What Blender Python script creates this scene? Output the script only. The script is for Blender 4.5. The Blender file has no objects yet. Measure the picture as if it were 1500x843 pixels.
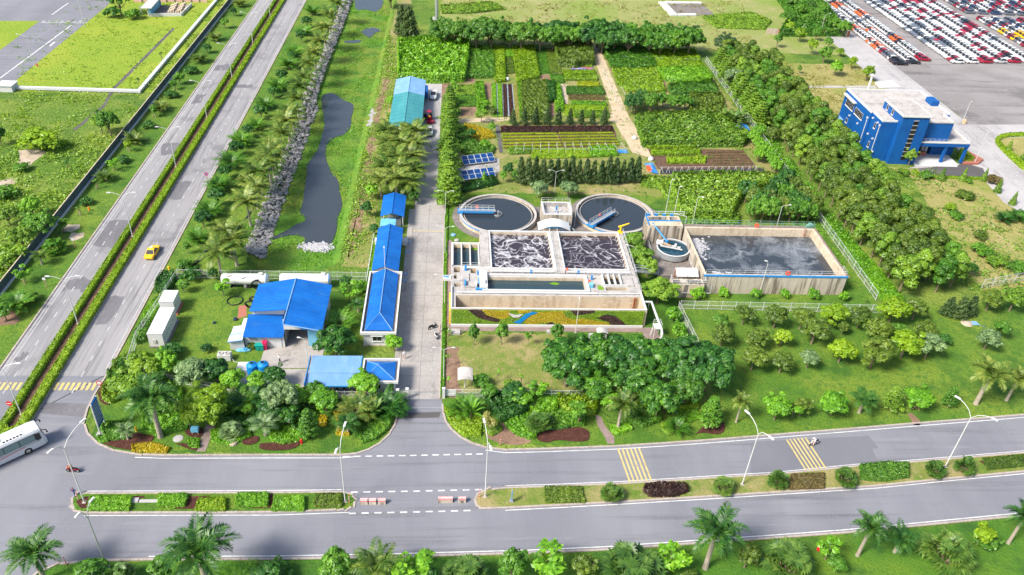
import bpy,bmesh,math,random
import numpy as np
from mathutils import Vector
SC=bpy.context.scene
COL=SC.collection
R=random.Random(11)
NP=np.random.default_rng(5)
rad=math.radians
H,F=85.0,1178.468
M=np.array([[0.9971174,-0.0546961,0.0525848],[0.0112637,-0.5786681,-0.8154853],[0.0750330,0.8137270,-0.5763840]])
def g(px,py,z=0.0):
 """photo pixel -> world point on the level plane at height z"""
 d=M.T@np.array([(px-750)/F,(py-421.5)/F,1.0])
 t=(z-H)/d[2]
 return(float(d[0]*t),float(d[1]*t))
def gs(pts,z=0.0):
 return[g(x,y,z)for x,y in pts]
def W(s,ox,oy,pts):
 return[(ox+x/s,oy+y/s)for x,y in pts]
def nth(i):
 w=('first second third fourth fifth sixth seventh eighth ninth tenth eleventh twelfth thirteenth fourteenth fifteenth '
'sixteenth seventeenth eighteenth nineteenth twentieth').split()
 if i<20:
  return w[i]
 k=i+1
 return '%d%s'%(k,'th' if 10<k%100<14 else{1:'st',2:'nd',3:'rd'}.get(k%10,'th'))
 # ------------------------------------------------------------------ materials
MATS={}
def nt(m):
 t=m.node_tree
 return t,t.nodes,t.links
def mat(name,col,rough=.85,layers=(),bump=None,metal=0.,spec=.3,emit=None,coord='P'):
 """layers: (scale, colour, lo, hi, stretch) - noise masks that mix towards a second surface colour"""
 if name in MATS:
  return MATS[name]
 m=bpy.data.materials.new(name)
 m.use_nodes=True
 t,n,l=nt(m)
 b=n['Principled BSDF']
 b.inputs['Roughness'].default_value=rough
 b.inputs['Metallic'].default_value=metal
 b.inputs['Specular IOR Level'].default_value=spec
 src=None
 if coord=='P':
  src=n.new('ShaderNodeNewGeometry').outputs['Position']
 else:
  src=n.new('ShaderNodeTexCoord').outputs['Object']
 cur=None
 for i,L in enumerate(layers):
  sc,c2,lo,hi=L[:4]
  st=L[4]if len(L)>4 else(1,1,1)
  mp=n.new('ShaderNodeMapping')
  mp.inputs['Scale'].default_value=st
  mp.inputs['Location'].default_value=(i*7.3,i*3.1,i*1.7)
  l.new(src,mp.inputs['Vector'])
  no=n.new('ShaderNodeTexNoise')
  no.inputs['Scale'].default_value=sc
  no.inputs['Detail'].default_value=5
  no.inputs['Roughness'].default_value=.62
  l.new(mp.outputs[0],no.inputs['Vector'])
  mr=n.new('ShaderNodeMapRange')
  mr.inputs['From Min'].default_value=lo
  mr.inputs['From Max'].default_value=hi
  l.new(no.outputs['Fac'],mr.inputs['Value'])
  mx=n.new('ShaderNodeMix')
  mx.data_type='RGBA'
  l.new(mr.outputs[0],mx.inputs['Factor'])
  if cur is None:
   mx.inputs[6].default_value=(*col,1)
  else:
   l.new(cur,mx.inputs[6])
  mx.inputs[7].default_value=(*c2,1)
  cur=mx.outputs[2]
 if cur is None:
  b.inputs['Base Color'].default_value=(*col,1)
 else:
  l.new(cur,b.inputs['Base Color'])
 if bump:
  no=n.new('ShaderNodeTexNoise')
  no.inputs['Scale'].default_value=bump[0]
  no.inputs['Detail'].default_value=4
  l.new(src,no.inputs['Vector'])
  bp=n.new('ShaderNodeBump')
  bp.inputs['Strength'].default_value=bump[1]
  bp.inputs['Distance'].default_value=bump[2]if len(bump)>2 else .2
  l.new(no.outputs['Fac'],bp.inputs['Height'])
  l.new(bp.outputs[0],b.inputs['Normal'])
 if emit:
  b.inputs['Emission Color'].default_value=(*col,1)
  b.inputs['Emission Strength'].default_value=emit
 MATS[name]=m
 return m
def leafm(name,c1,c2,c3,trans=.3):
 """foliage: every leaf face its own tone between three greens, drifting with clump-sized noise and from plant to plant"""
 if name in MATS:
  return MATS[name]
 m=bpy.data.materials.new(name)
 m.use_nodes=True
 t,n,l=nt(m)
 n.remove(n['Principled BSDF'])
 out=n['Material Output']
 geo=n.new('ShaderNodeNewGeometry')
 oi=n.new('ShaderNodeObjectInfo')
 no=n.new('ShaderNodeTexNoise')
 no.inputs['Scale'].default_value=.55
 no.inputs['Detail'].default_value=3
 l.new(geo.outputs['Position'],no.inputs['Vector'])
 a=n.new('ShaderNodeMath');a.operation='MULTIPLY_ADD'
 l.new(geo.outputs['Random Per Island'],a.inputs[0]);a.inputs[1].default_value=.55
 nm=n.new('ShaderNodeMath');nm.operation='MULTIPLY_ADD'
 l.new(no.outputs['Fac'],nm.inputs[0]);nm.inputs[1].default_value=.9;nm.inputs[2].default_value=-.35
 l.new(nm.outputs[0],a.inputs[2])
 o2=n.new('ShaderNodeMath');o2.operation='MULTIPLY_ADD'
 l.new(oi.outputs['Random'],o2.inputs[0]);o2.inputs[1].default_value=.3
 l.new(a.outputs[0],o2.inputs[2])
 r=n.new('ShaderNodeValToRGB')
 r.color_ramp.elements[0].position=.1
 r.color_ramp.elements[0].color=(*c1,1)
 e=r.color_ramp.elements.new(.5);e.color=(*c2,1)
 r.color_ramp.elements[2].position=.95
 r.color_ramp.elements[2].color=(*c3,1)
 l.new(o2.outputs[0],r.inputs[0])
 d=n.new('ShaderNodeBsdfDiffuse');tr=n.new('ShaderNodeBsdfTranslucent');gl=n.new('ShaderNodeBsdfGlossy')
 gl.inputs['Roughness'].default_value=.45
 gl.inputs['Color'].default_value=(.9,.95,.9,1)
 l.new(r.outputs[0],d.inputs[0]);l.new(r.outputs[0],tr.inputs[0])
 m1=n.new('ShaderNodeMixShader');m1.inputs[0].default_value=trans
 l.new(d.outputs[0],m1.inputs[1]);l.new(tr.outputs[0],m1.inputs[2])
 m2=n.new('ShaderNodeMixShader');m2.inputs[0].default_value=.03
 l.new(m1.outputs[0],m2.inputs[1]);l.new(gl.outputs[0],m2.inputs[2])
 l.new(m2.outputs[0],out.inputs['Surface'])
 MATS[name]=m
 return m
 # ------------------------------------------------------------------ tagging and object helpers
def tag(o,label=None,cat=None,group=None,kind=None):
 if label:o['label']=label
 if cat:o['category']=cat
 if group:o['group']=group
 if kind:o['kind']=kind
 return o
def top(name,label,cat,loc,rz=0.,group=None):
 o=bpy.data.objects.new(name,None)
 o.empty_display_size=.2
 COL.objects.link(o)
 o.location=(loc[0],loc[1],loc[2]if len(loc)>2 else 0)
 o.rotation_euler=(0,0,rz)
 return tag(o,label,cat,group)
def wloc(o):
 v=Vector((0,0,0))
 while o is not None:
  v+=o.location
  o=o.parent
 return v
class MB:
 """collects simple shapes; build() links them as one mesh object"""
 def __init__(s):
  s.v=[];s.f=[];s.m=[];s.p=[]
 def add(s,vs,fs,mi=0):
  k=len(s.v)
  s.p.append((k,len(s.f)))
  s.v+=[tuple(v)for v in vs]
  s.f+=[tuple(i+k for i in f)for f in fs]
  s.m+=[mi]*len(fs)
  return s
 def box(s,x0,y0,z0,x1,y1,z1,mi=0):
  vs=[(x,y,z)for z in(z0,z1)for x,y in((x0,y0),(x1,y0),(x1,y1),(x0,y1))]
  return s.add(vs,[(3,2,1,0),(4,5,6,7),(0,1,5,4),(1,2,6,5),(2,3,7,6),(3,0,4,7)],mi)
 def cbox(s,c,size,mi=0,rz=0.,tilt=0.):
  """box by centre, size, turned by tilt about x, then rz about z"""
  hx,hy,hz=size[0]/2,size[1]/2,size[2]/2
  cz,sz,ct,st=math.cos(rz),math.sin(rz),math.cos(tilt),math.sin(tilt)
  vs=[]
  for z in(-hz,hz):
   for x,y in((-hx,-hy),(hx,-hy),(hx,hy),(-hx,hy)):
    y2,z2=y*ct-z*st,y*st+z*ct
    vs.append((c[0]+x*cz-y2*sz,c[1]+x*sz+y2*cz,c[2]+z2))
  return s.add(vs,[(3,2,1,0),(4,5,6,7),(0,1,5,4),(1,2,6,5),(2,3,7,6),(3,0,4,7)],mi)
 def quad(s,a,b,c,d,mi=0):
  return s.add([a,b,c,d],[(0,1,2,3)],mi)
 def tri(s,a,b,c,mi=0):
  return s.add([a,b,c],[(0,1,2)],mi)
 def prism(s,poly,z0,z1,mi=0,cap=True,mtop=None):
  n=len(poly)
  a=sum(poly[i][0]*poly[(i+1)%n][1]-poly[(i+1)%n][0]*poly[i][1]for i in range(n))
  if a<0:poly=poly[::-1]
  vs=[(x,y,z0)for x,y in poly]+[(x,y,z1)for x,y in poly]
  s.add(vs,[(i,(i+1)%n,n+(i+1)%n,n+i)for i in range(n)],mi)
  if cap:s.add([(x,y,z1)for x,y in poly],[tuple(range(n))],mi if mtop is None else mtop)
  return s
 def slab(s,pts,th,mi=0,mside=None):
  """a flat sheet through 3-D points with a thickness downwards"""
  n=len(pts)
  lo=[(p[0],p[1],p[2]-th)for p in pts]
  s.add(list(pts),[tuple(range(n))],mi)
  s.add(lo,[tuple(range(n))[::-1]],mi)
  s.add(list(pts)+lo,[(i,n+i,n+(i+1)%n,(i+1)%n)for i in range(n)],mi if mside is None else mside)
  return s
 def tube(s,pts,r,n=6,mi=0,cap=True):
  pts=[Vector(p)for p in pts]
  rs=r if isinstance(r,(list,tuple))else[r]*len(pts)
  vs=[]
  for i,p in enumerate(pts):
   d=(pts[min(i+1,len(pts)-1)]-pts[max(i-1,0)])
   if d.length<1e-9:d=Vector((0,0,1))
   d.normalize()
   a=Vector((1,0,0))if abs(d.x)<.9 else Vector((0,1,0))
   u=d.cross(a).normalized();w=d.cross(u)
   for k in range(n):
    an=2*math.pi*k/n
    vs.append(p+(u*math.cos(an)+w*math.sin(an))*rs[i])
  fs=[]
  for i in range(len(pts)-1):
   for k in range(n):
    k2=(k+1)%n
    fs.append((i*n+k,i*n+k2,(i+1)*n+k2,(i+1)*n+k))
  if cap:
   fs.append(tuple(range(n))[::-1]);fs.append(tuple((len(pts)-1)*n+k for k in range(n)))
  return s.add(vs,fs,mi)
 def ring(s,cx,cy,z0,z1,r0,r1,n=64,mi=0,a0=0.,a1=2*math.pi):
  full=abs(a1-a0-2*math.pi)<1e-6
  k=n if full else n+1
  vs=[]
  for i in range(k):
   a=a0+(a1-a0)*i/n
   c,q=math.cos(a),math.sin(a)
   vs+=[(cx+r0*c,cy+r0*q,z0),(cx+r1*c,cy+r1*q,z0),(cx+r1*c,cy+r1*q,z1),(cx+r0*c,cy+r0*q,z1)]
  fs=[]
  for i in range(n):
   j=(i+1)%k
   for e in range(4):
    e2=(e+1)%4
    fs.append((i*4+e,i*4+e2,j*4+e2,j*4+e))
  return s.add(vs,fs,mi)
 def disc(s,cx,cy,z,r,n=64,mi=0):
  return s.add([(cx+r*math.cos(2*math.pi*i/n),cy+r*math.sin(2*math.pi*i/n),z)for i in range(n)],[tuple(range(n))],mi)
 def lathe(s,prof,n=16,mi=0,c=(0,0,0)):
  vs=[(c[0]+r*math.cos(2*math.pi*k/n),c[1]+r*math.sin(2*math.pi*k/n),c[2]+z)for r,z in prof for k in range(n)]
  fs=[(i*n+k,i*n+(k+1)%n,(i+1)*n+(k+1)%n,(i+1)*n+k)for i in range(len(prof)-1)for k in range(n)]
  fs.append(tuple((len(prof)-1)*n+k for k in range(n)))
  return s.add(vs,fs,mi)
 def split(s):
  out=[]
  for i,(v0,f0)in enumerate(s.p):
   v1,f1=s.p[i+1]if i+1<len(s.p)else(len(s.v),len(s.f))
   q=MB().add(s.v[v0:v1],[tuple(a-v0 for a in f)for f in s.f[f0:f1]])
   q.m=s.m[f0:f1];out.append(q)
  return out
 def mesh(s,name,mats,off=(0,0,0)):
  me=bpy.data.meshes.new(name)
  me.from_pydata([(v[0]-off[0],v[1]-off[1],v[2]-off[2])for v in s.v],[],s.f)
  mats=mats if isinstance(mats,(list,tuple))else[mats]
  for m in mats:me.materials.append(m)
  if len(mats)>1:
   me.polygons.foreach_set('material_index',s.m)
  me.update()
  return me
 def build(s,name,mats,parent=None,local=False,smooth=False):
  """vertices are world coordinates (or local ones with local=True)"""
  if local:
   off=(0,0,0)
  elif parent is not None:
   off=tuple(wloc(parent))
  else:
   xs=[v[0]for v in s.v];ys=[v[1]for v in s.v];zs=[v[2]for v in s.v]
   off=((min(xs)+max(xs))/2,(min(ys)+max(ys))/2,min(zs))
  me=s.mesh(name,mats,off)
  if smooth:
   me.polygons.foreach_set('use_smooth',[True]*len(me.polygons))
  o=bpy.data.objects.new(name,me)
  COL.objects.link(o)
  if parent is not None:o.parent=parent
  elif not local:o.location=off
  return o
def link(name,me,parent=None):
 o=bpy.data.objects.new(name,me)
 COL.objects.link(o)
 if parent is not None:o.parent=parent
 return o
def sheet(name,poly,z,m,label=None,cat=None,kind='structure'):
 n=len(poly)
 a=sum(poly[i][0]*poly[(i+1)%n][1]-poly[(i+1)%n][0]*poly[i][1]for i in range(n))
 if a<0:poly=poly[::-1]
 if name in('lawn','field','dirt','garden_soil')and z<.03: # worn, uneven edges
  q=[]
  for i in range(n):
   p0,p1=poly[i],poly[(i+1)%n]
   k=max(1,min(160,int(math.hypot(p1[0]-p0[0],p1[1]-p0[1])/1.1)))
   q+=[(p0[0]+(p1[0]-p0[0])*j/k+R.uniform(-.4,.4)*(k>1),p0[1]+(p1[1]-p0[1])*j/k+R.uniform(-.4,.4)*(k>1))for j in range(k)]
  poly=q;n=len(q)
 o=MB().add([(x,y,z)for x,y in poly],[tuple(range(n))]).build(name,m)
 return tag(o,label,cat,None,kind)
def offset(pl,d):
 """shift an open polyline sideways (left of its direction is positive)"""
 out=[]
 for i,p in enumerate(pl):
  a=pl[max(i-1,0)];b=pl[min(i+1,len(pl)-1)]
  dx,dy=b[0]-a[0],b[1]-a[1]
  L=math.hypot(dx,dy)or 1
  out.append((p[0]-dy/L*d,p[1]+dx/L*d))
 return out
def smoothpl(pl,it=2):
 for _ in range(it):
  q=[pl[0]]
  for a,b in zip(pl,pl[1:]):
   q+=[(a[0]*.75+b[0]*.25,a[1]*.75+b[1]*.25),(a[0]*.25+b[0]*.75,a[1]*.25+b[1]*.75)]
  q.append(pl[-1]);pl=q
 return pl
def walk(pl,step):
 """points every step metres along a polyline: (x, y, heading)"""
 out=[];need=0.
 for a,b in zip(pl,pl[1:]):
  L=math.hypot(b[0]-a[0],b[1]-a[1])
  if L<1e-6:continue
  h=math.atan2(b[1]-a[1],b[0]-a[0])
  d=need
  while d<L:
   out.append((a[0]+(b[0]-a[0])*d/L,a[1]+(b[1]-a[1])*d/L,h));d+=step
  need=d-L
 return out
def strip(mb,pl,w,z,mi=0):
 a,b=offset(pl,w/2),offset(pl,-w/2)
 for i in range(len(pl)-1):
  mb.quad((*b[i],z),(*b[i+1],z),(*a[i+1],z),(*a[i],z),mi)
 return mb
def kerb(name,pl,w=.28,h=.14,m=None,stones=1.0,kind='structure'):
 """a kerb of separate stones along a polyline"""
 mb=MB()
 for x,y,a in walk(pl,stones):
  mb.cbox((x+math.cos(a)*stones/2,y+math.sin(a)*stones/2,h/2),(stones-.03,w,h+R.uniform(-.008,.008)),0,a)
 o=mb.build(name,m or MATS['kerb_stone'])
 return tag(o,None,None,None,kind)
 # ------------------------------------------------------------------ foliage meshes
def npmesh(name,V,Fq,mats,mi=None):
 me=bpy.data.meshes.new(name)
 nv,nf=len(V),len(Fq)
 me.vertices.add(nv);me.vertices.foreach_set('co',np.ascontiguousarray(V,dtype=np.float32).ravel())
 me.loops.add(nf*4);me.loops.foreach_set('vertex_index',np.ascontiguousarray(Fq,dtype=np.int32).ravel())
 me.polygons.add(nf)
 me.polygons.foreach_set('loop_start',np.arange(0,nf*4,4,dtype=np.int32))
 me.polygons.foreach_set('loop_total',np.full(nf,4,dtype=np.int32))
 for m in(mats if isinstance(mats,(list,tuple))else[mats]):me.materials.append(m)
 if mi is not None:me.polygons.foreach_set('material_index',mi.astype(np.int32))
 me.update(calc_edges=True)
 return me
def unit(a):
 return a/(np.linalg.norm(a,axis=1,keepdims=True)+1e-9)
def leafquads(P,N,s,asp=.55,along=None):
 """one rhombic leaf per point, facing N; along = direction of its long axis"""
 n=len(P)
 N=unit(N)
 t=NP.normal(size=(n,3))if along is None else along+.15*NP.normal(size=(n,3))
 t=unit(t-N*(t*N).sum(1,keepdims=True))
 b=np.cross(N,t)
 s=np.asarray(s).reshape(-1,1)*np.ones((n,1))
 V=np.empty((n,4,3))
 V[:,0]=P-t*s;V[:,1]=P-b*s*asp-N*s*.15;V[:,2]=P+t*s;V[:,3]=P+b*s*asp-N*s*.15
 return V.reshape(-1,3),np.arange(n*4).reshape(-1,4)
def clumps(cl,n,s,up=.35,low=-.45,shell=.7,asp=.55,jit=.5,along=None):
 cl=np.array(cl,float)
 w=cl[:,3]*cl[:,4]+cl[:,4]*cl[:,5]+cl[:,3]*cl[:,5]
 i=NP.choice(len(cl),n,p=w/w.sum())
 d=unit(NP.normal(size=(n,3)))
 f=d[:,2]<low
 d[f,2]*=-1
 rr=(shell+(1.12-shell)*NP.random((n,1)))
 P=cl[i,:3]+d*cl[i,3:]*rr
 N=d+np.array([0,0,up])+jit*NP.normal(size=(n,3))
 al=None if along is None else np.tile(np.array(along,float),(n,1))
 return leafquads(P,N,s*(.6+.8*NP.random(n)),asp,al)
def dome_clumps(nc,R_,z0,H_,rc,flat=1.):
 """clump centres on a dome of radius R_, from z0 to the top H_"""
 out=[]
 for i in range(nc):
  a=i*2.39996+R.uniform(-.4,.4)
  q=(i+.5)/nc
  e=math.asin(min(1,max(-.25,1-1.2*q)))
  k=R.uniform(.55,.8)
  hz=(H_-z0)/2
  c=rc*R.uniform(.75,1.25)
  out.append((R_*k*math.cos(e)*math.cos(a),R_*k*math.cos(e)*math.sin(a),z0+hz+hz*k*math.sin(e),c,c,c*.8*flat))
 return out
def trunk_mb(h,r,bend=.15,limbs=(),n=7):
 mb=MB()
 bx,by=R.uniform(-bend,bend),R.uniform(-bend,bend)
 pts=[(bx*t*t*h*.3,by*t*t*h*.3,h*t)for t in(-.03,.0,.25,.5,.75,1)]
 mb.tube(pts,[r*1.35,r*1.25,r,r*.9,r*.75,r*.55],n)
 for c in limbs:
  st=Vector(pts[3])
  e=Vector((c[0],c[1],c[2]))
  mid=(st+e)/2+Vector((0,0,-.1*h))
  mb.tube([st,mid,e],[r*.55,r*.4,r*.15],5)
 return mb
def frond(out,base,az,el,L,droop,nl=13,wl=.9,lw=.055,hang=.5,vee=.5):
 """a feather leaf: leaflets on both sides of an arching rib, plus the rib itself"""
 V,Fq=out
 pts=[]
 p=Vector(base);e=el
 for i in range(nl+1):
  pts.append((p.copy(),e))
  p=p+Vector((math.cos(az)*math.cos(e),math.sin(az)*math.cos(e),math.sin(e)))*(L/nl)
  e-=droop/nl*(.5+1.0*i/nl)
 side=Vector((-math.sin(az),math.cos(az),0))
 def put(a,b,c,d):
  k=len(V);V.extend([a,b,c,d]);Fq.append((k,k+1,k+2,k+3))
 for i in range(nl):
  (a,e1),(b,e2)=pts[i],pts[i+1]
  w=.035*(1-.7*i/nl)*L/3
  put(a-side*w,a+side*w,b+side*w,b-side*w)
 for i in range(1,nl+1):
  c,e=pts[i]
  t=i/nl
  fw=Vector((math.cos(az)*math.cos(e),math.sin(az)*math.cos(e),math.sin(e)))
  up=side.cross(fw)*-1
  ll=wl*(math.sin(math.pi*min(1,.18+.82*t))*.75+.3)
  for sg in(-1,1):
   for q in(0,.5):
    cc=c-fw*(L/nl)*q
    dr=(side*sg*1.+fw*(.45+.5*t)+up*(vee*R.uniform(.2,1.2))+Vector((0,0,-hang*R.uniform(.6,1.3)))).normalized()
    tip=cc+dr*ll*R.uniform(.85,1.1)
    md=cc+dr*ll*.45+Vector((0,0,.05))
    wv=fw*lw*ll*1.6
    put(cc,md-wv,tip,md+wv)
def fanleaf(out,c,d,r,nseg=9):
 """a fan blade spreading outwards along d, its tips drooping"""
 V,Fq=out
 d=Vector(d).normalized()
 up=Vector((R.uniform(-.4,.4),R.uniform(-.4,.4),1))if abs(d.z)<.9 else Vector((1,0,.2))
 w=d.cross(up).normalized();N=w.cross(d)
 for i in range(nseg):
  an=-1.5+3.0*i/(nseg-1)
  e=d*math.cos(an)+w*math.sin(an)
  s=N.cross(e).normalized()
  k=len(V)
  tip=Vector(c)+e*r*R.uniform(.85,1.05)+Vector((0,0,-.22*r));md=Vector(c)+e*r*.55+N*.05
  V.extend([Vector(c),md-s*r*.12,tip,md+s*r*.12]);Fq.append((k,k+1,k+2,k+3))
def paddle(out,base,az,el,L,w,droop=1.0,n=5):
 V,Fq=out
 p=Vector(base);e=el
 side=Vector((-math.sin(az),math.cos(az),0))
 prev=None
 for i in range(n+1):
  t=i/n
  ww=.03 if t<.28 else w*math.sin(math.pi*min(1,(t-.2)/.82)**.8)+.02
  cup=Vector((0,0,-.18*ww))
  row=[p-side*ww+cup,p.copy(),p+side*ww+cup]
  if prev:
   for j in(0,1):
    k=len(V);V.extend([prev[j],prev[j+1],row[j+1],row[j]]);Fq.append((k,k+1,k+2,k+3))
  prev=row
  p=p+Vector((math.cos(az)*math.cos(e),math.sin(az)*math.cos(e),math.sin(e)))*(L/n)
  e-=droop/n*(.4+1.2*t)
  # ------------------------------------------------------------------ the materials of this place
for nm,a,b,c in(
('leaf_bright',(0.056,0.176,0.0128),(0.136,0.352,0.016),(0.272,0.528,0.0288)),
('leaf_mid',(0.0288,0.112,0.0128),(0.08,0.224,0.0176),(0.176,0.368,0.0288)),
('leaf_dark',(0.0128,0.064,0.0144),(0.0352,0.136,0.0192),(0.096,0.248,0.0288)),
('leaf_deep',(.012,.06,.010),(.036,.145,.014),(.13,.31,.022)),
('leaf_olive',(0.0376,0.0833,0.0134),(0.0941,0.168,0.0188),(0.195,0.282,0.0296)),
('leaf_yellow',(0.137,0.21,0.0084),(0.273,0.357,0.0105),(0.441,0.462,0.0168)),
('leaf_lime',(0.0978,0.207,0.0092),(0.196,0.345,0.0115),(0.322,0.471,0.0207)),
('leaf_gold',(0.22,0.18,0.006),(0.42,0.32,0.008),(0.55,0.46,0.015)),
('leaf_casuarina',(0.0224,0.064,0.0224),(0.0608,0.125,0.0352),(0.152,0.216,0.064)),
('leaf_palm',(.032,.10,.014),(.115,.20,.026),(.32,.36,.075)),
('leaf_royal',(.012,.06,.014),(.038,.135,.020),(.11,.23,.032)),
('leaf_fan',(.028,.085,.014),(.080,.175,.024),(.20,.30,.055)),
('leaf_pale',(0.078,0.156,0.0585),(0.156,0.26,0.0975),(0.286,0.403,0.156)),
('leaf_feather',(0.048,0.136,0.016),(0.136,0.272,0.0224),(0.288,0.448,0.0384)),
('leaf_purple',(0.0234,0.013,0.013),(0.0585,0.026,0.0234),(0.0975,0.0455,0.0325)),
('leaf_brown',(0.06,0.054,0.018),(0.132,0.108,0.036),(0.24,0.18,0.06)),
('leaf_dry',(0.156,0.169,0.039),(0.286,0.286,0.065),(0.442,0.403,0.117)),
('leaf_weed',(0.056,0.144,0.016),(0.152,0.296,0.0224),(0.304,0.464,0.04)),
('leaf_scrub',(0.0288,0.104,0.0144),(0.072,0.2,0.0192),(0.16,0.32,0.032)),
):
 leafm(nm,a,b,c)
LM=MATS
mat('bark',(.16,.12,.08),.9,((3,(.28,.22,.16),.4,.7),),coord='O')
mat('bark_pale',(.36,.31,.25),.9,((2.5,(.22,.18,.14),.45,.7,(1,1,3)),),coord='O')
mat('bark_dark',(.07,.05,.035),.9,((3,(.13,.10,.07),.4,.7),),coord='O')
mat('crownshaft',(.16,.24,.04),.5,((2,(.30,.30,.06),.45,.7),),coord='O')
mat('ground_grass',(.085,.165,.016),.95,((.035,(.17,.23,.035),.42,.6),(.16,(.045,.115,.012),.5,.68),(.6,(.19,.24,.04),.55,.75),(2.2,(.045,.10,.012),.52,.72)),(1.6,.9,.5))
mat('lawn_green',(.080,.170,.014),.95,((.06,(.145,.215,.022),.42,.6),(.16,(.042,.112,.011),.5,.66),(.5,(.15,.21,.03),.56,.74),(1.1,(.05,.13,.014),.50,.70),(3.5,(.03,.095,.011),.50,.68)),(3,.7,.25))
mat('lawn_dark',(.055,.150,.012),.95,((.07,(.10,.185,.014),.45,.62),(.3,(.028,.09,.012),.48,.68),(1.2,(.105,.18,.022),.58,.76),(3.5,(.035,.10,.012),.52,.72)),(3,.7,.25))
mat('lawn_dry',(.17,.20,.045),.95,((.11,(.29,.24,.11),.46,.6),(.35,(.10,.17,.02),.5,.66),(1.6,(.32,.25,.13),.57,.72),(4,(.10,.13,.03),.52,.72)),(3,.6,.2))
mat('field_lime',(.18,.27,.020),.95,((.045,(.24,.30,.028),.42,.6),(.2,(.17,.27,.018),.52,.68),(.9,(.29,.31,.06),.55,.74),(2.6,(.18,.25,.018),.54,.74)),(1.6,.9,.4))
mat('field_pale',(.22,.245,.075),.95,((.05,(.15,.235,.03),.45,.62),(.2,(.29,.27,.12),.52,.68),(.9,(.14,.20,.03),.56,.74),(2.6,(.27,.26,.11),.52,.72)),(1.2,.9,.4))
mat('field_straw',(.27,.245,.085),.95,((.07,(.15,.21,.025),.48,.64),(.28,(.33,.28,.12),.5,.66),(1.2,(.14,.19,.03),.56,.74),(3,(.26,.24,.09),.52,.72)),(1.5,.9,.35))
mat('canal_weed',(.085,.20,.016),.9,((.05,(.15,.20,.025),.44,.58),(.2,(.045,.135,.014),.5,.68),(.8,(.12,.24,.018),.55,.73),(2.4,(.04,.11,.014),.52,.72)),(2,.9,.3))
mat('soil',(.20,.125,.085),.95,((.3,(.28,.18,.125),.45,.65),(1.6,(.13,.08,.055),.52,.7)),(3,.7,.15))
mat('soil_pale',(.40,.33,.26),.95,((.3,(.30,.25,.17),.45,.65),(1.4,(.47,.39,.32),.5,.7)),(3,.5,.1))
mat('sand_path',(.44,.35,.24),.95,((.35,(.33,.28,.16),.48,.68),(1.5,(.52,.43,.32),.5,.7)),(3,.4,.08))
mat('mulch',(.062,.022,.016),.95,((2,(.105,.040,.028),.45,.65),(6,(.035,.014,.010),.5,.7)),(6,1.,.15))
mat('brown_earth',(.105,.060,.040),.95,((1,(.16,.10,.065),.45,.65),(4,(.06,.034,.022),.5,.7)),(5,1.,.15))
mat('asphalt_front',(.165,.170,.198),.9,((.09,(.205,.211,.240),.4,.65,(1,.25,1)),(.5,(.11,.113,.13),.54,.78,(.08,1.8,1)),(.7,(.23,.233,.25),.6,.8,(.1,1.4,1)),(5,(.20,.20,.215),.5,.75)),(12,.25,.03))
mat('asphalt_highway',(.235,.230,.245),.9,((.06,(.29,.283,.29),.4,.62,(1,.2,1)),(.9,(.12,.117,.13),.50,.72,(2.6,.08,1)),(.2,(.15,.148,.16),.56,.68,(.5,.5,1)),(1.1,(.31,.30,.31),.60,.78,(1.5,.12,1)),(6,(.27,.262,.27),.5,.75)),(12,.25,.03))
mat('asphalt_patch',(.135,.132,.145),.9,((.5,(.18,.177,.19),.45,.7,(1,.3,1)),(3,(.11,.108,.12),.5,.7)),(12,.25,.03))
mat('asphalt_front_dark',(.135,.139,.162),.9,((.09,(.16,.165,.19),.4,.65,(1,.25,1)),(5,(.155,.158,.175),.5,.75)),(12,.25,.03))
mat('asphalt_lot',(.205,.19,.19),.9,((.03,(.27,.255,.255),.42,.6),(.15,(.13,.12,.122),.52,.70,(.25,1.8,1)),(.06,(.14,.13,.132),.56,.66),(1.2,(.24,.225,.225),.52,.7)),(8,.25,.03))
mat('asphalt_dark',(.085,.080,.082),.9,((.2,(.12,.112,.115),.45,.65),),(8,.3,.03))
mat('concrete_pale',(.38,.365,.37),.88,((.08,(.29,.277,.28),.42,.62),(.35,(.21,.20,.205),.52,.74,(1,.25,1)),(3,(.45,.435,.44),.5,.7)),(8,.2,.02))
mat('concrete_road',(.32,.30,.285),.88,((.12,(.24,.225,.215),.42,.62),(.5,(.18,.165,.155),.56,.78,(1.6,.5,1)),(3,(.38,.36,.34),.5,.7)),(8,.2,.02))
mat('concrete_yard',(.33,.31,.295),.88,((.3,(.21,.195,.18),.48,.7),(2,(.39,.37,.35),.5,.7)),(8,.2,.02))
mat('paving_brown',(.22,.165,.15),.9,((.6,(.28,.215,.20),.45,.65),(4,(.16,.12,.11),.5,.7)),(8,.3,.02))
mat('kerb_stone',(.36,.31,.28),.9,((.7,(.25,.20,.18),.5,.72),(3,(.42,.38,.35),.5,.7)))
mat('paint_white',(.62,.62,.62),.7,((1.2,(.34,.34,.35),.50,.72),(.3,(.45,.45,.46),.5,.7)))
mat('paint_worn',(.44,.44,.44),.7,((1.2,(.27,.27,.28),.48,.7),))
mat('paint_yellow',(.52,.41,.16),.7,((1.5,(.32,.27,.17),.50,.72),))
mat('white_wall',(.54,.545,.545),.7,((.8,(.54,.53,.50),.55,.78,(1,1,.3)),))
mat('white_metal',(.54,.545,.545),.45,((.7,(.58,.58,.58),.58,.8),))
mat('grey_metal',(.32,.34,.36),.5,(),None,.3)
mat('steel',(.48,.50,.52),.42,(),None,.6)
mat('blue_roof',(.004,.115,.44),.42,((.5,(.008,.145,.49),.45,.7,(.3,1,1)),(1.3,(.03,.15,.40),.56,.76,(.25,1,1)),(.35,(.004,.095,.36),.5,.7)),None,0,.45)
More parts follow.
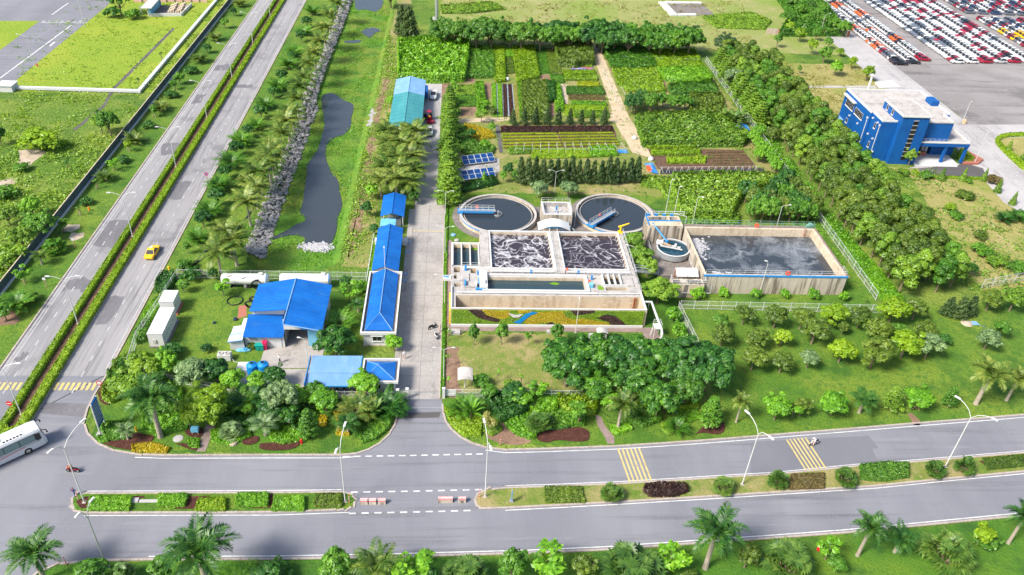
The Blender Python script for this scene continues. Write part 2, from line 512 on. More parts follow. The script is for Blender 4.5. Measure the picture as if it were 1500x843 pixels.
mat('pale_blue_roof',(.16,.32,.60),.45,((.7,(.22,.38,.62),.45,.7,(1,.4,1)),),None,0,.4)
mat('sky_blue_panel',(.14,.42,.62),.45,((.7,(.20,.47,.65),.45,.7),),None,0,.4)
mat('teal_roof',(.040,.225,.25),.5,((.5,(.065,.28,.30),.45,.7,(1,.2,1)),),None,0,.4)
mat('blue_paint',(.004,.085,.31),.6,((.25,(.004,.066,.25),.45,.68),(1.5,(.006,.098,.34),.5,.72,(1,1,.2))))
mat('blue_rail',(.03,.22,.52),.5)
mat('blue_plastic',(.008,.21,.55),.38)
mat('roof_grey',(.40,.375,.36),.9,((.35,(.28,.26,.25),.46,.66),(1.6,(.47,.45,.43),.5,.7)))
mat('white_trim',(.54,.545,.545),.7)
mat('tank_concrete',(.52,.435,.325),.9,((.6,(.38,.30,.21),.46,.66,(1.4,1.4,.2)),(1.4,(.26,.19,.125),.60,.76,(1.6,1.6,.12)),(1.5,(.58,.50,.39),.5,.7)),(5,.2,.03))
mat('tank_stained',(.43,.38,.315),.9,((1.1,(.15,.125,.10),.46,.62,(1.6,1,.09)),(.5,(.52,.46,.38),.5,.7,(1,1,.3))),(5,.25,.03))
mat('deck_concrete',(.38,.36,.345),.9,((.6,(.25,.235,.22),.46,.68),(2.5,(.44,.42,.40),.5,.7)),(6,.25,.02))
mat('deck_dark',(.17,.15,.14),.9,((.7,(.24,.215,.20),.46,.68),(2.5,(.11,.10,.09),.5,.7)),(6,.25,.02))
mat('rubber_black',(.015,.016,.02),.5)
mat('hose_blue_black',(.018,.03,.07),.4)
mat('glass_dark',(.012,.015,.02),.08,(),None,0,.6)
mat('glass_green',(.16,.24,.24),.08,(),None,0,.6)
mat('tyre',(.012,.012,.013),.8)
mat('chrome',(.6,.6,.6),.25,(),None,.9)
mat('red',(.62,.018,.025),.5)
mat('magenta_red',(.60,.02,.10),.5)
mat('orange',(.80,.20,.02),.5)
mat('orange_red',(.75,.10,.04),.5)
mat('yellow',(.78,.48,.015),.45)
mat('green_plastic',(.01,.28,.24),.4)
mat('skin',(.42,.26,.18),.6)
mat('dark_cloth',(.02,.022,.03),.9)
mat('white_cloth',(.62,.62,.64),.9)
mat('purple_cloth',(.12,.07,.16),.9)
mat('orange_cloth',(.62,.25,.09),.9)
mat('blue_cloth',(.05,.10,.28),.9)
mat('pink_cloth',(.55,.36,.30),.9)
mat('rock',(.27,.265,.275),.9,((.8,(.12,.115,.12),.45,.65),(3,(.30,.29,.30),.5,.7)),(3,.6,.1))
mat('fence_dark',(.085,.115,.135),.6,((.4,(.11,.145,.165),.45,.65),))
mat('rust',(.34,.13,.055),.85,((.5,(.50,.44,.40),.48,.56,(1.4,1,.05)),(2,(.25,.08,.03),.5,.7)))
mat('brick',(.36,.14,.10),.9,((3,(.28,.10,.07),.45,.65),))
mat('wood_pale',(.46,.33,.20),.85)
mat('solar_cell',(.006,.045,.17),.18,(),None,0,.6)
mat('tarp_blue',(.03,.20,.55),.5,((.8,(.20,.36,.62),.52,.62),))
mat('tarp_mixed',(.05,.15,.55),.6,((.5,(.35,.10,.16),.48,.54),(.8,(.45,.42,.55),.55,.6)))
mat('net_black',(.03,.028,.035),.9,((.8,(.09,.085,.10),.5,.7),))
mat('plastic_film',(.22,.26,.32),.5,((1,(.33,.37,.42),.5,.7),))
mat('foam',(.40,.40,.42),.9,((1.3,(.26,.26,.29),.46,.62),(5,(.42,.42,.44),.5,.7)),(5,.9,.1))
mat('algae',(.10,.24,.015),.8,((2,(.18,.28,.02),.45,.65),))
mat('rail_grey',(.52,.54,.56),.5)
mat('rail_green',(.16,.33,.27),.5)
for nm,c in(('car_white',(.58,.59,.61)),('car_red',(.30,.008,.03)),('car_black',(.016,.018,.026)),('car_orange',(.70,.12,.015)),('car_grey',(.12,.14,.18)),('car_silver',(.42,.44,.46)),('car_yellow',(.80,.46,.01)),('car_blue',(.03,.06,.15))):
 mat(nm,c,.28,(),None,0,.5)
def water(name,col,rough=.08,ripple=(1.5,.12),foam=None,spec=.5):
 """still or stirred water: dark body colour, ripples, and where asked a net or streaks of foam floating on it"""
 m=bpy.data.materials.new(name);m.use_nodes=True
 t,n,l=nt(m);b=n['Principled BSDF']
 b.inputs['Roughness'].default_value=rough
 b.inputs['Specular IOR Level'].default_value=spec
 pos=n.new('ShaderNodeNewGeometry').outputs['Position']
 rp=n.new('ShaderNodeTexNoise');rp.inputs['Scale'].default_value=ripple[0];rp.inputs['Detail'].default_value=4
 l.new(pos,rp.inputs['Vector'])
 bp=n.new('ShaderNodeBump');bp.inputs['Strength'].default_value=ripple[1];bp.inputs['Distance'].default_value=.2
 l.new(rp.outputs['Fac'],bp.inputs['Height']);l.new(bp.outputs[0],b.inputs['Normal'])
 if foam is None:
  b.inputs['Base Color'].default_value=(*col,1)
 else:
  kind,sc,lo,hi,fc=foam
  wn=n.new('ShaderNodeTexNoise');wn.inputs['Scale'].default_value=.55;wn.inputs['Detail'].default_value=5
  l.new(pos,wn.inputs['Vector'])
  ad=n.new('ShaderNodeMix');ad.data_type='VECTOR';ad.inputs['Factor'].default_value=.2 if kind=='net' else .3
  l.new(pos,ad.inputs[4])
  sc_=n.new('ShaderNodeVectorMath');sc_.operation='SCALE';sc_.inputs['Scale'].default_value=10
  l.new(wn.outputs['Color'],sc_.inputs[0])
  a2=n.new('ShaderNodeVectorMath');a2.operation='ADD'
  l.new(pos,a2.inputs[0]);l.new(sc_.outputs[0],a2.inputs[1])
  l.new(a2.outputs[0],ad.inputs[5])
  if kind=='net':
   w2=n.new('ShaderNodeTexNoise');w2.inputs['Scale'].default_value=.35;w2.inputs['Detail'].default_value=2
   l.new(pos,w2.inputs['Vector'])
   th=n.new('ShaderNodeMapRange');th.inputs['From Min'].default_value=.3;th.inputs['From Max'].default_value=.7
   th.inputs['To Min'].default_value=lo;th.inputs['To Max'].default_value=hi
   l.new(w2.outputs['Fac'],th.inputs['Value'])
   fac=None
   for q_,k_ in((sc,1.),(sc*1.8,.6)):
    no=n.new('ShaderNodeTexNoise');no.inputs['Scale'].default_value=q_;no.inputs['Detail'].default_value=2.5;no.inputs['Roughness'].default_value=.5;no.inputs['Distortion'].default_value=.9
    mp=n.new('ShaderNodeMapping');mp.inputs['Location'].default_value=(q_*9,3,1)
    l.new(pos,mp.inputs['Vector']);l.new(mp.outputs[0],no.inputs['Vector'])
    sb=n.new('ShaderNodeMath');sb.operation='SUBTRACT';l.new(no.outputs['Fac'],sb.inputs[0]);sb.inputs[1].default_value=.5
    ab=n.new('ShaderNodeMath');ab.operation='ABSOLUTE';l.new(sb.outputs[0],ab.inputs[0])
    mr=n.new('ShaderNodeMapRange');mr.inputs['From Min'].default_value=0;l.new(ab.outputs[0],mr.inputs['Value']);l.new(th.outputs[0],mr.inputs['From Max'])
    mr.inputs['To Min'].default_value=k_;mr.inputs['To Max'].default_value=0
    if fac is None:fac=mr.outputs[0]
    else:
     mxx=n.new('ShaderNodeMath');mxx.operation='MAXIMUM';l.new(fac,mxx.inputs[0]);l.new(mr.outputs[0],mxx.inputs[1]);fac=mxx.outputs[0]
  else:
   no=n.new('ShaderNodeTexNoise');no.inputs['Scale'].default_value=sc;no.inputs['Detail'].default_value=7
   no.inputs['Roughness'].default_value=.65;no.inputs['Distortion'].default_value=.8
   l.new(ad.outputs[1],no.inputs['Vector'])
   mr=n.new('ShaderNodeMapRange');mr.inputs['From Min'].default_value=lo;mr.inputs['From Max'].default_value=hi
   l.new(no.outputs['Fac'],mr.inputs['Value'])
   fac=mr.outputs[0]
  fine=n.new('ShaderNodeTexNoise');fine.inputs['Scale'].default_value=3;fine.inputs['Detail'].default_value=4
  l.new(pos,fine.inputs['Vector'])
  f2=n.new('ShaderNodeMapRange');f2.inputs['From Min'].default_value=.3;f2.inputs['From Max'].default_value=.6;f2.inputs['To Min'].default_value=.45
  l.new(fine.outputs['Fac'],f2.inputs['Value'])
  ml=n.new('ShaderNodeMath');ml.operation='MULTIPLY'
  l.new(fac,ml.inputs[0]);l.new(f2.outputs[0],ml.inputs[1])
  mx=n.new('ShaderNodeMix');mx.data_type='RGBA'
  mx.inputs[6].default_value=(*col,1);mx.inputs[7].default_value=(*fc,1)
  l.new(ml.outputs[0],mx.inputs['Factor']);l.new(mx.outputs[2],b.inputs['Base Color'])
  ro=n.new('ShaderNodeMapRange');ro.inputs['To Min'].default_value=rough;ro.inputs['To Max'].default_value=.8
  l.new(ml.outputs[0],ro.inputs['Value']);l.new(ro.outputs[0],b.inputs['Roughness'])
 MATS[name]=m
 return m
water('canal_water',(.040,.048,.058),.12,(.8,.08))
water('clarifier_water',(.028,.036,.045),.06,(1.2,.04))
water('channel_water',(.030,.055,.065),.10,(2,.06))
water('aeration_water_foamy',(.036,.026,.034),.3,(2,.12),('net',.28,.022,.06,(.60,.60,.64)))
water('aeration_water',(.030,.021,.028),.3,(2,.12),('net',.25,.014,.036,(.48,.47,.51)))
water('sludge_water',(.034,.042,.052),.25,(1.5,.3),('streak',.2,.45,.85,(.40,.43,.48)))
water('thickener_water',(.006,.045,.075),.1,(2,.05))
# ------------------------------------------------------------------ plants: a few built ones of every kind, shared by their copies
def pset(kind,lm,bark='bark'):
 key=(kind,lm)
 if key in PROTO:return PROTO[key]
 out=[]
 L=LM[lm]
 nv={'broad':3,'round':3,'grove':4,'coconut':3,'royal':3}.get(kind,2)
 for v in range(nv):
  if kind=='broad': # large spreading crown, h 7
   cl=dome_clumps(26,4.1,1.6,7,.95)+[(R.uniform(-3,3),R.uniform(-3,3),R.uniform(2.5,7),.6,.6,.45)for _ in range(8)]
   V,Q=clumps(cl,5000,.27,.45,jit=.3)
   tr=trunk_mb(3.6,.22,.2,[c[:3]for c in cl[2:26:4]]);h=7
  elif kind=='round': # orchard tree, h 5
   cl=dome_clumps(13,1.75,1.0,5,.66)+[(R.uniform(-1.5,1.5),R.uniform(-1.5,1.5),R.uniform(1.6,5.2),.36,.36,.32)for _ in range(6)]
   V,Q=clumps(cl,2100,.2,.35,jit=.3)
   tr=trunk_mb(2.8,.11,.15,[c[:3]for c in cl[1:14:3]]);h=5
  elif kind=='grove': # plantation tree with piled-up round clumps, h 8.5
   cl=[]
   for i in range(11):
    a=i*2.4+R.uniform(-.5,.5);z=3.4+4.2*(i/10);q=(1.35 if z<6.5 else .8)*R.uniform(.4,1)
    c=R.uniform(.8,1.2)
    cl.append((q*math.cos(a),q*math.sin(a),z,c,c,c*.85))
   V,Q=clumps(cl,3000,.23,.3,jit=.28)
   tr=trunk_mb(5.5,.13,.2,[c[:3]for c in cl[1:9:3]]);h=8.5
  elif kind=='sapling': # thin crown of loose bright leaf tufts, h 3.4
   cl=[(R.uniform(-.75,.75),R.uniform(-.75,.75),R.uniform(1.7,3.2),.42,.42,.34)for _ in range(9)]
   V,Q=clumps(cl,380,.2,.6)
   tr=trunk_mb(2.4,.05,.2,[c[:3]for c in cl[:5]]);h=3.4
  elif kind=='layered': # feathery branches in flat tiers, h 7.5
   cl=[]
   for k in range(9):
    z=1.6+k*.68;rr=2.5*(1-k/10.5)
    for j in range(6):
     a=j*1.05+k*.6;q=rr*R.uniform(.45,.85)
     cl.append((q*math.cos(a),q*math.sin(a),z+.12*q,.95*(1-k/16),.95*(1-k/16),.17))
   V,Q=clumps(cl,3200,.2,1.2,-.9,.2,.5)
   tr=trunk_mb(7,.11,.08,[c[:3]for c in cl[::8]]);h=7.5
  elif kind=='casuarina': # tall feathery cone of hanging needles, h 7
   cl=[]
   for k in range(26):
    z=.7+5.9*k/25;rr=1.25*(1-k/29)**.75;a=k*2.4
    cl.append((rr*.6*math.cos(a),rr*.6*math.sin(a),z,.62*(1-k/45),.62*(1-k/45),.62))
   V,Q=clumps(cl,2600,.26,.2,-.6,.4,.2,.7,(.15,.1,1))
   tr=trunk_mb(6.3,.09,.05);h=7
  elif kind=='cypress': # clipped cone, h 2.6
   cl=[(0,0,.15+2.3*k/11,.62*(1-k/12)+.05,.62*(1-k/12)+.05,.22)for k in range(12)]
   V,Q=clumps(cl,1100,.1,.4,-.3,.85)
   tr=trunk_mb(.5,.05);h=2.6
  elif kind=='shrub': # dome bush, h 1.6
   cl=dome_clumps(8,1.0,-.1,1.6,.45)+[(R.uniform(-1,1),R.uniform(-1,1),R.uniform(.3,1.5),.25,.25,.25)for _ in range(5)]
   V,Q=clumps(cl,900,.15,.5)
   tr=trunk_mb(.6,.05);h=1.6
  elif kind=='coconut': # h 7
   o=([],[])
   hb=4.4
   for k in range(16):
    a=k*2.4+R.uniform(-.3,.3);q=k/15
    frond(o,(0,0,hb),a,1.25-1.35*q,R.uniform(2.8,3.5),R.uniform(1.1,1.7),12,.72,.09,.4,.1)
   V,Q=np.array([tuple(p)for p in o[0]]),np.array(o[1])
   tr=MB().tube([(.1,0,-.1),(.05,.02,.8),(0,.02,2),(-.03,0,3.3),(0,0,hb)],[.24,.18,.14,.13,.12],7);h=7;bark='bark_pale'
  elif kind=='royal': # thick pale trunk, green crownshaft, plumed fronds, h 10
   o=([],[])
   hb=7.3
   for k in range(17):
    a=k*2.4+R.uniform(-.3,.3);q=k/16
    frond(o,(0,0,hb),a,1.35-1.5*q,R.uniform(3.1,3.7),R.uniform(1.2,1.7),15,.85,.075,.35,.9)
   V,Q=np.array([tuple(p)for p in o[0]]),np.array(o[1])
   tr=MB().tube([(0,0,-.1),(0,0,.5),(0,0,2.2),(.02,0,4),(0,0,5.9)],[.36,.30,.26,.25,.2],10)
   tr.tube([(0,0,5.88),(0,0,6.3),(0,0,7.3)],[.2,.22,.1],8,1);h=10;bark='bark_pale'
  elif kind=='fan': # many-stemmed clump of fan leaves, h 3.6
   o=([],[])
   for k in range(32):
    fanleaf(o,(R.uniform(-.8,.8),R.uniform(-.8,.8),R.uniform(2.0,2.9)),(R.uniform(-1,1),R.uniform(-1,1),R.uniform(.1,.6)),R.uniform(.6,.85))
   for k in range(70):
    d=Vector((R.gauss(0,1),R.gauss(0,1),R.gauss(.35,.8))).normalized()
    if d.z<-.25:d.z*=-1
    c=Vector((d.x*1.75,d.y*1.75,1.5+d.z*1.75))*R.uniform(.72,1)
    fanleaf(o,c*.82,d,R.uniform(.6,.9))
   V,Q=np.array([tuple(p)for p in o[0]]),np.array(o[1])
   tr=MB()
   for k in range(6):
    a=k*1.05
    tr.tube([(.3*math.cos(a),.3*math.sin(a),-.05),(.7*math.cos(a),.7*math.sin(a),1.5)],[.1,.06],5)
   h=3.6
  elif kind=='areca': # clump of arching feather leaves from the ground, h 3.6
   o=([],[])
   for k in range(26):
    a=k*2.4+R.uniform(-.3,.3);q=k/25
    frond(o,(.25*math.cos(a),.25*math.sin(a),.3+.9*R.random()),a,1.35-.75*q,R.uniform(2.1,2.9),R.uniform(1.0,1.6),10,.62,.085,.35,.3)
   V,Q=np.array([tuple(p)for p in o[0]]),np.array(o[1])
   tr=MB()
   for k in range(7):
    a=k*.9
    tr.tube([(.2*math.cos(a),.2*math.sin(a),-.05),(.32*math.cos(a),.32*math.sin(a),1.3)],[.06,.04],5)
   h=3.6
  elif kind=='paddle': # banana-like or traveller's palm leaves, h 4.2
   o=([],[])
   for k in range(17):
    a=k*2.4+R.uniform(-.3,.3);q=k/16
    paddle(o,(.15*math.cos(a),.15*math.sin(a),.9),a,1.45-.75*q,R.uniform(2.7,3.4),R.uniform(.30,.42),R.uniform(.9,1.6))
   V,Q=np.array([tuple(p)for p in o[0]]),np.array(o[1])
   tr=MB()
   for k in range(4):
    tr.tube([(R.uniform(-.2,.2),R.uniform(-.2,.2),-.05),(R.uniform(-.15,.15),R.uniform(-.15,.15),1.5)],[.15,.09],7)
   h=4.2
  elif kind=='young_palm': # bare lean trunk with a small crown, h 4
   o=([],[])
   for k in range(12):
    a=k*2.4;q=k/11
    frond(o,(0,0,2.3),a,1.2-1.1*q,R.uniform(1.5,1.9),R.uniform(1.2,1.6),9,.55,.09,.5,.3)
   V,Q=np.array([tuple(p)for p in o[0]]),np.array(o[1])
   tr=MB().tube([(0,0,-.1),(0,0,1.2),(0,0,2.3)],[.17,.13,.11],7);h=4;bark='bark_pale'
  elif kind=='bare': # nearly leafless, sparse tuft, h 2.6
   cl=[(R.uniform(-.3,.3),R.uniform(-.3,.3),R.uniform(2,2.5),.22,.22,.15)for _ in range(4)]
   V,Q=clumps(cl,60,.13,.6)
   tr=trunk_mb(1.9,.055,.1,[c[:3]for c in cl]);h=2.6
  mb_m=[MATS[bark],MATS['crownshaft']]if kind=='royal' else MATS[bark]
  out.append((npmesh(kind+'_crown',V,Q,L),tr.mesh(kind+'_trunk',mb_m),h))
 PROTO[key]=out
 return out
PROTO={}
NAMES={'broad':('broadleaf_tree','tree','crown'),'round':('bushy_tree','tree','crown'),'grove':('plantation_tree','tree','crown'),'sapling':('sapling','sapling','crown'),
'layered':('layered_tree','tree','crown'),'casuarina':('casuarina_tree','tree','crown'),'cypress':('clipped_cypress','tree','crown'),'shrub':('shrub','shrub','foliage'),
'coconut':('coconut_palm','palm','crown'),'royal':('royal_palm','palm','crown'),'fan':('fan_palm','palm','crown'),'areca':('areca_palm','palm','crown'),
'paddle':('banana_plant','plant','crown'),'young_palm':('young_palm','palm','crown'),'bare':('pruned_sapling','sapling','crown')}
def plant(kind,lm,x,y,h,label,group=None,wide=1.,lean=(0,0),z=0.,stakes=False,name=None,cat=None):
 ps=pset(kind,lm)
 cm,tm,h0=ps[R.randrange(len(ps))]
 nm,ct,cr=NAMES[kind]
 r=top(name or nm,label,cat or ct,(x,y,z),R.uniform(0,6.28)if lean==(0,0)else 0,group)
 s=h/h0
 r.scale=(s*wide*R.uniform(.9,1.12),s*wide*R.uniform(.9,1.12),s)
 if lean!=(0,0):r.rotation_euler=(lean[1],lean[0],0)
 c=link(cr,cm,r)
 if lean!=(0,0):c.rotation_euler=(0,0,R.uniform(0,6.28))
 link('stem' if kind in('shrub','areca','fan','paddle')else 'trunk',tm,r)
 if stakes:
  for k in range(3):
   a=k*2.094
   o=MB().tube([(.55*math.cos(a),.55*math.sin(a),0),(.04*math.cos(a),.04*math.sin(a),1.1)],.05,5).build('stake',MATS['wood_pale'],r,local=True)
   o.scale=(1/r.scale[0],1/r.scale[1],1/s)
 return r
def pp(kind,lm,px,py,h,label,**k):
 x,y=g(px,py)
 return plant(kind,lm,x,y,h,label,**k)
def inpoly(X,Y,poly):
 c=np.zeros(len(X),bool)
 n=len(poly)
 for i in range(n):
  x1,y1=poly[i];x2,y2=poly[(i+1)%n]
  k=((y1>Y)!=(y2>Y))&(X<(x2-x1)*(Y-y1)/((y2-y1)if y2!=y1 else 1e-9)+x1)
  c^=k
 return c
def lump(X,Y,sc,seed):
 """smooth pseudo-random height field 0..1"""
 q=np.random.default_rng(seed)
 v=np.zeros_like(X)
 for i in range(7):
  k=q.normal(size=2)/sc;ph=q.random()*6.28
  v+=np.sin(X*k[0]*2.2+Y*k[1]*2.2+ph)
 return np.clip(.5+v/6.5,0,1)
SEED=[0]
def field(name,polys,h,lm,s=.22,cover=2.4,label=None,cat=None,kind='stuff',lumps=1.2,base=0.,rough=.45,up=1.35,holes=(),group=None,asp=.55,sides=True):
 """a thick planting of leaves over ground polygons: lumpy top surface, leafy sides"""
 Vs,Qs,k=[],[],0
 SEED[0]+=1
 for poly in polys:
  P2=np.array(poly)
  x0,y0=P2.min(0);x1,y1=P2.max(0)
  n=int((x1-x0)*(y1-y0)*cover/(2*s*s*asp))
  X=NP.uniform(x0,x1,n);Y=NP.uniform(y0,y1,n)
  m=inpoly(X,Y,poly)
  for ho in holes:m&=~inpoly(X,Y,ho)
  X,Y=X[m],Y[m]
  L=lump(X,Y,lumps,SEED[0]+50)
  Z=base+h*(1-rough+rough*L)-np.abs(NP.normal(size=len(X)))*h*.16
  e=.3*lumps
  gx=(lump(X+e,Y,lumps,SEED[0]+50)-L)*rough*h/e;gy=(lump(X,Y+e,lumps,SEED[0]+50)-L)*rough*h/e
  N=np.stack([-gx,-gy,np.full_like(X,up)],1)+.42*NP.normal(size=(len(X),3))
  parts=[(np.stack([X,Y,np.maximum(Z,base+.04)],1),N)]
  if sides and h>.25:
   for i in range(len(poly)):
    a=np.array(poly[i]);b=np.array(poly[(i+1)%len(poly)])
    Ld=np.linalg.norm(b-a)
    q=int(Ld*h*cover*.9/(2*s*s*asp))
    if q<1:continue
    t=NP.random(q)[:,None]
    p=a+(b-a)*t
    nn=np.array([(b-a)[1],-(b-a)[0]])/(Ld+1e-9)
    zz=base+NP.random(q)*h*.85
    p=p+nn*NP.normal(scale=.08*min(h,1.5),size=(q,1))
    parts.append((np.column_stack([p,zz]),np.column_stack([np.tile(nn,(q,1))*(1 if poly_area(poly)>0 else-1),np.full(q,.5)])+.4*NP.normal(size=(q,3))))
  for P,N in parts:
   if len(P)==0:continue
   V,Q=leafquads(P,N,s*(.6+.8*NP.random(len(P))),asp)
   Vs.append(V);Qs.append(Q+k);k+=len(V)
 V=np.concatenate(Vs);Q=np.concatenate(Qs)
 c=(V.min(0)+V.max(0))/2;c[2]=0
 me=npmesh(name,V-c,Q,LM[lm])
 o=bpy.data.objects.new(name,me);COL.objects.link(o);o.location=c
 return tag(o,label,cat,group,kind if kind!='thing' else None)
def poly_area(p):
 n=len(p)
 return sum(p[i][0]*p[(i+1)%n][1]-p[(i+1)%n][0]*p[i][1]for i in range(n))/2
def rect(x0,y0,x1,y1):
 return[(x0,y0),(x1,y0),(x1,y1),(x0,y1)]
 # ------------------------------------------------------------------ camera, sky, sun
cam=bpy.data.cameras.new('camera')
cam.sensor_width=36;cam.lens=F/1500*36;cam.clip_end=6000
co=bpy.data.objects.new('camera',cam);COL.objects.link(co)
from mathutils import Matrix
co.matrix_world=Matrix(((M[0][0],-M[1][0],-M[2][0],0),(M[0][1],-M[1][1],-M[2][1],0),(M[0][2],-M[1][2],-M[2][2],H),(0,0,0,1)))
SC.camera=co
SUN_EL,SUN_DIR=46,(-.86,-.51) # light comes from the left and a little from behind the camera
w=bpy.data.worlds.new('World');SC.world=w;w.use_nodes=True
sk=w.node_tree.nodes.new('ShaderNodeTexSky');sk.sky_type='NISHITA';sk.sun_disc=False
sk.sun_elevation=rad(SUN_EL);sk.sun_rotation=math.atan2(SUN_DIR[0],SUN_DIR[1]);sk.air_density=1.2;sk.dust_density=2.5
bg=w.node_tree.nodes['Background'];bg.inputs['Strength'].default_value=.105
w.node_tree.links.new(sk.outputs[0],bg.inputs['Color'])
sl=bpy.data.lights.new('sun','SUN');sl.energy=3.3;sl.angle=rad(15);sl.color=(1,.93,.82)
so=bpy.data.objects.new('sun',sl);COL.objects.link(so)
e=rad(SUN_EL);L2=math.hypot(*SUN_DIR)
sd=Vector((SUN_DIR[0]/L2*math.cos(e),SUN_DIR[1]/L2*math.cos(e),math.sin(e)))
so.rotation_euler=sd.to_track_quat('Z','Y').to_euler();so.location=(-60,40,120)
vs=SC.view_settings
vs.view_transform='Standard';vs.look='None';vs.exposure=EXPOSURE=1.05;vs.gamma=1
# ------------------------------------------------------------------ ground with the canal cut into it
CANAL=[(-39,128.5),(-36.6,124.6),(-24,124.4),(-21,128),(-21.2,165),(-20.9,221),(-21.6,300),(-22,480),(-39.2,480),(-39.2,300),(-39.4,231),(-39,199),(-39,167)]
bm=bmesh.new()
es=[]
for lp in([(-1500,-400),(1500,-400),(1500,2500),(-1500,2500)],CANAL):
 vs_=[bm.verts.new((x,y,0))for x,y in lp]
 es+=[bm.edges.new((vs_[i],vs_[(i+1)%len(vs_)]))for i in range(len(vs_))]
bmesh.ops.triangle_fill(bm,use_beauty=True,edges=es)
bmesh.ops.recalc_face_normals(bm,faces=bm.faces)
me=bpy.data.meshes.new('ground');bm.to_mesh(me);bm.free()
if me.polygons[0].normal.z<0:me.flip_normals()
me.materials.append(MATS['ground_grass'])
tag(link('ground',me),None,None,None,'structure')
n=len(CANAL)
BED=[(-36.6 if x<-30 else-22.8,min(max(y,126.5),480))for x,y in CANAL]
mb=MB()
for i in range(n):
 a,b=CANAL[i],CANAL[(i+1)%n];a2,b2=BED[i],BED[(i+1)%n]
 mb.quad((*a,0),(*a2,-1.6),(*b2,-1.6),(*b,0))
tag(mb.build('canal_bank',MATS['canal_weed']),None,None,None,'structure')
sheet('canal_bed',[(-37,126),(-22.4,126),(-22.4,481),(-37,481)],-1.59,MATS['canal_weed'])
ZW=-1.5
wp=[W(3.01,370,0,q)for q in(
[(450,0),(580,-8),(572,30),(545,57),(500,40),(452,48)],[(478,140),(505,124),(540,121),(572,138),(540,142),(520,170),(500,160)],[(400,182),(484,174),(470,190),(410,191)])]
wp.append(W(3.01,370,0,[(308,420),(335,410),(362,412),(395,440),(446,458),(446,485),(432,520),(437,552),(405,598),(372,600),(328,628),(318,690),(345,760),(380,795),(382,843)])
+W(3.01,370,270,[(395,80),(392,108),(372,150),(372,200),(350,262),(300,292),(240,285),(225,268),(235,235),(190,222),(130,232),(78,250),(100,225),(150,205),(190,178),(232,165),(232,145),(205,130),(222,80),(232,0)])
+W(3.01,370,0,[(240,760),(235,730),(285,668),(300,620),(318,560),(312,500),(300,450)]))
for q in wp:
 q2=[(max(-36.8,min(-22.6,x)),y)for x,y in smoothpl(gs(q+[q[0]],ZW),2)[:-1]]
 sheet('canal_water',q2,ZW,MATS['canal_water'])
WATER=[gs(q,ZW)for q in wp]
# ------------------------------------------------------------------ grass lots, fields and bare earth (level sheets over the ground)
S=sheet
S('lawn',rect(-76.2,60,-68.8,420),.012,MATS['lawn_green'])
S('lawn',[(-52.3,92),(-52.3,420),(-39.5,420),(-38.5,300),(-38.5,128),(-36.3,124.4),(-21,124.2),(-16,122.2),(-49,122.2),(-50.2,96)],.012,MATS['lawn_green'])
S('lawn',[(-48.5,121.6),(-15,121.6),(-15,98),(-50,98)],.016,MATS['lawn_green'])
LAWN_F=gs([(1018,508),(995,452),(1283,460),(1330,450),(1430,445),(1500,428),(1720,420),(1700,588),(1500,608),(1337,621),(1125,640),(1038,645),(901,654),(870,640),(1060,600)])
S('lawn',LAWN_F,.012,MATS['lawn_green'])
S('lawn',rect(-.9,91.4,20,106.5),.014,MATS['lawn_dry'])
S('lawn',rect(20,95.6,40.8,106.5),.013,MATS['lawn_dark'])
S('lawn',rect(33.6,95.6,41,124),.012,MATS['lawn_dark'])
S('lawn',rect(41,114.3,78.8,124),.013,MATS['lawn_green'])
S('lawn',rect(73,117,78.8,150),.014,MATS['lawn_green'])
S('lawn',rect(-1.1,129.6,48,163),.013,MATS['lawn_green'])
S('lawn',gs([(-80,870),(40,848),(83,828),(216,822),(400,821),(570,818),(770,813),(884,808),(1006,799),(1117,792),(1236,783),(1351,772),(1500,758),(1720,730),(1720,1200),(-80,1200)]),.012,MATS['lawn_dark'])
S('field',[(-76.5,207),(-82,207),(-113,205),(-180,205),(-180,420),(-76.5,420)],.012,MATS['field_lime'])
S('field',rect(-5,255,130,420),.012,MATS['field_pale'])
S('field',rect(-20.5,126,-15.6,420),.013,MATS['lawn_dry'])
S('field',rect(99,200,129.8,246),.012,MATS['field_straw'])
S('field',gs([(1340,262),(1300,245),(1395,252),(1440,262),(1478,300),(1520,330),(1520,420),(1440,425),(1380,350)]),.012,MATS['field_straw'])
S('dirt',gs(W(4.68,0,290,[(440,180),(550,178),(545,210),(490,235),(430,230)])),.02,MATS['soil_pale'])
S('dirt',gs(W(4.68,0,290,[(490,240),(590,235),(575,270),(520,292),(470,280)])),.02,MATS['soil_pale'])
S('dirt',gs(W(4.68,0,290,[(-60,780),(30,765),(80,775),(130,820),(140,843),(100,870),(-60,870)])),.02,MATS['soil'])
S('dirt',gs(smoothpl(W(4.68,0,120,[(120,470),(260,465),(320,480),(290,510),(240,540),(200,580),(150,620),(125,560),(140,510),(120,470)]))[:-1]),.02,MATS['soil_pale'])
S('dirt',gs(W(4.68,0,120,[(-80,690),(60,665),(130,665),(120,690),(20,730),(-10,790),(-80,800)])),.02,MATS['soil_pale'])
S('dirt',[(-19.6,128),(-18.2,140),(-18.6,165),(-19.2,190),(-18,215),(-18,235),(-19.2,235),(-20.3,190),(-20,160),(-20.4,140)],.02,MATS['soil'])
S('dirt',gs(W(3.01,370,0,[(530,475),(540,500),(520,560),(505,560),(515,510)])),.026,MATS['concrete_pale'])
S('dirt',rect(-8.5,206,-1,233),.018,MATS['soil'])
S('dirt',rect(.2,156,78,243),.016,MATS['lawn_dry'])
S('dirt',rect(-1,90.9,1.4,103),.02,MATS['soil'])
# ditch across the lime-green lot, and a row of rusty sheeting beyond the last trees
S('ditch',[g(253,41),g(256,43),g(168,132),g(155,155),g(110,192),g(107,190),g(150,155),g(163,131)],.022,MATS['asphalt_dark'])
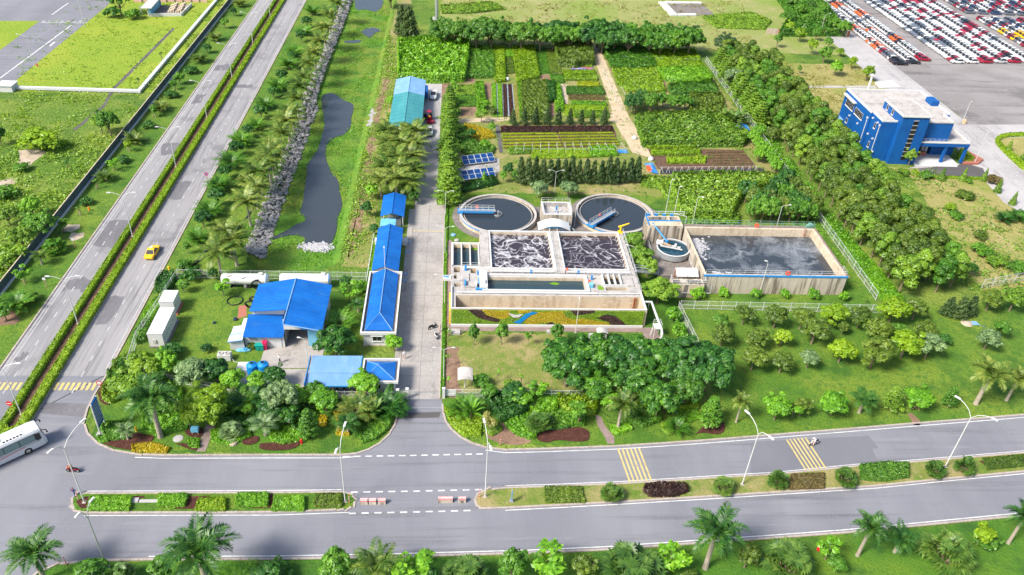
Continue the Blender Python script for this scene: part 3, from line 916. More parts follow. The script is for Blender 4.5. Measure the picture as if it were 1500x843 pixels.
# ------------------------------------------------------------------ roads
XL,XM0,XM1,XR=-68.5,-62.9,-59.4,-52.5
top_k=gs([(153,550),(140,576),(128,600),(123,618),(128,635),(143,650),(165,660),(200,666),(240,667.5),(400,667),(500,667),(522,665),(540,659),(556,650),(569,638),(577,625),(582,610),(583,596)])
top_k2=gs([(648,592),(649,604),(653,618),(662,630),(675,641),(692,650),(712,656),(740,659.5),(800,658),(901,654.3),(970,650),(1038,645.3),(1140,637),(1240,629),(1337,621),(1420,614.5),(1500,608),(1720,588)])
bot_k=gs([(-40,930),(18,872),(52,842),(83,827),(140,821.5),(216,820.3),(400,819.6),(570,816.5),(770,811),(884,806),(1006,797.5),(1117,789.8),(1236.6,781),(1351.6,770),(1500,755.6),(1720,733)])
S('road',[(XR,95.6)]+top_k+[g(583,585),g(647,585)]+top_k2+bot_k[::-1]+[(-64,30),(-110,30),(-110,78),(-80,82),(-72,86),(-68.6,92),(XL,95.6)],.03,MATS['asphalt_front'])
S('road',[(XL,95.4),(XR,95.4),(XR,500),(XL,500)],.034,MATS['asphalt_highway'])
S('road',[(-7.9,90.2),(-1.7,90.2),(-1.7,150),(-7.9,150)],.026,MATS['concrete_road'])
S('road',[(-7.9,150),(-3.3,150),(-3.3,236),(-7.9,236)],.026,MATS['concrete_pale'])
S('pavement',rect(-9.0,97,-7.9,148),.022,MATS['concrete_yard'])
S('pavement',rect(-21.6,90.8,-7.9,97.4),.024,MATS['concrete_yard'])
S('pavement',[(-32,97.2),(-21.6,97.2),(-21.6,93),(-33.5,93.5),(-33.5,96)],.026,MATS['concrete_yard'])
S('pavement',rect(-30,97.4,-20.5,106),.028,MATS['concrete_yard'])
S('pavement',rect(-.4,107.1,35.6,108.4),.022,MATS['paving_brown'])
S('pavement',rect(32.9,98.2,35.6,107.2),.024,MATS['paving_brown'])
S('pavement',rect(-1.0,108.4,0,136),.02,MATS['paving_brown'])
S('pavement',rect(17.6,136,26.5,150),.017,MATS['deck_dark'])
# old road at the far left with its lines
S('road',gs([(-200,290),(6,132),(158,8),(175,-14),(190,-60),(-300,-60),(-300,290)]),.028,MATS['asphalt_front'])
S('lawn',gs([(-80,31),(58,31),(0,74),(-80,122)]),.034,MATS['field_lime'])
mb=MB()
strip(mb,gs([(0,115),(105,37)]),.35,.034);strip(mb,gs([(76,22),(100,5)]),.35,.034);strip(mb,gs([(60,33.5),(128,34)]),.25,.034)
for k in range(7):strip(mb,gs([(62+k*9,31.5),(66+k*9,31.5)]),.5,.034)
strip(mb,gs([(73,68),(80,62)]),.5,.034)
tag(mb.build('road_marking',MATS['paint_white']),None,None,None,'structure')
# car storage lot and the pale roads round the blue office
S('pavement',gs([(1400,183),(1414,177),(1315,100),(1285,70),(1240,45)])+[(141,420),(420,420),(420,190)]+[g(1640,183)],.03,MATS['asphalt_lot'])
S('pavement',[(129.8,196),(129.8,290),(142.5,290),(142.5,196)],.026,MATS['concrete_pale'])
S('pavement',gs([(1345,130),(1414,177),(1640,180),(1640,330),(1530,330),(1470,297),(1440,262),(1400,247),(1330,247),(1355,240),(1416,240)]),.022,MATS['concrete_pale'])
S('pavement',gs([(1345,247),(1416,240),(1440,247),(1445,260),(1395,259),(1350,257)]),.034,MATS['asphalt_dark'])
S('pavement',rect(92.5,196.5,103,212),.03,MATS['asphalt_dark'])
S('pavement',rect(90.5,196.5,92.5,212),.03,MATS['concrete_pale'])
S('pavement',gs([(1160,126),(1285,126),(1285,129),(1160,129)]),.032,MATS['concrete_pale'])
S('lawn',gs(smoothpl([(1462,208),(1470,203),(1500,201),(1560,205),(1580,240),(1540,262),(1500,248),(1475,228),(1462,208)])),.05,MATS['field_straw'])
# ------------------------------------------------------------------ medians
mL=smoothpl(gs([(108,746),(105,738),(108,728),(116,724.5),(135,723.5),(250,723),(400,722.6),(495,721.5),(512,724),(520,731),(519,740),(510,746.5),(480,748),(400,751),(250,751.5),(125,752),(114,750),(108,746)]),1)
mR=gs([(706,745.5),(698,741),(696,733),(699,725),(710,719),(740,715.5),(820,713),(912.5,709),(980,705),(1042,701),(1140,695.3),(1251,684),(1348,676.6),(1500,664),(1720,645)])
mR2=gs([(1720,668),(1500,691),(1387.5,701.7),(1280,712.5),(1140,721.5),(1045.5,727.5),(920,735),(830,740),(740,744.5),(706,745.5)])
for q,m_ in((mL[:-1],'lawn_green'),(mR+mR2[:-1],'lawn_dry')):
 o=MB().prism(q,0,.12).build('median_strip',MATS[m_]);tag(o,None,None,None,'structure')
kerb('kerb',mL);kerb('kerb',mR);kerb('kerb',mR2)
hm=[(XM0,500),(XM0,84.5),(-62.5,82.2),(-61.2,81),(-60,82),(XM1,84.5),(XM1,500)]
tag(MB().prism([(-62.9,500),(-62.9,84.5),(-62.4,82.4),(-61.2,81.2),(-60,82.3),(-59.4,84.5),(-59.4,500)],0,.14).build('median_strip',MATS['brown_earth']),None,None,None,'structure')
kerb('kerb',[(-63.05,420),(-63.05,84.5),(-62.5,82.1),(-61.2,80.9),(-59.9,82),(-59.25,84.5),(-59.25,420)])
for nm,x0,x1,xt in(('left',-62.95,-62.1,'left'),('right',-60.55,-59.4,'right')):
 field('hedge',[rect(x0,83,x1,215)],.85,'leaf_lime',.13,3.2,'near stretch of the clipped hedge on the %s edge of the highway median'%xt,'hedge','thing',.8,.1,.25)
 field('hedge',[rect(x0,215,x1,380)],.85,'leaf_lime',.2,2.6,'far stretch of the clipped hedge on the %s edge of the highway median'%xt,'hedge','thing',.8,.1,.25)
field('hedge',[[(-62.9,83.5),(-62.2,82.2),(-61.2,81.4),(-60.2,82.1),(-59.4,83.5),(-60.4,84.4),(-61.2,83.6),(-62,84.4)]],.85,'leaf_lime',.13,3.4,'rounded hedge end at the near tip of the highway median','hedge','thing',.8,.1,.25)
# kerbs along the outer edges
kerb('kerb',[(-52.35,420),(-52.35,96)]+[(x+.0,y)for x,y in top_k[1:]])
kerb('kerb',top_k2);kerb('kerb',bot_k)
kerb('kerb',[(-68.6,420),(-68.6,93)])
# ------------------------------------------------------------------ painted markings
mb=MB();Z=.036
t1=top_k[7:12]
strip(mb,offset(t1,-.55),.13,Z);strip(mb,offset(top_k2[6:],-.55),.13,Z)
strip(mb,offset(gs([(125,723.5),(400,722.6),(500,721.3)]),.4),.12,Z);strip(mb,offset(gs([(125,752),(400,751.5),(512,747.5)]),-.4),.12,Z)
strip(mb,offset(mR[5:],.4),.11,Z);strip(mb,offset(mR2[:-1],.4),.13,Z)
strip(mb,offset(bot_k[5:],.45),.14,Z)
def dashes(mb,pl,dash,gap,wd,z,mi=0):
 for x,y,a in walk(pl,dash+gap):
  mb.cbox((x,y,z),(dash,wd,.004),mi,a)
dashes(mb,gs([(507,669.3),(600,667.8),(712,665.4)]),.9,.65,.2,Z)
dashes(mb,gs([(519,721.5),(610,720),(702,717.8)]),.9,.75,.2,Z)
dashes(mb,gs([(516,752.6),(610,750.5),(702,748)]),.9,.75,.2,Z)
tag(mb.build('road_marking',MATS['paint_white']),None,None,None,'structure')
mb=MB();Z=.042
for x in(XL+.45,XL+.95):mb.quad((x-.06,95.6,Z),(x+.06,95.6,Z),(x+.06,420,Z),(x-.06,420,Z))
mb.quad((XR-.5,97,Z),(XR-.36,97,Z),(XR-.36,420,Z),(XR-.5,420,Z))
for x in(-65.7,-55.95):
 for k in range(90):mb.box(x-.08,91.5+k*3.7,Z-.002,x+.08,92.8+k*3.7,Z)
tag(mb.build('road_marking',MATS['paint_worn']),None,None,None,'structure')
mb=MB()
for x0,nn in((-68.2,6),(-59,8)):
 for k in range(nn):mb.box(x0+k*.78,92.2,.040,x0+.45+k*.78,93.9,.05)
for tops,bots in((W(2.7825,740,540,[(460,328),(477,327.5),(494,327),(511,326.5),(528,326),(545,325.5)]),W(2.7825,740,540,[(510,468),(527,467),(545,466),(562,465),(580,464),(597,463)])),
(W(2.7825,1100,540,[(145,290),(159,288),(174,287),(190,285),(205,284),(221,282)]),W(2.7825,1100,540,[(226,418),(243,417),(259,416),(275,415),(291,414),(307,412)]))):
 for a,b in zip(tops,bots):strip(mb,gs([a,b]),.26,.042)
tag(mb.build('road_marking',MATS['paint_yellow']),None,None,None,'structure')
# joints and a chalk line over the concrete lane, asphalt patches
mb=MB()
for y in[92+3.6*k for k in range(16)]:mb.quad((-7.9,y,.03),(-1.7,y,.03),(-1.7,y+.06,.03),(-7.9,y+.06,.03))
mb.quad((-4.8,90.3,.03),(-4.74,90.3,.03),(-4.74,150,.03),(-4.8,150,.03))
tag(mb.build('road_joint',MATS['deck_dark']),None,None,None,'structure')
o=MB().quad((-7.9,139.2,.032),(-1.7,139.2,.032),(-1.7,139.4,.032),(-7.9,139.4,.032)).build('road_marking',MATS['paint_yellow']);tag(o,None,None,None,'structure')
mb=MB()
mb.box(-1.72,90.4,0,-1.5,150,.14);mb.box(-8.1,97.4,0,-7.95,148,.1)
tag(mb.build('kerb',MATS['kerb_stone']),None,None,None,'structure')
S('road_patch',[(-9.4,86.2),(-1.6,86.4),(-1.4,87.6),(-9.3,87.3)],.037,MATS['asphalt_dark'])
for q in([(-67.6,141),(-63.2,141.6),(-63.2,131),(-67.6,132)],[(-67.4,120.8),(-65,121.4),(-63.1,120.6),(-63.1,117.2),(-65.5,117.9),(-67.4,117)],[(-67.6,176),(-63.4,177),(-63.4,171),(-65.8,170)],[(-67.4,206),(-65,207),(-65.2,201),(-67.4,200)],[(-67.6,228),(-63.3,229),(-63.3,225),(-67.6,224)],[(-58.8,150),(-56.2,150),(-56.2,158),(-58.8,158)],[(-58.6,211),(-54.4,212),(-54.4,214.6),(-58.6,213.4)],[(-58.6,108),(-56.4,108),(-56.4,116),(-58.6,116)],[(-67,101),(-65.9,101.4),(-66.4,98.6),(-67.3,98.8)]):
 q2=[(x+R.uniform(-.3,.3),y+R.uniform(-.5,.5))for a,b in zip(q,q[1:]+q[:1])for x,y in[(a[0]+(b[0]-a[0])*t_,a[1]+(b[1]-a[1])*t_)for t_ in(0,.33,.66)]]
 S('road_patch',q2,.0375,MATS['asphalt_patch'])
S('road_patch',gs([(66,590),(128,592),(124,612),(60,606)]),.0345,MATS['asphalt_patch'])
S('road_patch',gs(W(2.7825,1100,540,[(0,300),(480,275),(520,325),(495,328),(520,390),(0,440)])),.0345,MATS['asphalt_front_dark'])
# mulch and earth beds in the verges
for q in(W(2.7825,0,540,[(310,545),(345,525),(590,522),(590,530),(540,535),(520,573),(330,573)]),W(2.7825,0,540,[(765,525),(860,520),(850,530),(805,535),(795,575),(705,575),(745,560)]),W(2.7825,0,540,[(1030,540),(1113,512),(1113,572),(1030,572)])):
 S('flower_bed',gs(q),.128,MATS['mulch'])
for q in(W(2.7825,740,540,[(118,250),(180,240),(250,238),(340,245),(345,290),(325,300),(270,300),(215,292),(170,305),(130,298)]),W(2.7825,740,540,[(775,270),(810,235),(850,210),(885,212),(898,240),(890,265),(850,272),(810,262)]),
W(5.27,130,520,[(90,680),(180,650),(330,610),(480,600),(510,630),(480,680),(430,740),(300,740),(180,715)]),W(5.27,130,520,[(670,690),(740,685),(850,710),(830,745),(780,735)]),W(5.27,130,520,[(740,590),(880,550),(890,620),(840,650),(760,630)]),
W(5.27,380,520,[(0,690),(100,680),(280,690),(330,650),(280,740),(0,745)]),W(5.27,130,520,[(1180,660),(1310,620),(1320,670),(1260,700),(1190,700)]),W(5.27,130,520,[(70,300),(170,150),(190,150),(120,290),(170,370),(150,400),(85,370)]),
W(2.7825,1100,540,[(930,380),(1113,350),(1200,350),(1200,385),(970,412)])):
 S('flower_bed',gs(smoothpl(q+[q[0]],2)[:-1]),.135,MATS['mulch'])
for q in(W(5.27,380,520,[(285,745),(420,610),(520,590),(640,600),(760,640),(820,690),(720,730),(600,748)]),W(5.27,130,520,[(910,745),(940,650),(1290,690),(1200,745)]),W(5.27,130,520,[(430,745),(500,640),(720,580),(770,650),(670,690),(810,740)]),
W(4.683,840,500,[(380,680),(395,590),(520,590),(690,640),(860,530),(860,620),(830,680)])):
 S('lawn',gs(smoothpl(q+[q[0]],2)[:-1]),.02,MATS['lawn_green'])
S('garden_soil',[(-51.5,96),(-50,82.5),(-46,79.5),(-10,79.5),(-9.2,90.6),(-33,91),(-49,97)],.014,MATS['lawn_dark'])
S('garden_soil',gs([(650,600),(660,635),(700,652),(900,653),(880,600),(880,575),(650,575)]),.0145,MATS['lawn_green'])
S('garden_soil',gs(smoothpl(W(4.683,640,500,[(330,560),(480,560),(560,640),(680,680),(560,720),(420,700),(320,650),(330,560)]))[:-1]),.017,MATS['soil'])
S('path',gs(W(5.27,130,520,[(905,540),(980,540),(900,748),(830,748)])),.03,MATS['paving_brown'])
S('path',gs(W(4.683,840,500,[(150,505),(190,520),(215,580),(280,660),(282,705),(235,705),(210,650),(165,580)])),.03,MATS['paving_brown'])
S('path',gs(W(2.7825,1100,540,[(637,185),(655,182),(690,215),(690,232),(665,232)])),.03,MATS['soil'])
S('path',gs(W(2.7825,0,540,[(625,810),(640,810),(640,860),(615,860)])),.03,MATS['concrete_yard'])
# rip-rap along the canal's left bank
mb=MB()
for i in range(3000):
 y=131+170*R.random()**1.35
 wd=1.0 if y<215 else(.62 if y<262 else .8)
 x=-37.8+(.35 if y<205 else-.5)+R.uniform(-1.6,1.6)*wd+R.gauss(0,.12)
 zz=max(-1.6,min(0,-(x+39)*.57))
 s=R.uniform(.22,.6)
 vs_=[(x+s*(q[0]+R.uniform(-.25,.25)),y+s*(q[1]+R.uniform(-.25,.25)),zz+.02+s*(.35+q[2]*.6+R.uniform(-.15,.15)))for q in((1,0,0),(-1,0,0),(0,1,0),(0,-1,0),(0,0,1),(0,0,-.6))]
 mb.add(vs_,[(0,2,4),(2,1,4),(1,3,4),(3,0,4),(2,0,5),(1,2,5),(3,1,5),(0,3,5)])
tag(mb.build('rip_rap',MATS['rock']),'pale grey loose stones heaped along the canal bank','stones',None,'stuff')
# foam heap at the canal head
mb=MB()
for i in range(900):
 x,y=g(464+R.gauss(0,9),361+R.gauss(0,2.8),-1.3);s=R.uniform(.08,.3)
 mb.lathe([(s,0),(s*.8,s*.4),(s*.3,s*.6)],6,0,(x,y,-1.5))
tag(mb.build('foam',MATS['foam']),'white foam piled on the water at the near end of the canal','foam',None,'stuff')
# ------------------------------------------------------------------ helpers for built things
PIECES={'walkway','blue_fitting','pipework','post','gable_end','buttress','annex_stripe','leg','support','door','shutter','annex_roof','cover_panel','downpipe','gate_track','window_awning','machine','ac_unit','side_door','bay_contents','panel_frame','pipe_support','reinforcement','roof_slab','door_leaf','antenna_frame','stand','porch_edge','yard_wall','gable_band','base_strip','seam'}
def sub(name,mb,m,parent,label=None,kind=None,smooth=False):
 if name in PIECES and len(mb.p)>1:
  for q in mb.split():o=sub('pipe' if name=='pipework' else name,q,m,parent,label,kind)
  return o
 return tag(mb.build(name,m,parent,smooth=smooth),label,None,None,kind)
def rail_mb(pl,z,h=1.0,step=1.6,r=.035,mb=None):
 mb=mb or MB()
 for zz in(h,h*.55):
  mb.tube([(x,y,z+zz)for x,y in pl],r,5)
 for a,b in zip(pl,pl[1:]):
  L=math.hypot(b[0]-a[0],b[1]-a[1]);k=max(1,round(L/step))
  for i in range(k+1):
   x=a[0]+(b[0]-a[0])*i/k;y=a[1]+(b[1]-a[1])*i/k
   mb.tube([(x,y,z),(x,y,z+h)],r,5)
 return mb
def pit_block(outer,holes,z0,z1):
 """solid block with rectangular pits: holes = (x0, y0, x1, y1, floor)"""
 mb=MB()
 mb.prism(outer,z0,z1,0,False)
 bm=bmesh.new();es=[]
 for lp in[outer]+[rect(*h[:4])for h in holes]:
  v_=[bm.verts.new((x,y,z1))for x,y in lp]
  es+=[bm.edges.new((v_[i],v_[(i+1)%len(v_)]))for i in range(len(v_))]
 bmesh.ops.triangle_fill(bm,use_beauty=True,edges=es)
 bm.verts.index_update()
 fs=[]
 for f in bm.faces:
  q=[v.index for v in f.verts]
  if f.normal.z<0 or f.calc_center_median()is None:q=q[::-1]
  fs.append(tuple(q))
 mb.add([tuple(v.co)for v in bm.verts],fs,1)
 bm.free()
 for x0,y0,x1,y1,fl in holes:
  mb.quad((x0,y0,z1),(x0,y0,fl),(x0,y1,fl),(x0,y1,z1),2)
  mb.quad((x1,y1,z1),(x1,y1,fl),(x1,y0,fl),(x1,y0,z1),2)
  mb.quad((x1,y0,z1),(x1,y0,fl),(x0,y0,fl),(x0,y0,z1),2)
  mb.quad((x0,y1,z1),(x0,y1,fl),(x1,y1,fl),(x1,y1,z1),2)
  mb.quad((x0,y0,fl),(x1,y0,fl),(x1,y1,fl),(x0,y1,fl),2)
 return mb
def wsheet(par,x0,y0,x1,y1,z,m,name='water'):
 return sub(name,MB().quad((x0,y0,z),(x1,y0,z),(x1,y1,z),(x0,y1,z)),MATS[m],par)
def fence(pl,label,h=1.9,step=2.6,name='wire_fence',rails=(.95,.5,.08),mesh=True,m='rail_grey',group=None,z=0.):
 x,y=pl[0]
 r=top(name,label,'fence',(x,y,z),0,group)
 pts=[]
 for a,b in zip(pl,pl[1:]):
  L=math.hypot(b[0]-a[0],b[1]-a[1]);k=max(1,round(L/step))
  for i in range(k):pts.append((a[0]+(b[0]-a[0])*i/k,a[1]+(b[1]-a[1])*i/k))
 pts.append(pl[-1])
 for p in pts:sub('post',MB().tube([(*p,z),(*p,z+h+.06)],.045,6),MATS[m],r)
 mb=MB()
 for f in rails:mb.tube([(*p,z+h*f)for p in pl],.03,5)
 sub('rail',mb,MATS[m],r)
 if mesh:
  mb=MB()
  for a,b in zip(pl,pl[1:]):
   L=math.hypot(b[0]-a[0],b[1]-a[1]);k=max(1,int(L/.3))
   for i in range(k):
    x0,y0=a[0]+(b[0]-a[0])*i/k,a[1]+(b[1]-a[1])*i/k
    mb.tube([(x0,y0,z+.1),(x0,y0,z+h*.95)],.006,3,0,False)
   for q in range(6):
    zz=z+h*(.16+.13*q)
    mb.tube([(*a,zz),(*b,zz)],.007,3,0,False)
  sub('mesh_panel',mb,MATS[m],r)
 return r
def lamp(x,y,h,label,arms=((1.6,0),(-1.6,0)),rise=1.0,az=0.,group=None,r0=.09,name='street_lamp',m='white_metal',head=.75):
 t=top(name,label,'street lamp',(x,y,0),0,group)
 hj=h-rise
 sub('pole',MB().tube([(x,y,0),(x,y,h*.5),(x,y,hj)],[r0,r0*.8,r0*.62],8),MATS[m],t)
 sub('base',MB().box(x-r0*2.4,y-r0*2.4,0,x+r0*2.4,y+r0*2.4,.18),MATS['kerb_stone'],t)
 ca,sa=math.cos(az),math.sin(az)
 for ax,dz in arms:
  sg=1 if ax>0 else-1
  P=[(0,hj),(ax*.28,hj+rise*.62+dz*.3),(ax*.65,hj+rise*.9+dz*.7),(ax,hj+rise+dz)]
  sub('arm',MB().tube([(x+q*ca,y+q*sa,z)for q,z in P],r0*.5,6),MATS[m],t)
  q=ax+sg*head*.45
  hd=MB()
  hd.cbox((x+q*ca,y+q*sa,hj+rise+dz+.03),(head,.26*(head/.75),.11),0,az)
  hd.cbox((x+q*ca,y+q*sa,hj+rise+dz+.10),(head*.7,.18*(head/.75),.05),0,az)
  sub('lamp_head',hd,MATS['white_metal'],t)
 return t
 # ================================================================== aeration tank complex
ZT=3.5
t=top('aeration_tank','big concrete treatment tank with two foaming basins and green planted front wall','treatment tank',(16.7,121,0))
outer=[(-.1,108.7),(33.5,108.7),(33.5,134.3),(5.3,134.3),(5.3,129.4),(-.1,129.4)]
holes=[(.75,109.05,33.0,112.6,.35),(5.6,114.5,23.6,118.2,1.2),(7.3,120.9,18.6,133.6,1.5),(20.7,120.9,32.3,133.6,1.5)]
holes+=[(.35+1.6*k,121.9,.35+1.6*k+1.3,129.0,1.5)for k in range(3)]
holes+=[(27.3+1.05*k,116.2,27.3+1.05*k+.88,118.9,1.5)for k in range(3)]+[(27.3,114.5,31.2,115.5,1.5)]
holes+=[(.4,119.6,1.5,121.3,1.2),(.4,117.6,1.5,119.0,1.2),(.5,115.2,1.6,116.2,1.5),(3.4,119.4,4.4,120.9,1.2),(3.9,114.8,4.7,115.9,1.2)]
sub('tank_body',pit_block(outer,holes,0,ZT),[MATS['tank_concrete'],MATS['deck_concrete'],MATS['tank_concrete']],t)
wsheet(t,7.3,120.9,18.6,133.6,3.0,'aeration_water_foamy');wsheet(t,20.7,120.9,32.3,133.6,3.0,'aeration_water')
wsheet(t,5.6,114.5,23.6,118.2,2.85,'channel_water')
for k in range(3):wsheet(t,.35+1.6*k,121.9,1.65+1.6*k,129.0,2.7,'channel_water')
for k in range(3):wsheet(t,27.3+1.05*k,116.2,28.18+1.05*k,118.9,2.9,'channel_water')
wsheet(t,27.3,114.5,31.2,115.5,2.7,'channel_water')
wsheet(t,.4,117.6,1.5,119.0,2.3,'channel_water');wsheet(t,.4,119.6,1.5,121.3,2.3,'channel_water')
sub('algae',MB().quad((3.6,128.3,2.72),(4.8,128.3,2.72),(4.8,129,2.72),(3.6,129,2.72)),MATS['algae'],t)
sub('algae',MB().add([(18.4+1.0*math.cos(a)*q,117.3+.45*math.sin(a)*q,2.87)for a,q in((0,1),(.7,.7),(1.4,1.1),(2.2,.8),(3.1,1),(4,.7),(5,1.1))],[tuple(range(7))]),MATS['algae'],t)
sub('algae',MB().quad((25.9,114.6,3.52),(26.9,114.6,3.52),(26.9,116,3.52),(25.9,116,3.52)),MATS['algae'],t)
mb=MB() # parapets round the basins and along the edges
for x0,y0,x1,y1 in((7.3,120.9,18.6,133.6),(20.7,120.9,32.3,133.6)):
 mb.box(x0-.25,y0-.25,ZT,x1+.25,y0,ZT+.3);mb.box(x0-.25,y1,ZT,x1+.25,y1+.25,ZT+.3)
 mb.box(x0-.25,y0,ZT,x0,y1,ZT+.3);mb.box(x1,y0,ZT,x1+.25,y1,ZT+.3)
mb.box(-.1,108.7,ZT,33.5,108.95,ZT+.12);mb.box(-.1,108.95,ZT,.15,115,ZT+.35);mb.box(33.2,108.95,ZT,33.5,114,ZT+.12)
mb.box(-.1,121.5,ZT,.12,129.4,ZT+.2);mb.box(.12,129.2,ZT,5.3,129.4,ZT+.2)
for k in range(4):mb.box(.12+1.6*k,121.9,ZT,.28+1.6*k,129.1,ZT+.15)
mb.box(5.4,113.9,ZT,24.3,114.2,ZT+.25);mb.box(5.4,118.5,ZT,24.2,118.8,ZT+.35)
mb.box(24.0,114.2,ZT,24.3,118.5,ZT+.3)
for k in range(4):mb.box(27.0+1.05*k,115.8,ZT,27.2+1.05*k,119.1,ZT+.5)
mb.box(26.6,115.6,ZT,31.4,115.78,ZT+.4)
mb.box(1.8,120.9,ZT,7,121.4,ZT+.1)
sub('parapet',mb,MATS['white_trim'],t)
mb=MB() # walkway between the basins with kerbs, gangway on the left
mb.box(18.85,119.3,ZT,20.45,133.9,ZT+.35);mb.box(5.4,121.3,ZT,6.9,134.1,ZT+.12);mb.box(32.6,119.3,ZT,33.4,134.1,ZT+.1)
sub('walkway',mb,MATS['deck_concrete'],t)
mb=MB()
for pl in([(18.9,119.4),(18.9,133.8)],[(20.4,119.4),(20.4,133.8)],[(-.05,112.9),(-.05,121.4)],[(1.8,121.2),(5.2,121.2)],[(1.7,112.8),(1.7,117)],[(24.4,118.9),(33.3,118.9),(33.3,113.2)],[(6.9,119.2),(18.6,119.2)],[(20.6,119.2),(32.4,119.2)],[(33.45,119.4),(33.45,134.2)]):
 rail_mb(pl,ZT+.1,.95,1.8,.028,mb)
sub('railing',mb,MATS['rail_grey'],t)
mb=MB() # supply pipes along the walls
mb.tube([(1,113.2,3.75),(25.5,113.2,3.75)],.16,8);mb.tube([(25.5,113.2,3.75),(33,113.3,3.7)],.09,8)
mb.tube([(7,119.7,3.8),(18.4,119.7,3.8)],.2,8);mb.tube([(20.8,119.7,3.8),(32.4,119.7,3.8)],.2,8)
for k in range(9):mb.tube([(18.66,122+k*1.35,3.7),(18.3,122+k*1.35,3.0)],.06,5);mb.tube([(32.25,122+k*1.35,3.7),(31.9,122+k*1.35,3.0)],.06,5)
sub('pipework',mb,MATS['white_metal'],t)
for x,y,sx,sy,h,mm in((2.5,120.3,.4,.5,.9,'blue_rail'),(4.7,118.9,.3,.3,.8,'blue_rail'),(4.9,116.4,.35,1.8,.55,'blue_rail'),(5.1,114.3,1.8,.35,.35,'blue_rail'),(2.4,115.6,.3,1.3,.8,'blue_rail'),(4.3,115.3,.3,1.2,.8,'white_metal'),(25.1,117.8,.3,.3,.9,'blue_rail'),
(24.7,115.6,.6,1.0,.7,'sky_blue_panel'),(24.6,116.8,.4,.4,.5,'orange_red'),(14.3,119.7,.4,.4,.6,'blue_rail'),(22.9,119.7,.4,.4,.6,'blue_rail'),(20.9,120.2,.3,.3,.8,'orange_red'),(2.0,117.9,2.2,2.4,.22,'deck_concrete'),(3.2,115.6,2.0,1.6,.3,'deck_concrete'),(31.7,117,1.6,2.6,.2,'deck_concrete')):
 sub('valve_box',MB().box(x-sx/2,y-sy/2,ZT,x+sx/2,y+sy/2,ZT+h),MATS[mm],t)
mb=MB();mb.box(4.9,114.2,ZT,6.3,119.4,ZT+.75);mb.box(5.3,115,ZT+.75,5.9,116,ZT+1.1)
sub('screen_machine',mb,MATS['white_metal'],t)
mb=MB();mb.box(-1.5,117.3,3.2,-.1,118.4,3.7)
sub('side_box',mb,MATS['white_metal'],t)
sub('side_box_lid',MB().box(-1.4,117.6,3.702,-.5,118.2,3.74),MATS['blue_rail'],t)
mb=MB()
for x in(31.9,32.2):mb.box(x,112.3,.36,x+.14,112.58,3.4)
sub('channel_ladder',mb,MATS['rust'],t)
# the planted front: green, gold and dark plants in waves, with a white and a blue ribbon
fy=108.55
sub('planter_frame',MB().box(.0,108.25,0,33.1,108.68,.45),MATS['white_trim'],t)
def front_wave(lm,spans,name='planted_panel'):
 X=NP.uniform(0.1,33.0,60000);Zz=NP.uniform(.42,3.42,60000)
 m_=np.zeros(len(X),bool)
 for poly in spans:m_|=inpoly(X,Zz,poly)
 X,Zz=X[m_],Zz[m_]
 P=np.column_stack([X,fy-.08+.10*NP.random(len(X)),Zz])
 N=np.tile((0.,-1.,.55),(len(X),1))+.45*NP.normal(size=(len(X),3))
 V,Q=leafquads(P,N,.10*(.7+.6*NP.random(len(X))),.6)
 o=bpy.data.objects.new(name,npmesh(name,V-np.array([16.7,121,0]),Q,LM[lm]));COL.objects.link(o);o.parent=t
def fw(pts):return[((x-92)/(1434-92)*33.1,3.45-(y-396)/(484-396)*3.05)for x,y in pts]
A_=fw([(205,396),(300,396),(330,425),(430,452),(420,470),(340,460),(270,440)])
B_=fw([(300,396),(400,399),(490,398),(500,430),(470,446),(430,450),(340,430)])
C_=fw([(600,430),(690,405),(860,398),(880,430),(940,450),(1000,440),(1100,455),(1190,470),(1210,484),(830,484),(800,465),(720,472),(640,484),(600,475)])
C2=fw([(540,396),(650,398),(630,408),(560,415)])
D_=fw([(1095,440),(1165,416),(1230,425),(1290,460),(1320,484),(1215,484),(1190,462)])
D2=fw([(915,396),(1080,396),(1080,408),(950,424)]);D3=fw([(740,484),(790,462),(820,484)])
BL=fw([(520,470),(560,455),(600,420),(650,403),(685,410),(640,425),(600,455),(570,478)])
WH=fw([(482,414),(540,425),(585,418),(560,438),(520,440)])
front_wave('leaf_gold',[B_,C_,C2]);front_wave('leaf_purple',[A_,D_,D2,D3])
allp=[B_,C_,C2,A_,D_,D2,D3,BL,WH]
X=NP.uniform(0.05,33.05,46000);Zz=NP.uniform(.42,3.42,46000);m_=np.ones(len(X),bool)
for q in allp:m_&=~inpoly(X,Zz,q)
X,Zz=X[m_],Zz[m_]
V,Q=leafquads(np.column_stack([X,fy-.08+.1*NP.random(len(X)),Zz]),np.tile((0.,-1.,.55),(len(X),1))+.45*NP.normal(size=(len(X),3)),.10*(.7+.6*NP.random(len(X))),.6)
o=bpy.data.objects.new('planted_panel',npmesh('planted_panel',V-np.array([16.7,121,0]),Q,LM['leaf_lime']));COL.objects.link(o);o.parent=t
for q,mm in((BL,'blue_plastic'),(WH,'white_trim')):
 k=len(q);mb=MB().add([(x,fy-.14,z)for x,z in q]+[(x,fy,z)for x,z in q],[tuple(range(k))]+[(i,k+i,k+(i+1)%k,(i+1)%k)for i in range(k)])
 sub('ribbon',mb,MATS[mm],t)
 # painted left side of the planted wall
sub('side_panel',MB().box(-.35,108.9,.1,-.12,114.2,2.9),MATS['yellow'],t)
sub('side_panel',MB().box(-.42,111.4,.3,-.352,112.4,2.5),MATS['blue_rail'],t)
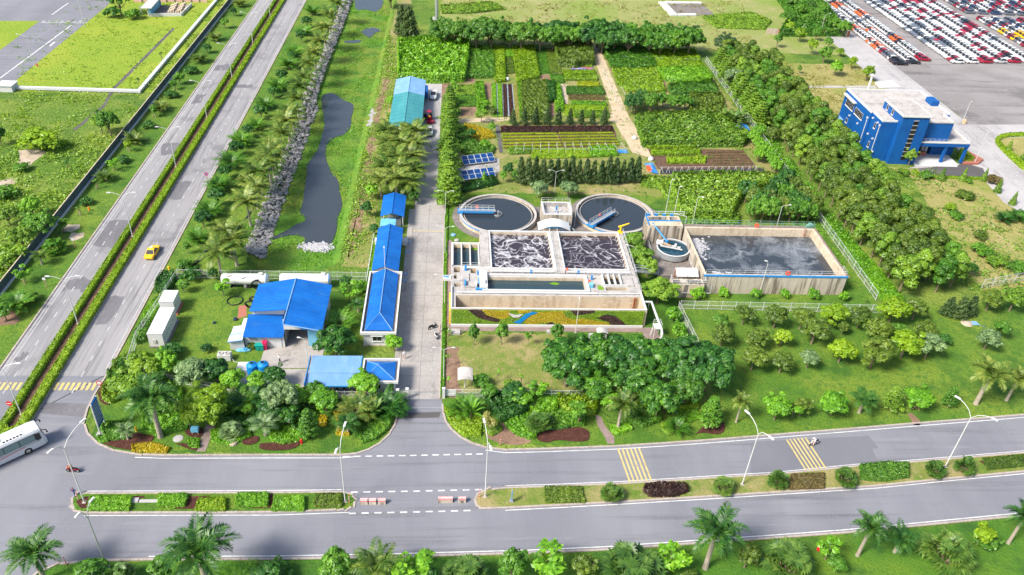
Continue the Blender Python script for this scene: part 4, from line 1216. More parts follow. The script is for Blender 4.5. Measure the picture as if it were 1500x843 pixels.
# life buoys and the yellow davit on the walkway's far end
def davit(x,y,z,label):
 d=top('davit_crane',label,'crane',(x,y,z))
 sub('post',MB().tube([(x,y,z),(x,y,z+1.5)],[.24,.16],8).box(x-.45,y-.4,z,x+.45,y+.4,z+.3),MATS['yellow'],d)
 sub('boom',MB().tube([(x-.5,y,z+1.3),(x+1.6,y+.3,z+2.0)],[.22,.12],6),MATS['yellow'],d)
davit(33.0,134.0,ZT+.1,'yellow davit crane at the far right corner of the foaming basins')
# outlet pipe and its stand to the right of the tank
pt=top('outlet_pipe','white bent outlet pipe from the tank corner down to the ground, with ladder platform','pipe',(34.9,107,0))
sub('pipe',MB().tube([(33.5,111.6,3.2),(34.9,111.6,3.2),(35.0,108,3.1),(35.2,104.2,2.9),(35.2,103.5,2.4),(35.2,103.4,0)],.2,8),MATS['white_metal'],pt)
mb=MB()
for x,y in((34.5,107),(35.6,107),(34.5,105.6),(35.6,105.6)):mb.tube([(x,y,0),(x,y,2.9)],.05,5)
mb.box(34.4,105.5,1.9,35.7,107.1,2.0)
rail_mb([(35.6,105.6),(35.6,107),(34.5,107)],2.0,.9,1,.035,mb)
for k in range(6):mb.tube([(34.2-.05*(5-k),105.6,.3+k*.3),(34.2-.05*(5-k),106.3,.3+k*.3)],.03,4)
sub('platform',mb,MATS['white_metal'],pt)
mb=MB()
for x in(33.9,34.5):mb.tube([(x,111.6,0),(x,111.6,3.1)],.06,5)
sub('pipe_support',mb,MATS['steel'],pt)
# slatted box line at the end of the brown path, small lamp bracket
mb=MB();mb.box(29.5,97.2,0,35.5,97.4,.55)
for k in range(12):mb.box(29.7+k*.48,97.41,.1,30.0+k*.48,98.0,.4)
tag(mb.build('pipe_rack',MATS['white_metal']),'low white pipe rack at the end of the brown paved path behind trees','rack')
# ================================================================== round clarifiers
def clarifier(cx,cy,r,label,a):
 t=top('clarifier',label,'clarifier tank',(cx,cy,0),0,'round clarifier tanks')
 sub('apron',MB().ring(cx,cy,0,.05,r,r+1.5),MATS['deck_dark'],t)
 mb=MB();mb.ring(cx,cy,0,1.0,r-.35,r)
 sub('wall',mb,MATS['tank_concrete'],t)
 sub('rim',MB().ring(cx,cy,1.0,1.12,r-.42,r+.06),MATS['roof_grey'],t)
 sub('blue_band',MB().ring(cx,cy,.72,.97,r+.003,r+.05),MATS['blue_rail'],t)
 sub('weir',MB().ring(cx,cy,.2,.85,r-.95,r-.82),MATS['deck_concrete'],t)
 sub('water',MB().disc(cx,cy,.62,r-.36),MATS['clarifier_water'],t)
 b=top('bridge',None,None,(0,0,0));b.parent=t
 for k in('label','category'):
  if k in b:del b[k]
 ca,sa=math.cos(a),math.sin(a)
 def lp(u,v,z):return(cx+u*ca-v*sa,cy+u*sa+v*ca,z)
 def bx(mb,u0,v0,z0,u1,v1,z1):
  vs_=[lp(u,v,z)for z in(z0,z1)for u,v in((u0,v0),(u1,v0),(u1,v1),(u0,v1))]
  mb.add(vs_,[(3,2,1,0),(4,5,6,7),(0,1,5,4),(1,2,6,5),(2,3,7,6),(3,0,4,7)])
 mb=MB();bx(mb,.9,-.55,1.2,r+.3,-.47,1.65);bx(mb,.9,.47,1.2,r+.3,.55,1.65);bx(mb,r-.7,-.8,1.12,r+.4,.8,1.5)
 sub('girder',mb,MATS['blue_rail'],b)
 mb=MB();bx(mb,.5,-.45,1.5,r+.2,.45,1.56)
 sub('grating',mb,MATS['grey_metal'],b)
 mb=MB()
 for s in(-.5,.5):rail_mb([lp(.8,s,0)[:2],lp(r,s,0)[:2]],1.6,.95,1.3,.03,mb)
 sub('railing',mb,MATS['rail_grey'],b)
 sub('centre_ring',MB().ring(cx,cy,.5,.95,.75,.85,24).ring(cx,cy,.6,1.5,0,.25,12),MATS['grey_metal'],b)
 mb=MB();q=lp(r*.55,-.58,2.05)
 mb.ring(0,0,-.06,.06,.20,.38,14)
 mb.v=[(q[0]+v[0]*ca-v[2]*sa,q[1]+v[0]*sa+v[2]*ca,q[2]+v[1])for v in mb.v]
 sub('life_buoy',mb,MATS['orange_red'],b)
 return t
clarifier(9.5,145.3,8.0,'round clarifier tank on the left, its blue bridge pointing straight left',math.pi)
clarifier(34.2,146.3,8.2,'round clarifier tank on the right, its blue bridge pointing diagonally towards the foaming basins',math.radians(225))
# pump house between them, and the white arched roof in front
t=top('pump_house','square concrete pump house with open top between the two round clarifiers','pump house',(21.3,143,0))
o_=[(18.3,140.6),(24.3,140.6),(24.3,146),(18.3,146)]
sub('body',pit_block(o_,[(18.75,141.2,23.85,145.6,2.6)],0,3.6),[MATS['tank_stained'],MATS['white_trim'],MATS['deck_concrete']],t)
sub('railing',rail_mb([(18.35,140.7),(24.25,140.7),(24.25,145.95),(18.35,145.95),(18.35,140.7)],3.6,.9,1.5,.035),MATS['rail_grey'],t)
mb=MB();mb.box(18.6,139.2,0,24.0,140.58,1.6)
sub('pump_plinth',mb,MATS['tank_stained'],t)
for k in range(4):sub('pump',MB().lathe([(.3,0),(.3,.45),(.18,.5),(.18,.8),(.05,.85)],10,0,(19.2+k*.95,139.9,1.6)),MATS['steel'],t)
mb=MB();mb.box(18.6,139.15,1.25,24.0,139.19,1.55);mb.cbox((23.2,138.5,.7),(2.6,.35,.3),0,-.5);mb.cbox((21.3,143.2,3.4),(.3,.3,1.5))
sub('blue_fitting',mb,MATS['blue_rail'],t)
mb=MB();mb.tube([(21.2,141.5,2.8),(21.2,142.6,3.4),(20,143.4,3.9)],.07,6);mb.tube([(21.8,141.5,2.8),(22,142.6,3.8),(22.9,143.6,3.9)],.07,6);mb.tube([(24.4,139.3,1.2),(25.6,138.0,.4),(26,136.4,.4),(23,136.3,.4)],.1,6)
sub('pipework',mb,MATS['white_metal'],t)
sub('hatch',MB().box(22.6,139.6,1.602,23.7,140.5,2.1),MATS['grey_metal'],t)
t=top('arched_shelter','white arched canopy over the walkway end between the clarifiers and the basins','canopy',(20,135.2,0))
mb=MB();n_=12
for i in range(n_):
 a0,a1=i/n_,(i+1)/n_
 f=lambda q:(16.9+6.3*q,3.5+1.0*math.sin(math.pi*q))
 (x0,z0),(x1,z1)=f(a0),f(a1)
 mb.slab([(x0,134.6,z0),(x1,134.6,z1),(x1,137.6,z1),(x0,137.6,z0)],.05)
sub('roof',mb,MATS['white_metal'],t)
mb=MB()
for x in(17.1,23.0):
 for y in(134.8,137.4):mb.tube([(x,y,0),(x,y,3.5)],.06,6)
sub('post',mb,MATS['grey_metal'],t)
# ================================================================== right-hand tank, thickener and inlet block
t=top('equalisation_tank','long open concrete tank of dark water with stained outer wall and blue edge rail','treatment tank',(59.5,127,0))
sub('tank_body',pit_block(rect(46.0,118.8,73.0,136.0),[(46.5,119.35,72.5,135.5,.6)],0,4.1),[MATS['tank_stained'],MATS['tank_concrete'],MATS['tank_concrete']],t)
wsheet(t,46.5,119.35,72.5,135.5,2.4,'sludge_water')
mb=MB();mb.box(45.9,118.72,3.85,73.1,118.797,4.1);mb.box(45.9,118.72,4.1,73.1,118.95,4.18)
sub('blue_edge',mb,MATS['blue_rail'],t)
sub('back_gallery',MB().box(46,136.0,3.7,73.4,137.2,3.9),MATS['paving_brown'],t)
sub('railing',rail_mb([(46.2,136.1),(73.2,136.1)],4.1,1.0,2.2,.03,rail_mb([(46.2,137.15),(73.4,137.15)],3.9,1.1,2.2,.03)),MATS['rail_green'],t)
sub('railing',rail_mb([(46.3,119.05),(72.9,119.05),(72.9,121)],4.12,1.0,2.4,.028),MATS['rail_grey'],t)
sub('walkway_edge',MB().box(73.0,118.8,3.9,73.5,136,4.0),MATS['paving_brown'],t)
mb=MB();mb.box(70.8,135.35,.7,71.2,135.49,4.3)
sub('ladder',mb,MATS['rust'],t)
for x,y in((61.0,136.0),(61.6,118.98)):
 mb=MB().ring(0,0,-.07,.07,.24,.46,16)
 mb.v=[(x+v[0],y-.06+v[2],4.65+v[1])for v in mb.v]
 sub('life_buoy',mb,MATS['orange_red'],t)
mb=MB()
for i in range(260): # foam thrown up at the inlet
 if R.random()<.5:x,y=47.5+abs(R.gauss(0,1.1)),131.2+R.gauss(0,1.6)
 else:x,y=49+abs(R.gauss(0,2.2)),120.6+abs(R.gauss(0,.8))
 s=R.uniform(.12,.42);x=max(46.9,x)
 mb.lathe([(s,0),(s*.85,.05),(s*.3,.1)],7,0,(x,min(135,max(119.8,y)),2.39))
sub('foam',mb,MATS['foam'],t,kind='stuff')
sub('blue_winch',MB().box(71.6,136.4,3.9,73,136.9,4.6).box(72,136.2,4.6,72.6,137,4.9),MATS['rail_green'],t)
t=top('inlet_block','tall stained concrete inlet block with blue rails behind the round thickener','inlet block',(42,136.7,0))
sub('body',pit_block(rect(38.7,134.8,45.6,138.8),[(39.2,136.9,43.2,138.3,3.2),(43.5,136.9,45.2,138.3,3.2)],0,4.9),[MATS['tank_stained'],MATS['tank_concrete'],MATS['tank_stained']],t)
mb=MB()
for x in(38.72,39.7,44.4,45.3):mb.box(x,134.55,0,x+.28,134.798,4.6)
for y in(135.4,136.6,137.8):mb.box(38.45,y,0,38.698,y+.28,4.6)
sub('buttress',mb,MATS['tank_stained'],t)
wsheet(t,39.2,136.9,43.2,138.3,4.2,'channel_water')
mb=MB();mb.box(38.8,136.5,4.9,45.6,136.62,5.15);mb.box(38.7,134.9,4.9,38.85,138.7,5.15);mb.tube([(39.6,135.6,5.0),(41.9,131.6,3.3)],.16,6);mb.box(41.6,131.4,2.9,42.1,131.9,3.5)
for k in range(4):mb.box(39+k*1.6,138.5,4.9,39.6+k*1.6,138.75,5.4)
sub('blue_rail',mb,MATS['blue_rail'],t)
sub('railing',rail_mb([(38.8,138.75),(45.5,138.75),(46.6,138.75)],4.9,1,1.4,.05),MATS['rail_grey'],t)
sub('gantry',MB().tube([(46.8,137.4,.8),(46.8,137.4,5.6),(44.6,138.4,5.6)],.07,6),MATS['rail_grey'],t)
t=top('sludge_thickener','round grey sludge thickener with white scraper arm on a dark deck','thickener',(43.3,130.9,0))
sub('deck',MB().box(38.8,123.2,0,45.9,134.5,.9),MATS['deck_dark'],t)
cx,cy=43.1,130.6
sub('wall',MB().ring(cx,cy,1.25,2.45,3.05,3.2),MATS['grey_metal'],t)
sub('cone',MB().lathe([(.5,.9),(3.05,1.3)],48,0,(cx,cy,0)),MATS['steel'],t)
sub('rim',MB().ring(cx,cy,2.45,2.52,3.0,3.26),MATS['white_trim'],t)
sub('water',MB().disc(cx,cy,2.2,3.04),MATS['thickener_water'],t)
mb=MB()
for k in range(10):
 a=k*.628;mb.box(cx+2.9*math.cos(a)-.15,cy+2.9*math.sin(a)-.15,.9,cx+2.9*math.cos(a)+.15,cy+2.9*math.sin(a)+.15,1.6)
sub('leg',mb,MATS['steel'],t)
b=MB();az=math.radians(-20)
b.cbox((cx-.75,cy+.3,2.75),(4.3,.1,.28),0,az);b.cbox((cx-.55,cy-.45,2.75),(4.3,.1,.28),0,az)
for k in range(4):b.cbox((cx-2.3+k*1.15,cy+.75-k*.42,2.8),(.12,.8,.12),0,az)
b.cbox((cx-2.6,cy+.9,3.1),(1.3,.9,.5),0,az);b.cbox((cx+.3,cy-.15,3.1),(.4,.4,.6),0,az)
sub('scraper_arm',b,MATS['white_trim'],t)
b=MB();b.slab([(cx-2.4,cy+1.2,3.3),(cx-2.55,cy+.25,3.3),(cx-.6,cy-.2,2.95),(cx-.5,cy+.25,2.95)],.1)
sub('hopper',b,MATS['wood_pale'],t)
mb=MB();rail_mb([(38.9,123.3),(38.9,134.4)],.9,1,2,.03,mb);rail_mb([(45.8,125),(45.8,134)],.9,1.1,1.5,.03,mb)
sub('railing',mb,MATS['rail_grey'],t)
sub('lifebuoy_post',MB().box(45.5,130.3,.9,45.8,130.6,1.9),MATS['orange_red'],t)
t=top('outlet_chamber','small concrete outlet chamber with tilted white cover panels left of the long tank','outlet chamber',(43,119,0))
sub('body',pit_block(rect(39.9,117.4,45.9,119.3),[(40.3,117.8,41.6,118.9,1),(43,117.8,45.5,118.9,1)],0,2.9),[MATS['tank_concrete'],MATS['tank_stained'],MATS['deck_dark']],t)
mb=MB()
for k in range(2):mb.slab([(41.2+k*2.1,119.6,3.2),(43.2+k*2.1,119.6,3.2),(43.2+k*2.1,121.3,4.0),(41.2+k*2.1,121.3,4.0)],.06)
sub('cover_panel',mb,MATS['white_metal'],t)
mb=MB();rail_mb([(40.0,119.2),(40.0,117.5),(46.2,117.5),(46.2,118.6)],2.9,.95,1.5,.05,mb);mb.tube([(39.9,117.2,1.2),(47.2,117.2,1.2),(47.2,117.2,3)],.06,5)
sub('railing',mb,MATS['rail_grey'],t)
mb=MB();mb.box(41.2,121.2,.0,41.35,121.4,3.9);mb.box(45.3,121.2,0,45.45,121.4,3.9);mb.box(41.2,119.6,2.9,41.3,119.7,3.2);mb.box(45.3,119.6,2.9,45.4,119.7,3.2)
sub('panel_frame',mb,MATS['rust'],t)
sub('stain_strip',MB().box(42.2,117.34,0,42.9,117.397,2.9),MATS['deck_dark'],t)
t=top('link_stair','white railed footbridge between the foaming tank and the thickener deck','footbridge',(36.5,122.5,0))
sub('deck',MB().slab([(33.5,120.6,3.4),(38.8,123.4,1.0),(38.8,124.3,1.0),(33.5,121.5,3.4)],.1),MATS['grey_metal'],t)
mb=MB()
for y in(0,.9):
 for hz_ in(.55,1.0):mb.tube([(33.5,120.6+y,3.4+hz_),(38.8,123.4+y,1.0+hz_)],.04,5)
 for q in(0,.33,.66,1):mb.tube([(33.5+5.3*q,120.6+y+2.8*q,3.4-2.4*q),(33.5+5.3*q,120.6+y+2.8*q,4.4-2.4*q)],.04,5)
sub('railing',mb,MATS['rail_grey'],t)
# ================================================================== fences round the plant
fence([(79.0,117.2),(79.0,146)],'white wire fence running away from the tank corner beside the plantation trees')
fence([(79.0,146),(79.0,244)],'far stretch of the wire fence between the gardens and the plantation trees',1.9,3.2)
fence([(41.0,113.9),(78.9,113.2)],'long white wire fence in front of the long concrete tank')
fence([(40.6,113.6),(41.4,103.0)],'short white wire fence running towards the camera from the corner near the tank')
fence([(-48.8,121.8),(-15.5,121.6)],'white wire fence across the end of the canal behind the yard')
fence([(-48.9,121.6),(-50.4,104),(-49.6,97.5)],'wire fence along the highway side of the yard behind the white cabinets')
fence([(-49.4,97.2),(-44,94.6),(-33,91.6),(-21.5,90.6)],'front wire fence of the yard half hidden by garden bushes',1.5)
fence([(-21.4,90.5),(-10.2,90.5)],'front wire fence below the motorbike shelter',1.5)
fence([(-.9,91.0),(21,90.8)],'front wire fence right of the gate',1.5)
fence([(-15.4,121.4),(-15.4,138)],'white kerb fence beside the long blue roofs',1.0,3,rails=(.95,.5,.25))
fence(gs([(1437,423),(1500,411.5),(1600,392)]),'pale fence beyond the lawn at the right edge, behind the bushes',2.2)
fence([(45,203),(44.9,251)],'low white edging fence left of the sandy garden path',.55,4,mesh=False,name='edging_fence',rails=(.9,))
fence([(48.1,203),(48.1,251)],'low white edging fence right of the sandy garden path',.55,4,mesh=False,name='edging_fence',rails=(.9,))
fence([(36.8,250),(45,250)],'far garden gate fence at the end of the sandy path',1.3,3,mesh=False)
fence([(50,244),(78.5,243)],'dark garden fence in front of the far tree line',1.2,3,mesh=False,m='grey_metal')
def panel_fence(x,y0,y1,label,h=1.9):
 r=top('panel_fence',label,'fence',(x,y0,0))
 sub('plinth',MB().box(x,y0,0,x+.45,y1,.25),MATS['white_wall'],r)
 mb=MB();k=int((y1-y0)/.4)
 for i in range(k):
  a,b=y0+i*.4,y0+(i+1)*.4
  mb.quad((x+.12,a,.25),(x+.12,a+.2,.25),(x+.12,a+.2,h),(x+.12,a,h));mb.quad((x+.12,a+.2,.25),(x+.06,a+.24,.25),(x+.06,a+.24,h),(x+.12,a+.2,h))
  mb.quad((x+.06,a+.24,.25),(x+.06,b,.25),(x+.06,b,h),(x+.06,a+.24,h));mb.quad((x+.06,b,.25),(x+.12,b,.25),(x+.12,b,h),(x+.06,b,h))
 sub('panel',mb,MATS['fence_dark'],r)
 for i in range(int((y1-y0)/4)+1):sub('post',MB().box(x-.06,y0+i*4-.06,0,x+.05,y0+i*4+.06,h+.1),MATS['tank_stained'],r)
 sub('cap',MB().box(x-.02,y0,h,x+.16,y1,h+.06),MATS['tank_concrete'],r)
panel_fence(-77.1,95,175,'near stretch of the dark sheet fence with white plinth along the highway verge')
panel_fence(-77.1,175.02,420,'far stretch of the dark sheet fence with white plinth along the highway verge')
t=top('culvert_wall','white boxed pipeline wall turning a right angle round the lime-green lot','wall',(-82,207,0))
mb=MB();mb.box(-113,205.8,.2,-81.6,206.8,.8);mb.box(-82.5,206.82,.2,-81.6,420,.8)
sub('duct',mb,MATS['rail_grey'],t)
mb=MB()
for k in range(7):mb.box(-112+k*5,205.5,0,-111.8+k*5,206.9,.2)
for k in range(30):mb.box(-82.7,210+k*6,0,-81.3,210.2+k*6,.2)
sub('support',mb,MATS['grey_metal'],t)
sub('end_chamber',MB().box(-116.5,204.2,0,-112.9,207.6,1.6).box(-116.7,204,1.6,-112.7,207.8,1.75),MATS['white_wall'],t)
t=top('rusty_fence','rust-streaked corrugated sheet fence at the near end of the bushes beside the car lot','fence',(123,275,0))
mb=MB()
for i in range(60):
 x=108.5+i*.5;mb.quad((x,275,0),(x+.25,274.9,0),(x+.25,274.9,2.0),(x,275,2.0));mb.quad((x+.25,274.9,0),(x+.5,275,0),(x+.5,275,2.0),(x+.25,274.9,2.0))
sub('sheet',mb,MATS['rust'],t)
# ================================================================== lamps
Lp=lambda px,py:g(px,py)
FR='twin-arm lamps along the front road'
for px,py,az,lb,a in(
(124,736.9,math.radians(62),'twin-arm street lamp at the left tip of the planted island, above the motorbike',(3.0,-1.2)),(505.8,735.9,math.radians(80),'twin-arm street lamp at the right tip of the left island, beside the striped barriers',(2.2,-1.0)),
(710.7,728.7,math.radians(-80),'twin-arm street lamp at the left tip of the grassy median, right of the barriers',(1.2,-2.2)),(1086.8,710.7,math.radians(-62),'twin-arm street lamp on the grassy median between the two yellow bar crossings',(1.6,-2.2)),
(1383.9,684.8,math.radians(-55),'twin-arm street lamp on the grassy median between two fan palms at the right',(2.2,-2.2))):
 x,y=Lp(px,py);lamp(x,y,11.2,lb,((a[0],.5 if a[0]>1.6 else-.2),(a[1],.5 if a[1]<-1.6 else-.2)),1.3,az,FR,.095,head=.85)
x,y=Lp(157,832);lamp(x,y,10.5,'grey-blue twin-arm lamp on the near verge beside the bushes at the lower left',((.9,.3),(-.7,.3)),1.5,math.radians(70),FR,.11,m='steel')
for i,(px,py)in enumerate(((25,608),(107,475.3),(188.7,347.1),(253.2,245.2),(300.7,172.8),(338.2,114),(368.1,64.8),(392,24))):
 x,y=Lp(px,py)
 lamp(-61.2,y,9.6,'%s twin-arm lamp from the near end of the highway median'%nth(i),((1.9,0),(-1.9,0)),1.1,.05,'twin-arm lamps on the highway median',.085,head=.75)
for i,(px,py)in enumerate(((652.5,316),(652,373),(651,446),(650,555))):
 x,y=Lp(px,py);lamp(x,y,6.3 if i else 5.8,'%s small twin-arm lamp from the gate along the right edge of the concrete lane'%nth(3-i),((1.25,0),(-1.25,0)),.55,0,'small twin-arm lamps beside the concrete lane',.06,head=.5)
x,y=Lp(812,283);lamp(x,y,5.6,'small twin-arm lamp behind the pump house in front of the casuarina row',((1.3,0),(-1.3,0)),.5,0,None,.06,head=.5)
for px,py,h_,az,ln,lb in((843,488,7.0,1.5,.3,'slim white lamp post in front of the planted wall'),(453,547,7.0,3.0,.7,'single curved lamp in front of the blue shed'),(1112,432,7.4,2.8,.2,'slim lamp post leaning before the stained tank wall'),
(1137,334,5.6,-.1,1.3,'curved lamp behind the far wall of the long tank'),(1012,338,8.2,-.6,.8,'tall lamp with two heads behind the inlet block'),(841,333,5.4,.3,.4,'thin lamp at the left rim of the right clarifier'),(927,392,4.8,2.9,1.5,'bent lamp at the right edge of the foaming basin'),
(986,322,7.8,.2,.15,'tall mast right on top of the inlet block'),(973,322,9.5,.2,.15,'taller mast left on top of the inlet block'),(607,452,9.0,-1.5,.3,'slim post standing among the long blue roofs'),
(50,96,8.4,2.9,2.2,'single-arm lamp beside the old road at the upper left'),(124,40,9.5,2.9,.4,'tall lamp at the corner of the old road junction'),(1411,176,5.4,.3,.3,'short lamp on the pale stand in the car lot'),(1427,240,8.6,.5,2.2,'bent lamp in front of the blue office beside the driveway'),(1201,52,7.5,.2,1.6,'lamp behind the rusty fence at the bushes')):
 x,y=Lp(px,py)
 lamp(x if px!=607 else-11.8,y if px!=607 else 119.5,h_,lb,((ln,0),),.5,az,None,.07,head=.55)
t=top('telecom_mast','tall grey telecom mast with antenna boxes above the garden tree line','mast',(-5.6,256,0))
sub('pole',MB().tube([(-5.6,256,0),(-5.6,256,15),(-5.6,256,32)],[.55,.45,.3],10),MATS['steel'],t)
for dx,dy,z,s in((-1.5,-.6,5.0,(.9,.6,2.4)),(.3,-1.1,4.4,(1.0,.6,2.0)),(-.9,.5,6.6,(.7,.5,1.2))):sub('antenna_box',MB().cbox((-5.6+dx,256+dy,z),s),MATS['white_metal'],t)
sub('antenna_frame',MB().box(-7.4,255.2,3.4,-4.6,255.4,3.5).box(-7.4,255.2,6.2,-4.6,255.4,6.3),MATS['steel'],t)
# ================================================================== buildings
def gable(mb,x0,x1,xr,y0,y1,ze,zr,th=.08,mi=(0,0),over=.0):
 mb.slab([(x0,y0,ze),(xr,y0,zr),(xr,y1,zr),(x0,y1,ze)],th,mi[0]);mb.slab([(xr,y0,zr),(x1,y0,ze),(x1,y1,ze),(xr,y1,zr)],th,mi[1])
def ribs(mb,p0,p1,q0,q1,n,hgt=.05,w=.05,mi=0):
 """raised seams from the eave line p0-p1 up to the ridge line q0-q1"""
 for i in range(n+1):
  t_=i/n
  a=Vector(p0).lerp(Vector(p1),t_);b=Vector(q0).lerp(Vector(q1),t_)
  d=(Vector(p1)-Vector(p0)).normalized()*w/2;u=Vector((0,0,hgt))
  mb.add([a-d,a+d,b+d,b-d,a-d+u,a+d+u,b+d+u,b-d+u],[(4,5,6,7),(0,1,5,4),(1,2,6,5),(3,0,4,7),(2,3,7,6)],mi)
def roof_gable(par,x0,x1,xr,y0,y1,ze,zr,m,n,m2=None):
 """two separate sloping faces with seams and a ridge cap"""
 a=MB().slab([(x0,y0,ze),(xr,y0,zr),(xr,y1,zr),(x0,y1,ze)],.07);ribs(a,(x0,y0,ze),(x0,y1,ze),(xr,y0,zr),(xr,y1,zr),n)
 b=MB().slab([(xr+.001,y0,zr),(x1,y0,ze),(x1,y1,ze),(xr+.001,y1,zr)],.07);ribs(b,(x1,y0,ze),(x1,y1,ze),(xr,y0,zr),(xr,y1,zr),n)
 sub('roof',a,MATS[m],par);sub('roof',b,MATS[m2 or m],par)
 sub('ridge_cap',MB().tube([(xr,y0-.02,zr+.04),(xr,y1+.02,zr+.04)],.09,6),MATS[m],par)
def window(par,x,y,z,wd,h,ny=-1,nx=0,panes=2,m='white_trim'):
 """framed window on a wall that faces (nx, ny)"""
 f=top('window',None,None,(x,y,z));f.parent=par;f.location=Vector((x,y,z))-wloc(par)
 for k in('label','category'):
  if k in f:del f[k]
 fr=MB();gl=MB();d=.05
 def bx(mb,u0,z0,u1,z1,t0,t1):
  if ny:ys=sorted((y+ny*t0,y+ny*t1));mb.box(x+u0,ys[0],z+z0,x+u1,ys[1],z+z1)
  else:xs=sorted((x+nx*t0,x+nx*t1));mb.box(xs[0],y+u0,z+z0,xs[1],y+u1,z+z1)
 hw=wd/2;e_=.06
 bx(fr,-hw,0,hw,e_,.002,d);bx(fr,-hw,h-e_,hw,h,.002,d);bx(fr,-hw,e_,-hw+e_,h-e_,.002,d);bx(fr,hw-e_,e_,hw,h-e_,.002,d)
 for k in range(1,panes):u=-hw+wd*k/panes;bx(fr,u-.025,e_,u+.025,h-e_,.002,d)
 bx(fr,-hw-.1,-.1,hw+.1,-.002,.002,.16)
 bx(gl,-hw+e_,e_,hw-e_,h-e_,.004,.02)
 sub('frame',fr,MATS[m],f);sub('pane',gl,MATS['glass_dark'],f)
 return f
 # long row: open kiosk, generator housing, long gabled shed, parapet house
t=top('open_kiosk','open-sided kiosk with blue gable roof at the far end of the long blue row','kiosk',(-12,144,0))
roof_gable(t,-14.3,-9.6,-12.0,139.9,148.4,2.9,3.7,'blue_roof',16)
for x in(-14,-9.9):
 for y in(140.3,144,148):sub('post',MB().box(x-.08,y-.08,0,x+.08,y+.08,2.9),MATS['white_metal'],t)
mb=MB();mb.box(-13.3,141,0,-11.8,142.4,1.2);mb.box(-11.3,141,0,-10.3,142,1.6);mb.box(-13.2,144,0,-11,146,1.1)
sub('machine',mb,MATS['grey_metal'],t)
t=top('generator_housing','pale blue flat-topped generator housing between two blue gable roofs','generator',(-12.7,138.8,0))
sub('body',MB().box(-14.0,137.2,0,-11.3,139.6,2.3),MATS['white_metal'],t)
mb=MB();mb.slab([(-14.15,137.0,2.4),(-12.72,137.0,2.5),(-12.72,139.75,2.5),(-14.15,139.75,2.4)],.08);mb.slab([(-12.70,137.0,2.5),(-11.15,137.0,2.4),(-11.15,139.75,2.4),(-12.70,139.75,2.5)],.08)
ribs(mb,(-14.1,137,2.4),(-14.1,139.7,2.4),(-12.7,137,2.5),(-12.7,139.7,2.5),8);ribs(mb,(-11.2,137,2.4),(-11.2,139.7,2.4),(-12.7,137,2.5),(-12.7,139.7,2.5),8)
sub('roof',mb,MATS['sky_blue_panel'],t)
t=top('long_shed','long white shed with blue gable roof, seams running down to the lane','shed',(-12,127.5,0))
sub('wall',MB().prism(rect(-13.9,120.7,-9.9,134.6),0,2.98),MATS['white_wall'],t)
mb=MB();mb.tri((-13.9,134.6,2.98),(-9.9,134.6,2.98),(-12,134.6,3.75));mb.tri((-9.9,120.7,2.98),(-13.9,120.7,2.98),(-12,120.7,3.75))
sub('gable_end',mb,MATS['white_wall'],t)
roof_gable(t,-14.3,-9.5,-12.0,120.5,135.2,3.0,3.95,'blue_roof',30)
mb=MB()
for y in(123,126,129,132):mb.box(-9.9,y,.1,-9.84,y+1.1,2.2)
sub('door',mb,MATS['blue_rail'],t)
t=top('parapet_house','white flat-walled house with hipped blue roof sunk behind its parapet, beside the lane','house',(-11.8,111.5,0))
sub('wall',MB().prism(rect(-14.2,103.1,-9.3,120.1),0,2.5),MATS['white_wall'],t)
mb=MB()
for x0,y0,x1,y1 in((-14.65,102.7,-8.85,103.0),(-14.65,120.1,-8.85,120.4),(-14.65,103.0,-14.4,120.1),(-9.1,103.0,-8.85,120.1)):mb.box(x0,y0,2.5,x1,y1,3.0)
sub('parapet',mb,MATS['white_trim'],t)
sub('gutter',MB().box(-14.4,103.0,2.5,-9.1,120.1,2.56),MATS['deck_dark'],t)
xr=-11.75
mb=MB();ze,zr=2.75,3.95;x0,x1,y0,y1=-14.0,-9.5,103.6,119.8
mb.slab([(x0,y0,ze),(xr,y0+3.2,zr),(xr,y1,zr),(x0,y1,ze)],.06);ribs(mb,(x0,y0+3.2,ze),(x0,y1,ze),(xr,y0+3.2,zr),(xr,y1,zr),26,.07,.09)
sub('roof',mb,MATS['blue_roof'],t)
mb=MB();mb.slab([(xr,y0+3.2,zr),(x1,y0,ze),(x1,y1,ze),(xr,y1,zr)],.06);ribs(mb,(x1,y0+3.2,ze),(x1,y1,ze),(xr,y0+3.2,zr),(xr,y1,zr),26)
sub('roof',mb,MATS['blue_roof'],t)
mb=MB();mb.add([(x0,y0,ze),(x1,y0,ze),(xr,y0+3.2,zr)],[(0,1,2)]);ribs(mb,(x0+.3,y0,ze),(x1-.3,y0,ze),(xr-.15,y0+3,zr-.1),(xr+.15,y0+3,zr-.1),12)
sub('roof',mb,MATS['blue_roof'],t)
mb=MB();mb.tube([(xr,y0+3.2,zr+.03),(xr,y1,zr+.03)],.07,5);mb.tube([(x0,y0,ze+.03),(xr,y0+3.2,zr+.03),(x1,y0,ze+.03)],.07,5)
sub('ridge_cap',mb,MATS['pale_blue_roof'],t)
window(t,-12.0,103.1,.95,1.5,1.2)
sub('window_awning',MB().box(-13,102.6,2.25,-11,103.1,2.32),MATS['white_trim'],t)
sub('foundation',MB().box(-14.3,102.95,0,-9.2,103.098,.2),MATS['tank_stained'],t)
for x,y,lb in((-9.3,134.2,'white air-conditioning box at the far corner of the long blue shed'),(-14.6,134.0,'small grey equipment box left of the long blue shed')):
 tt=top('equipment_box',lb,'equipment box',(x,y,0));sub('cabinet',MB().box(x-.3,y-.8,.2,x+.6,y+.5,1.2),MATS['white_metal'],tt);sub('lid',MB().box(x-.35,y-.85,1.2,x+.65,y+.55,1.26),MATS['white_trim'],tt)
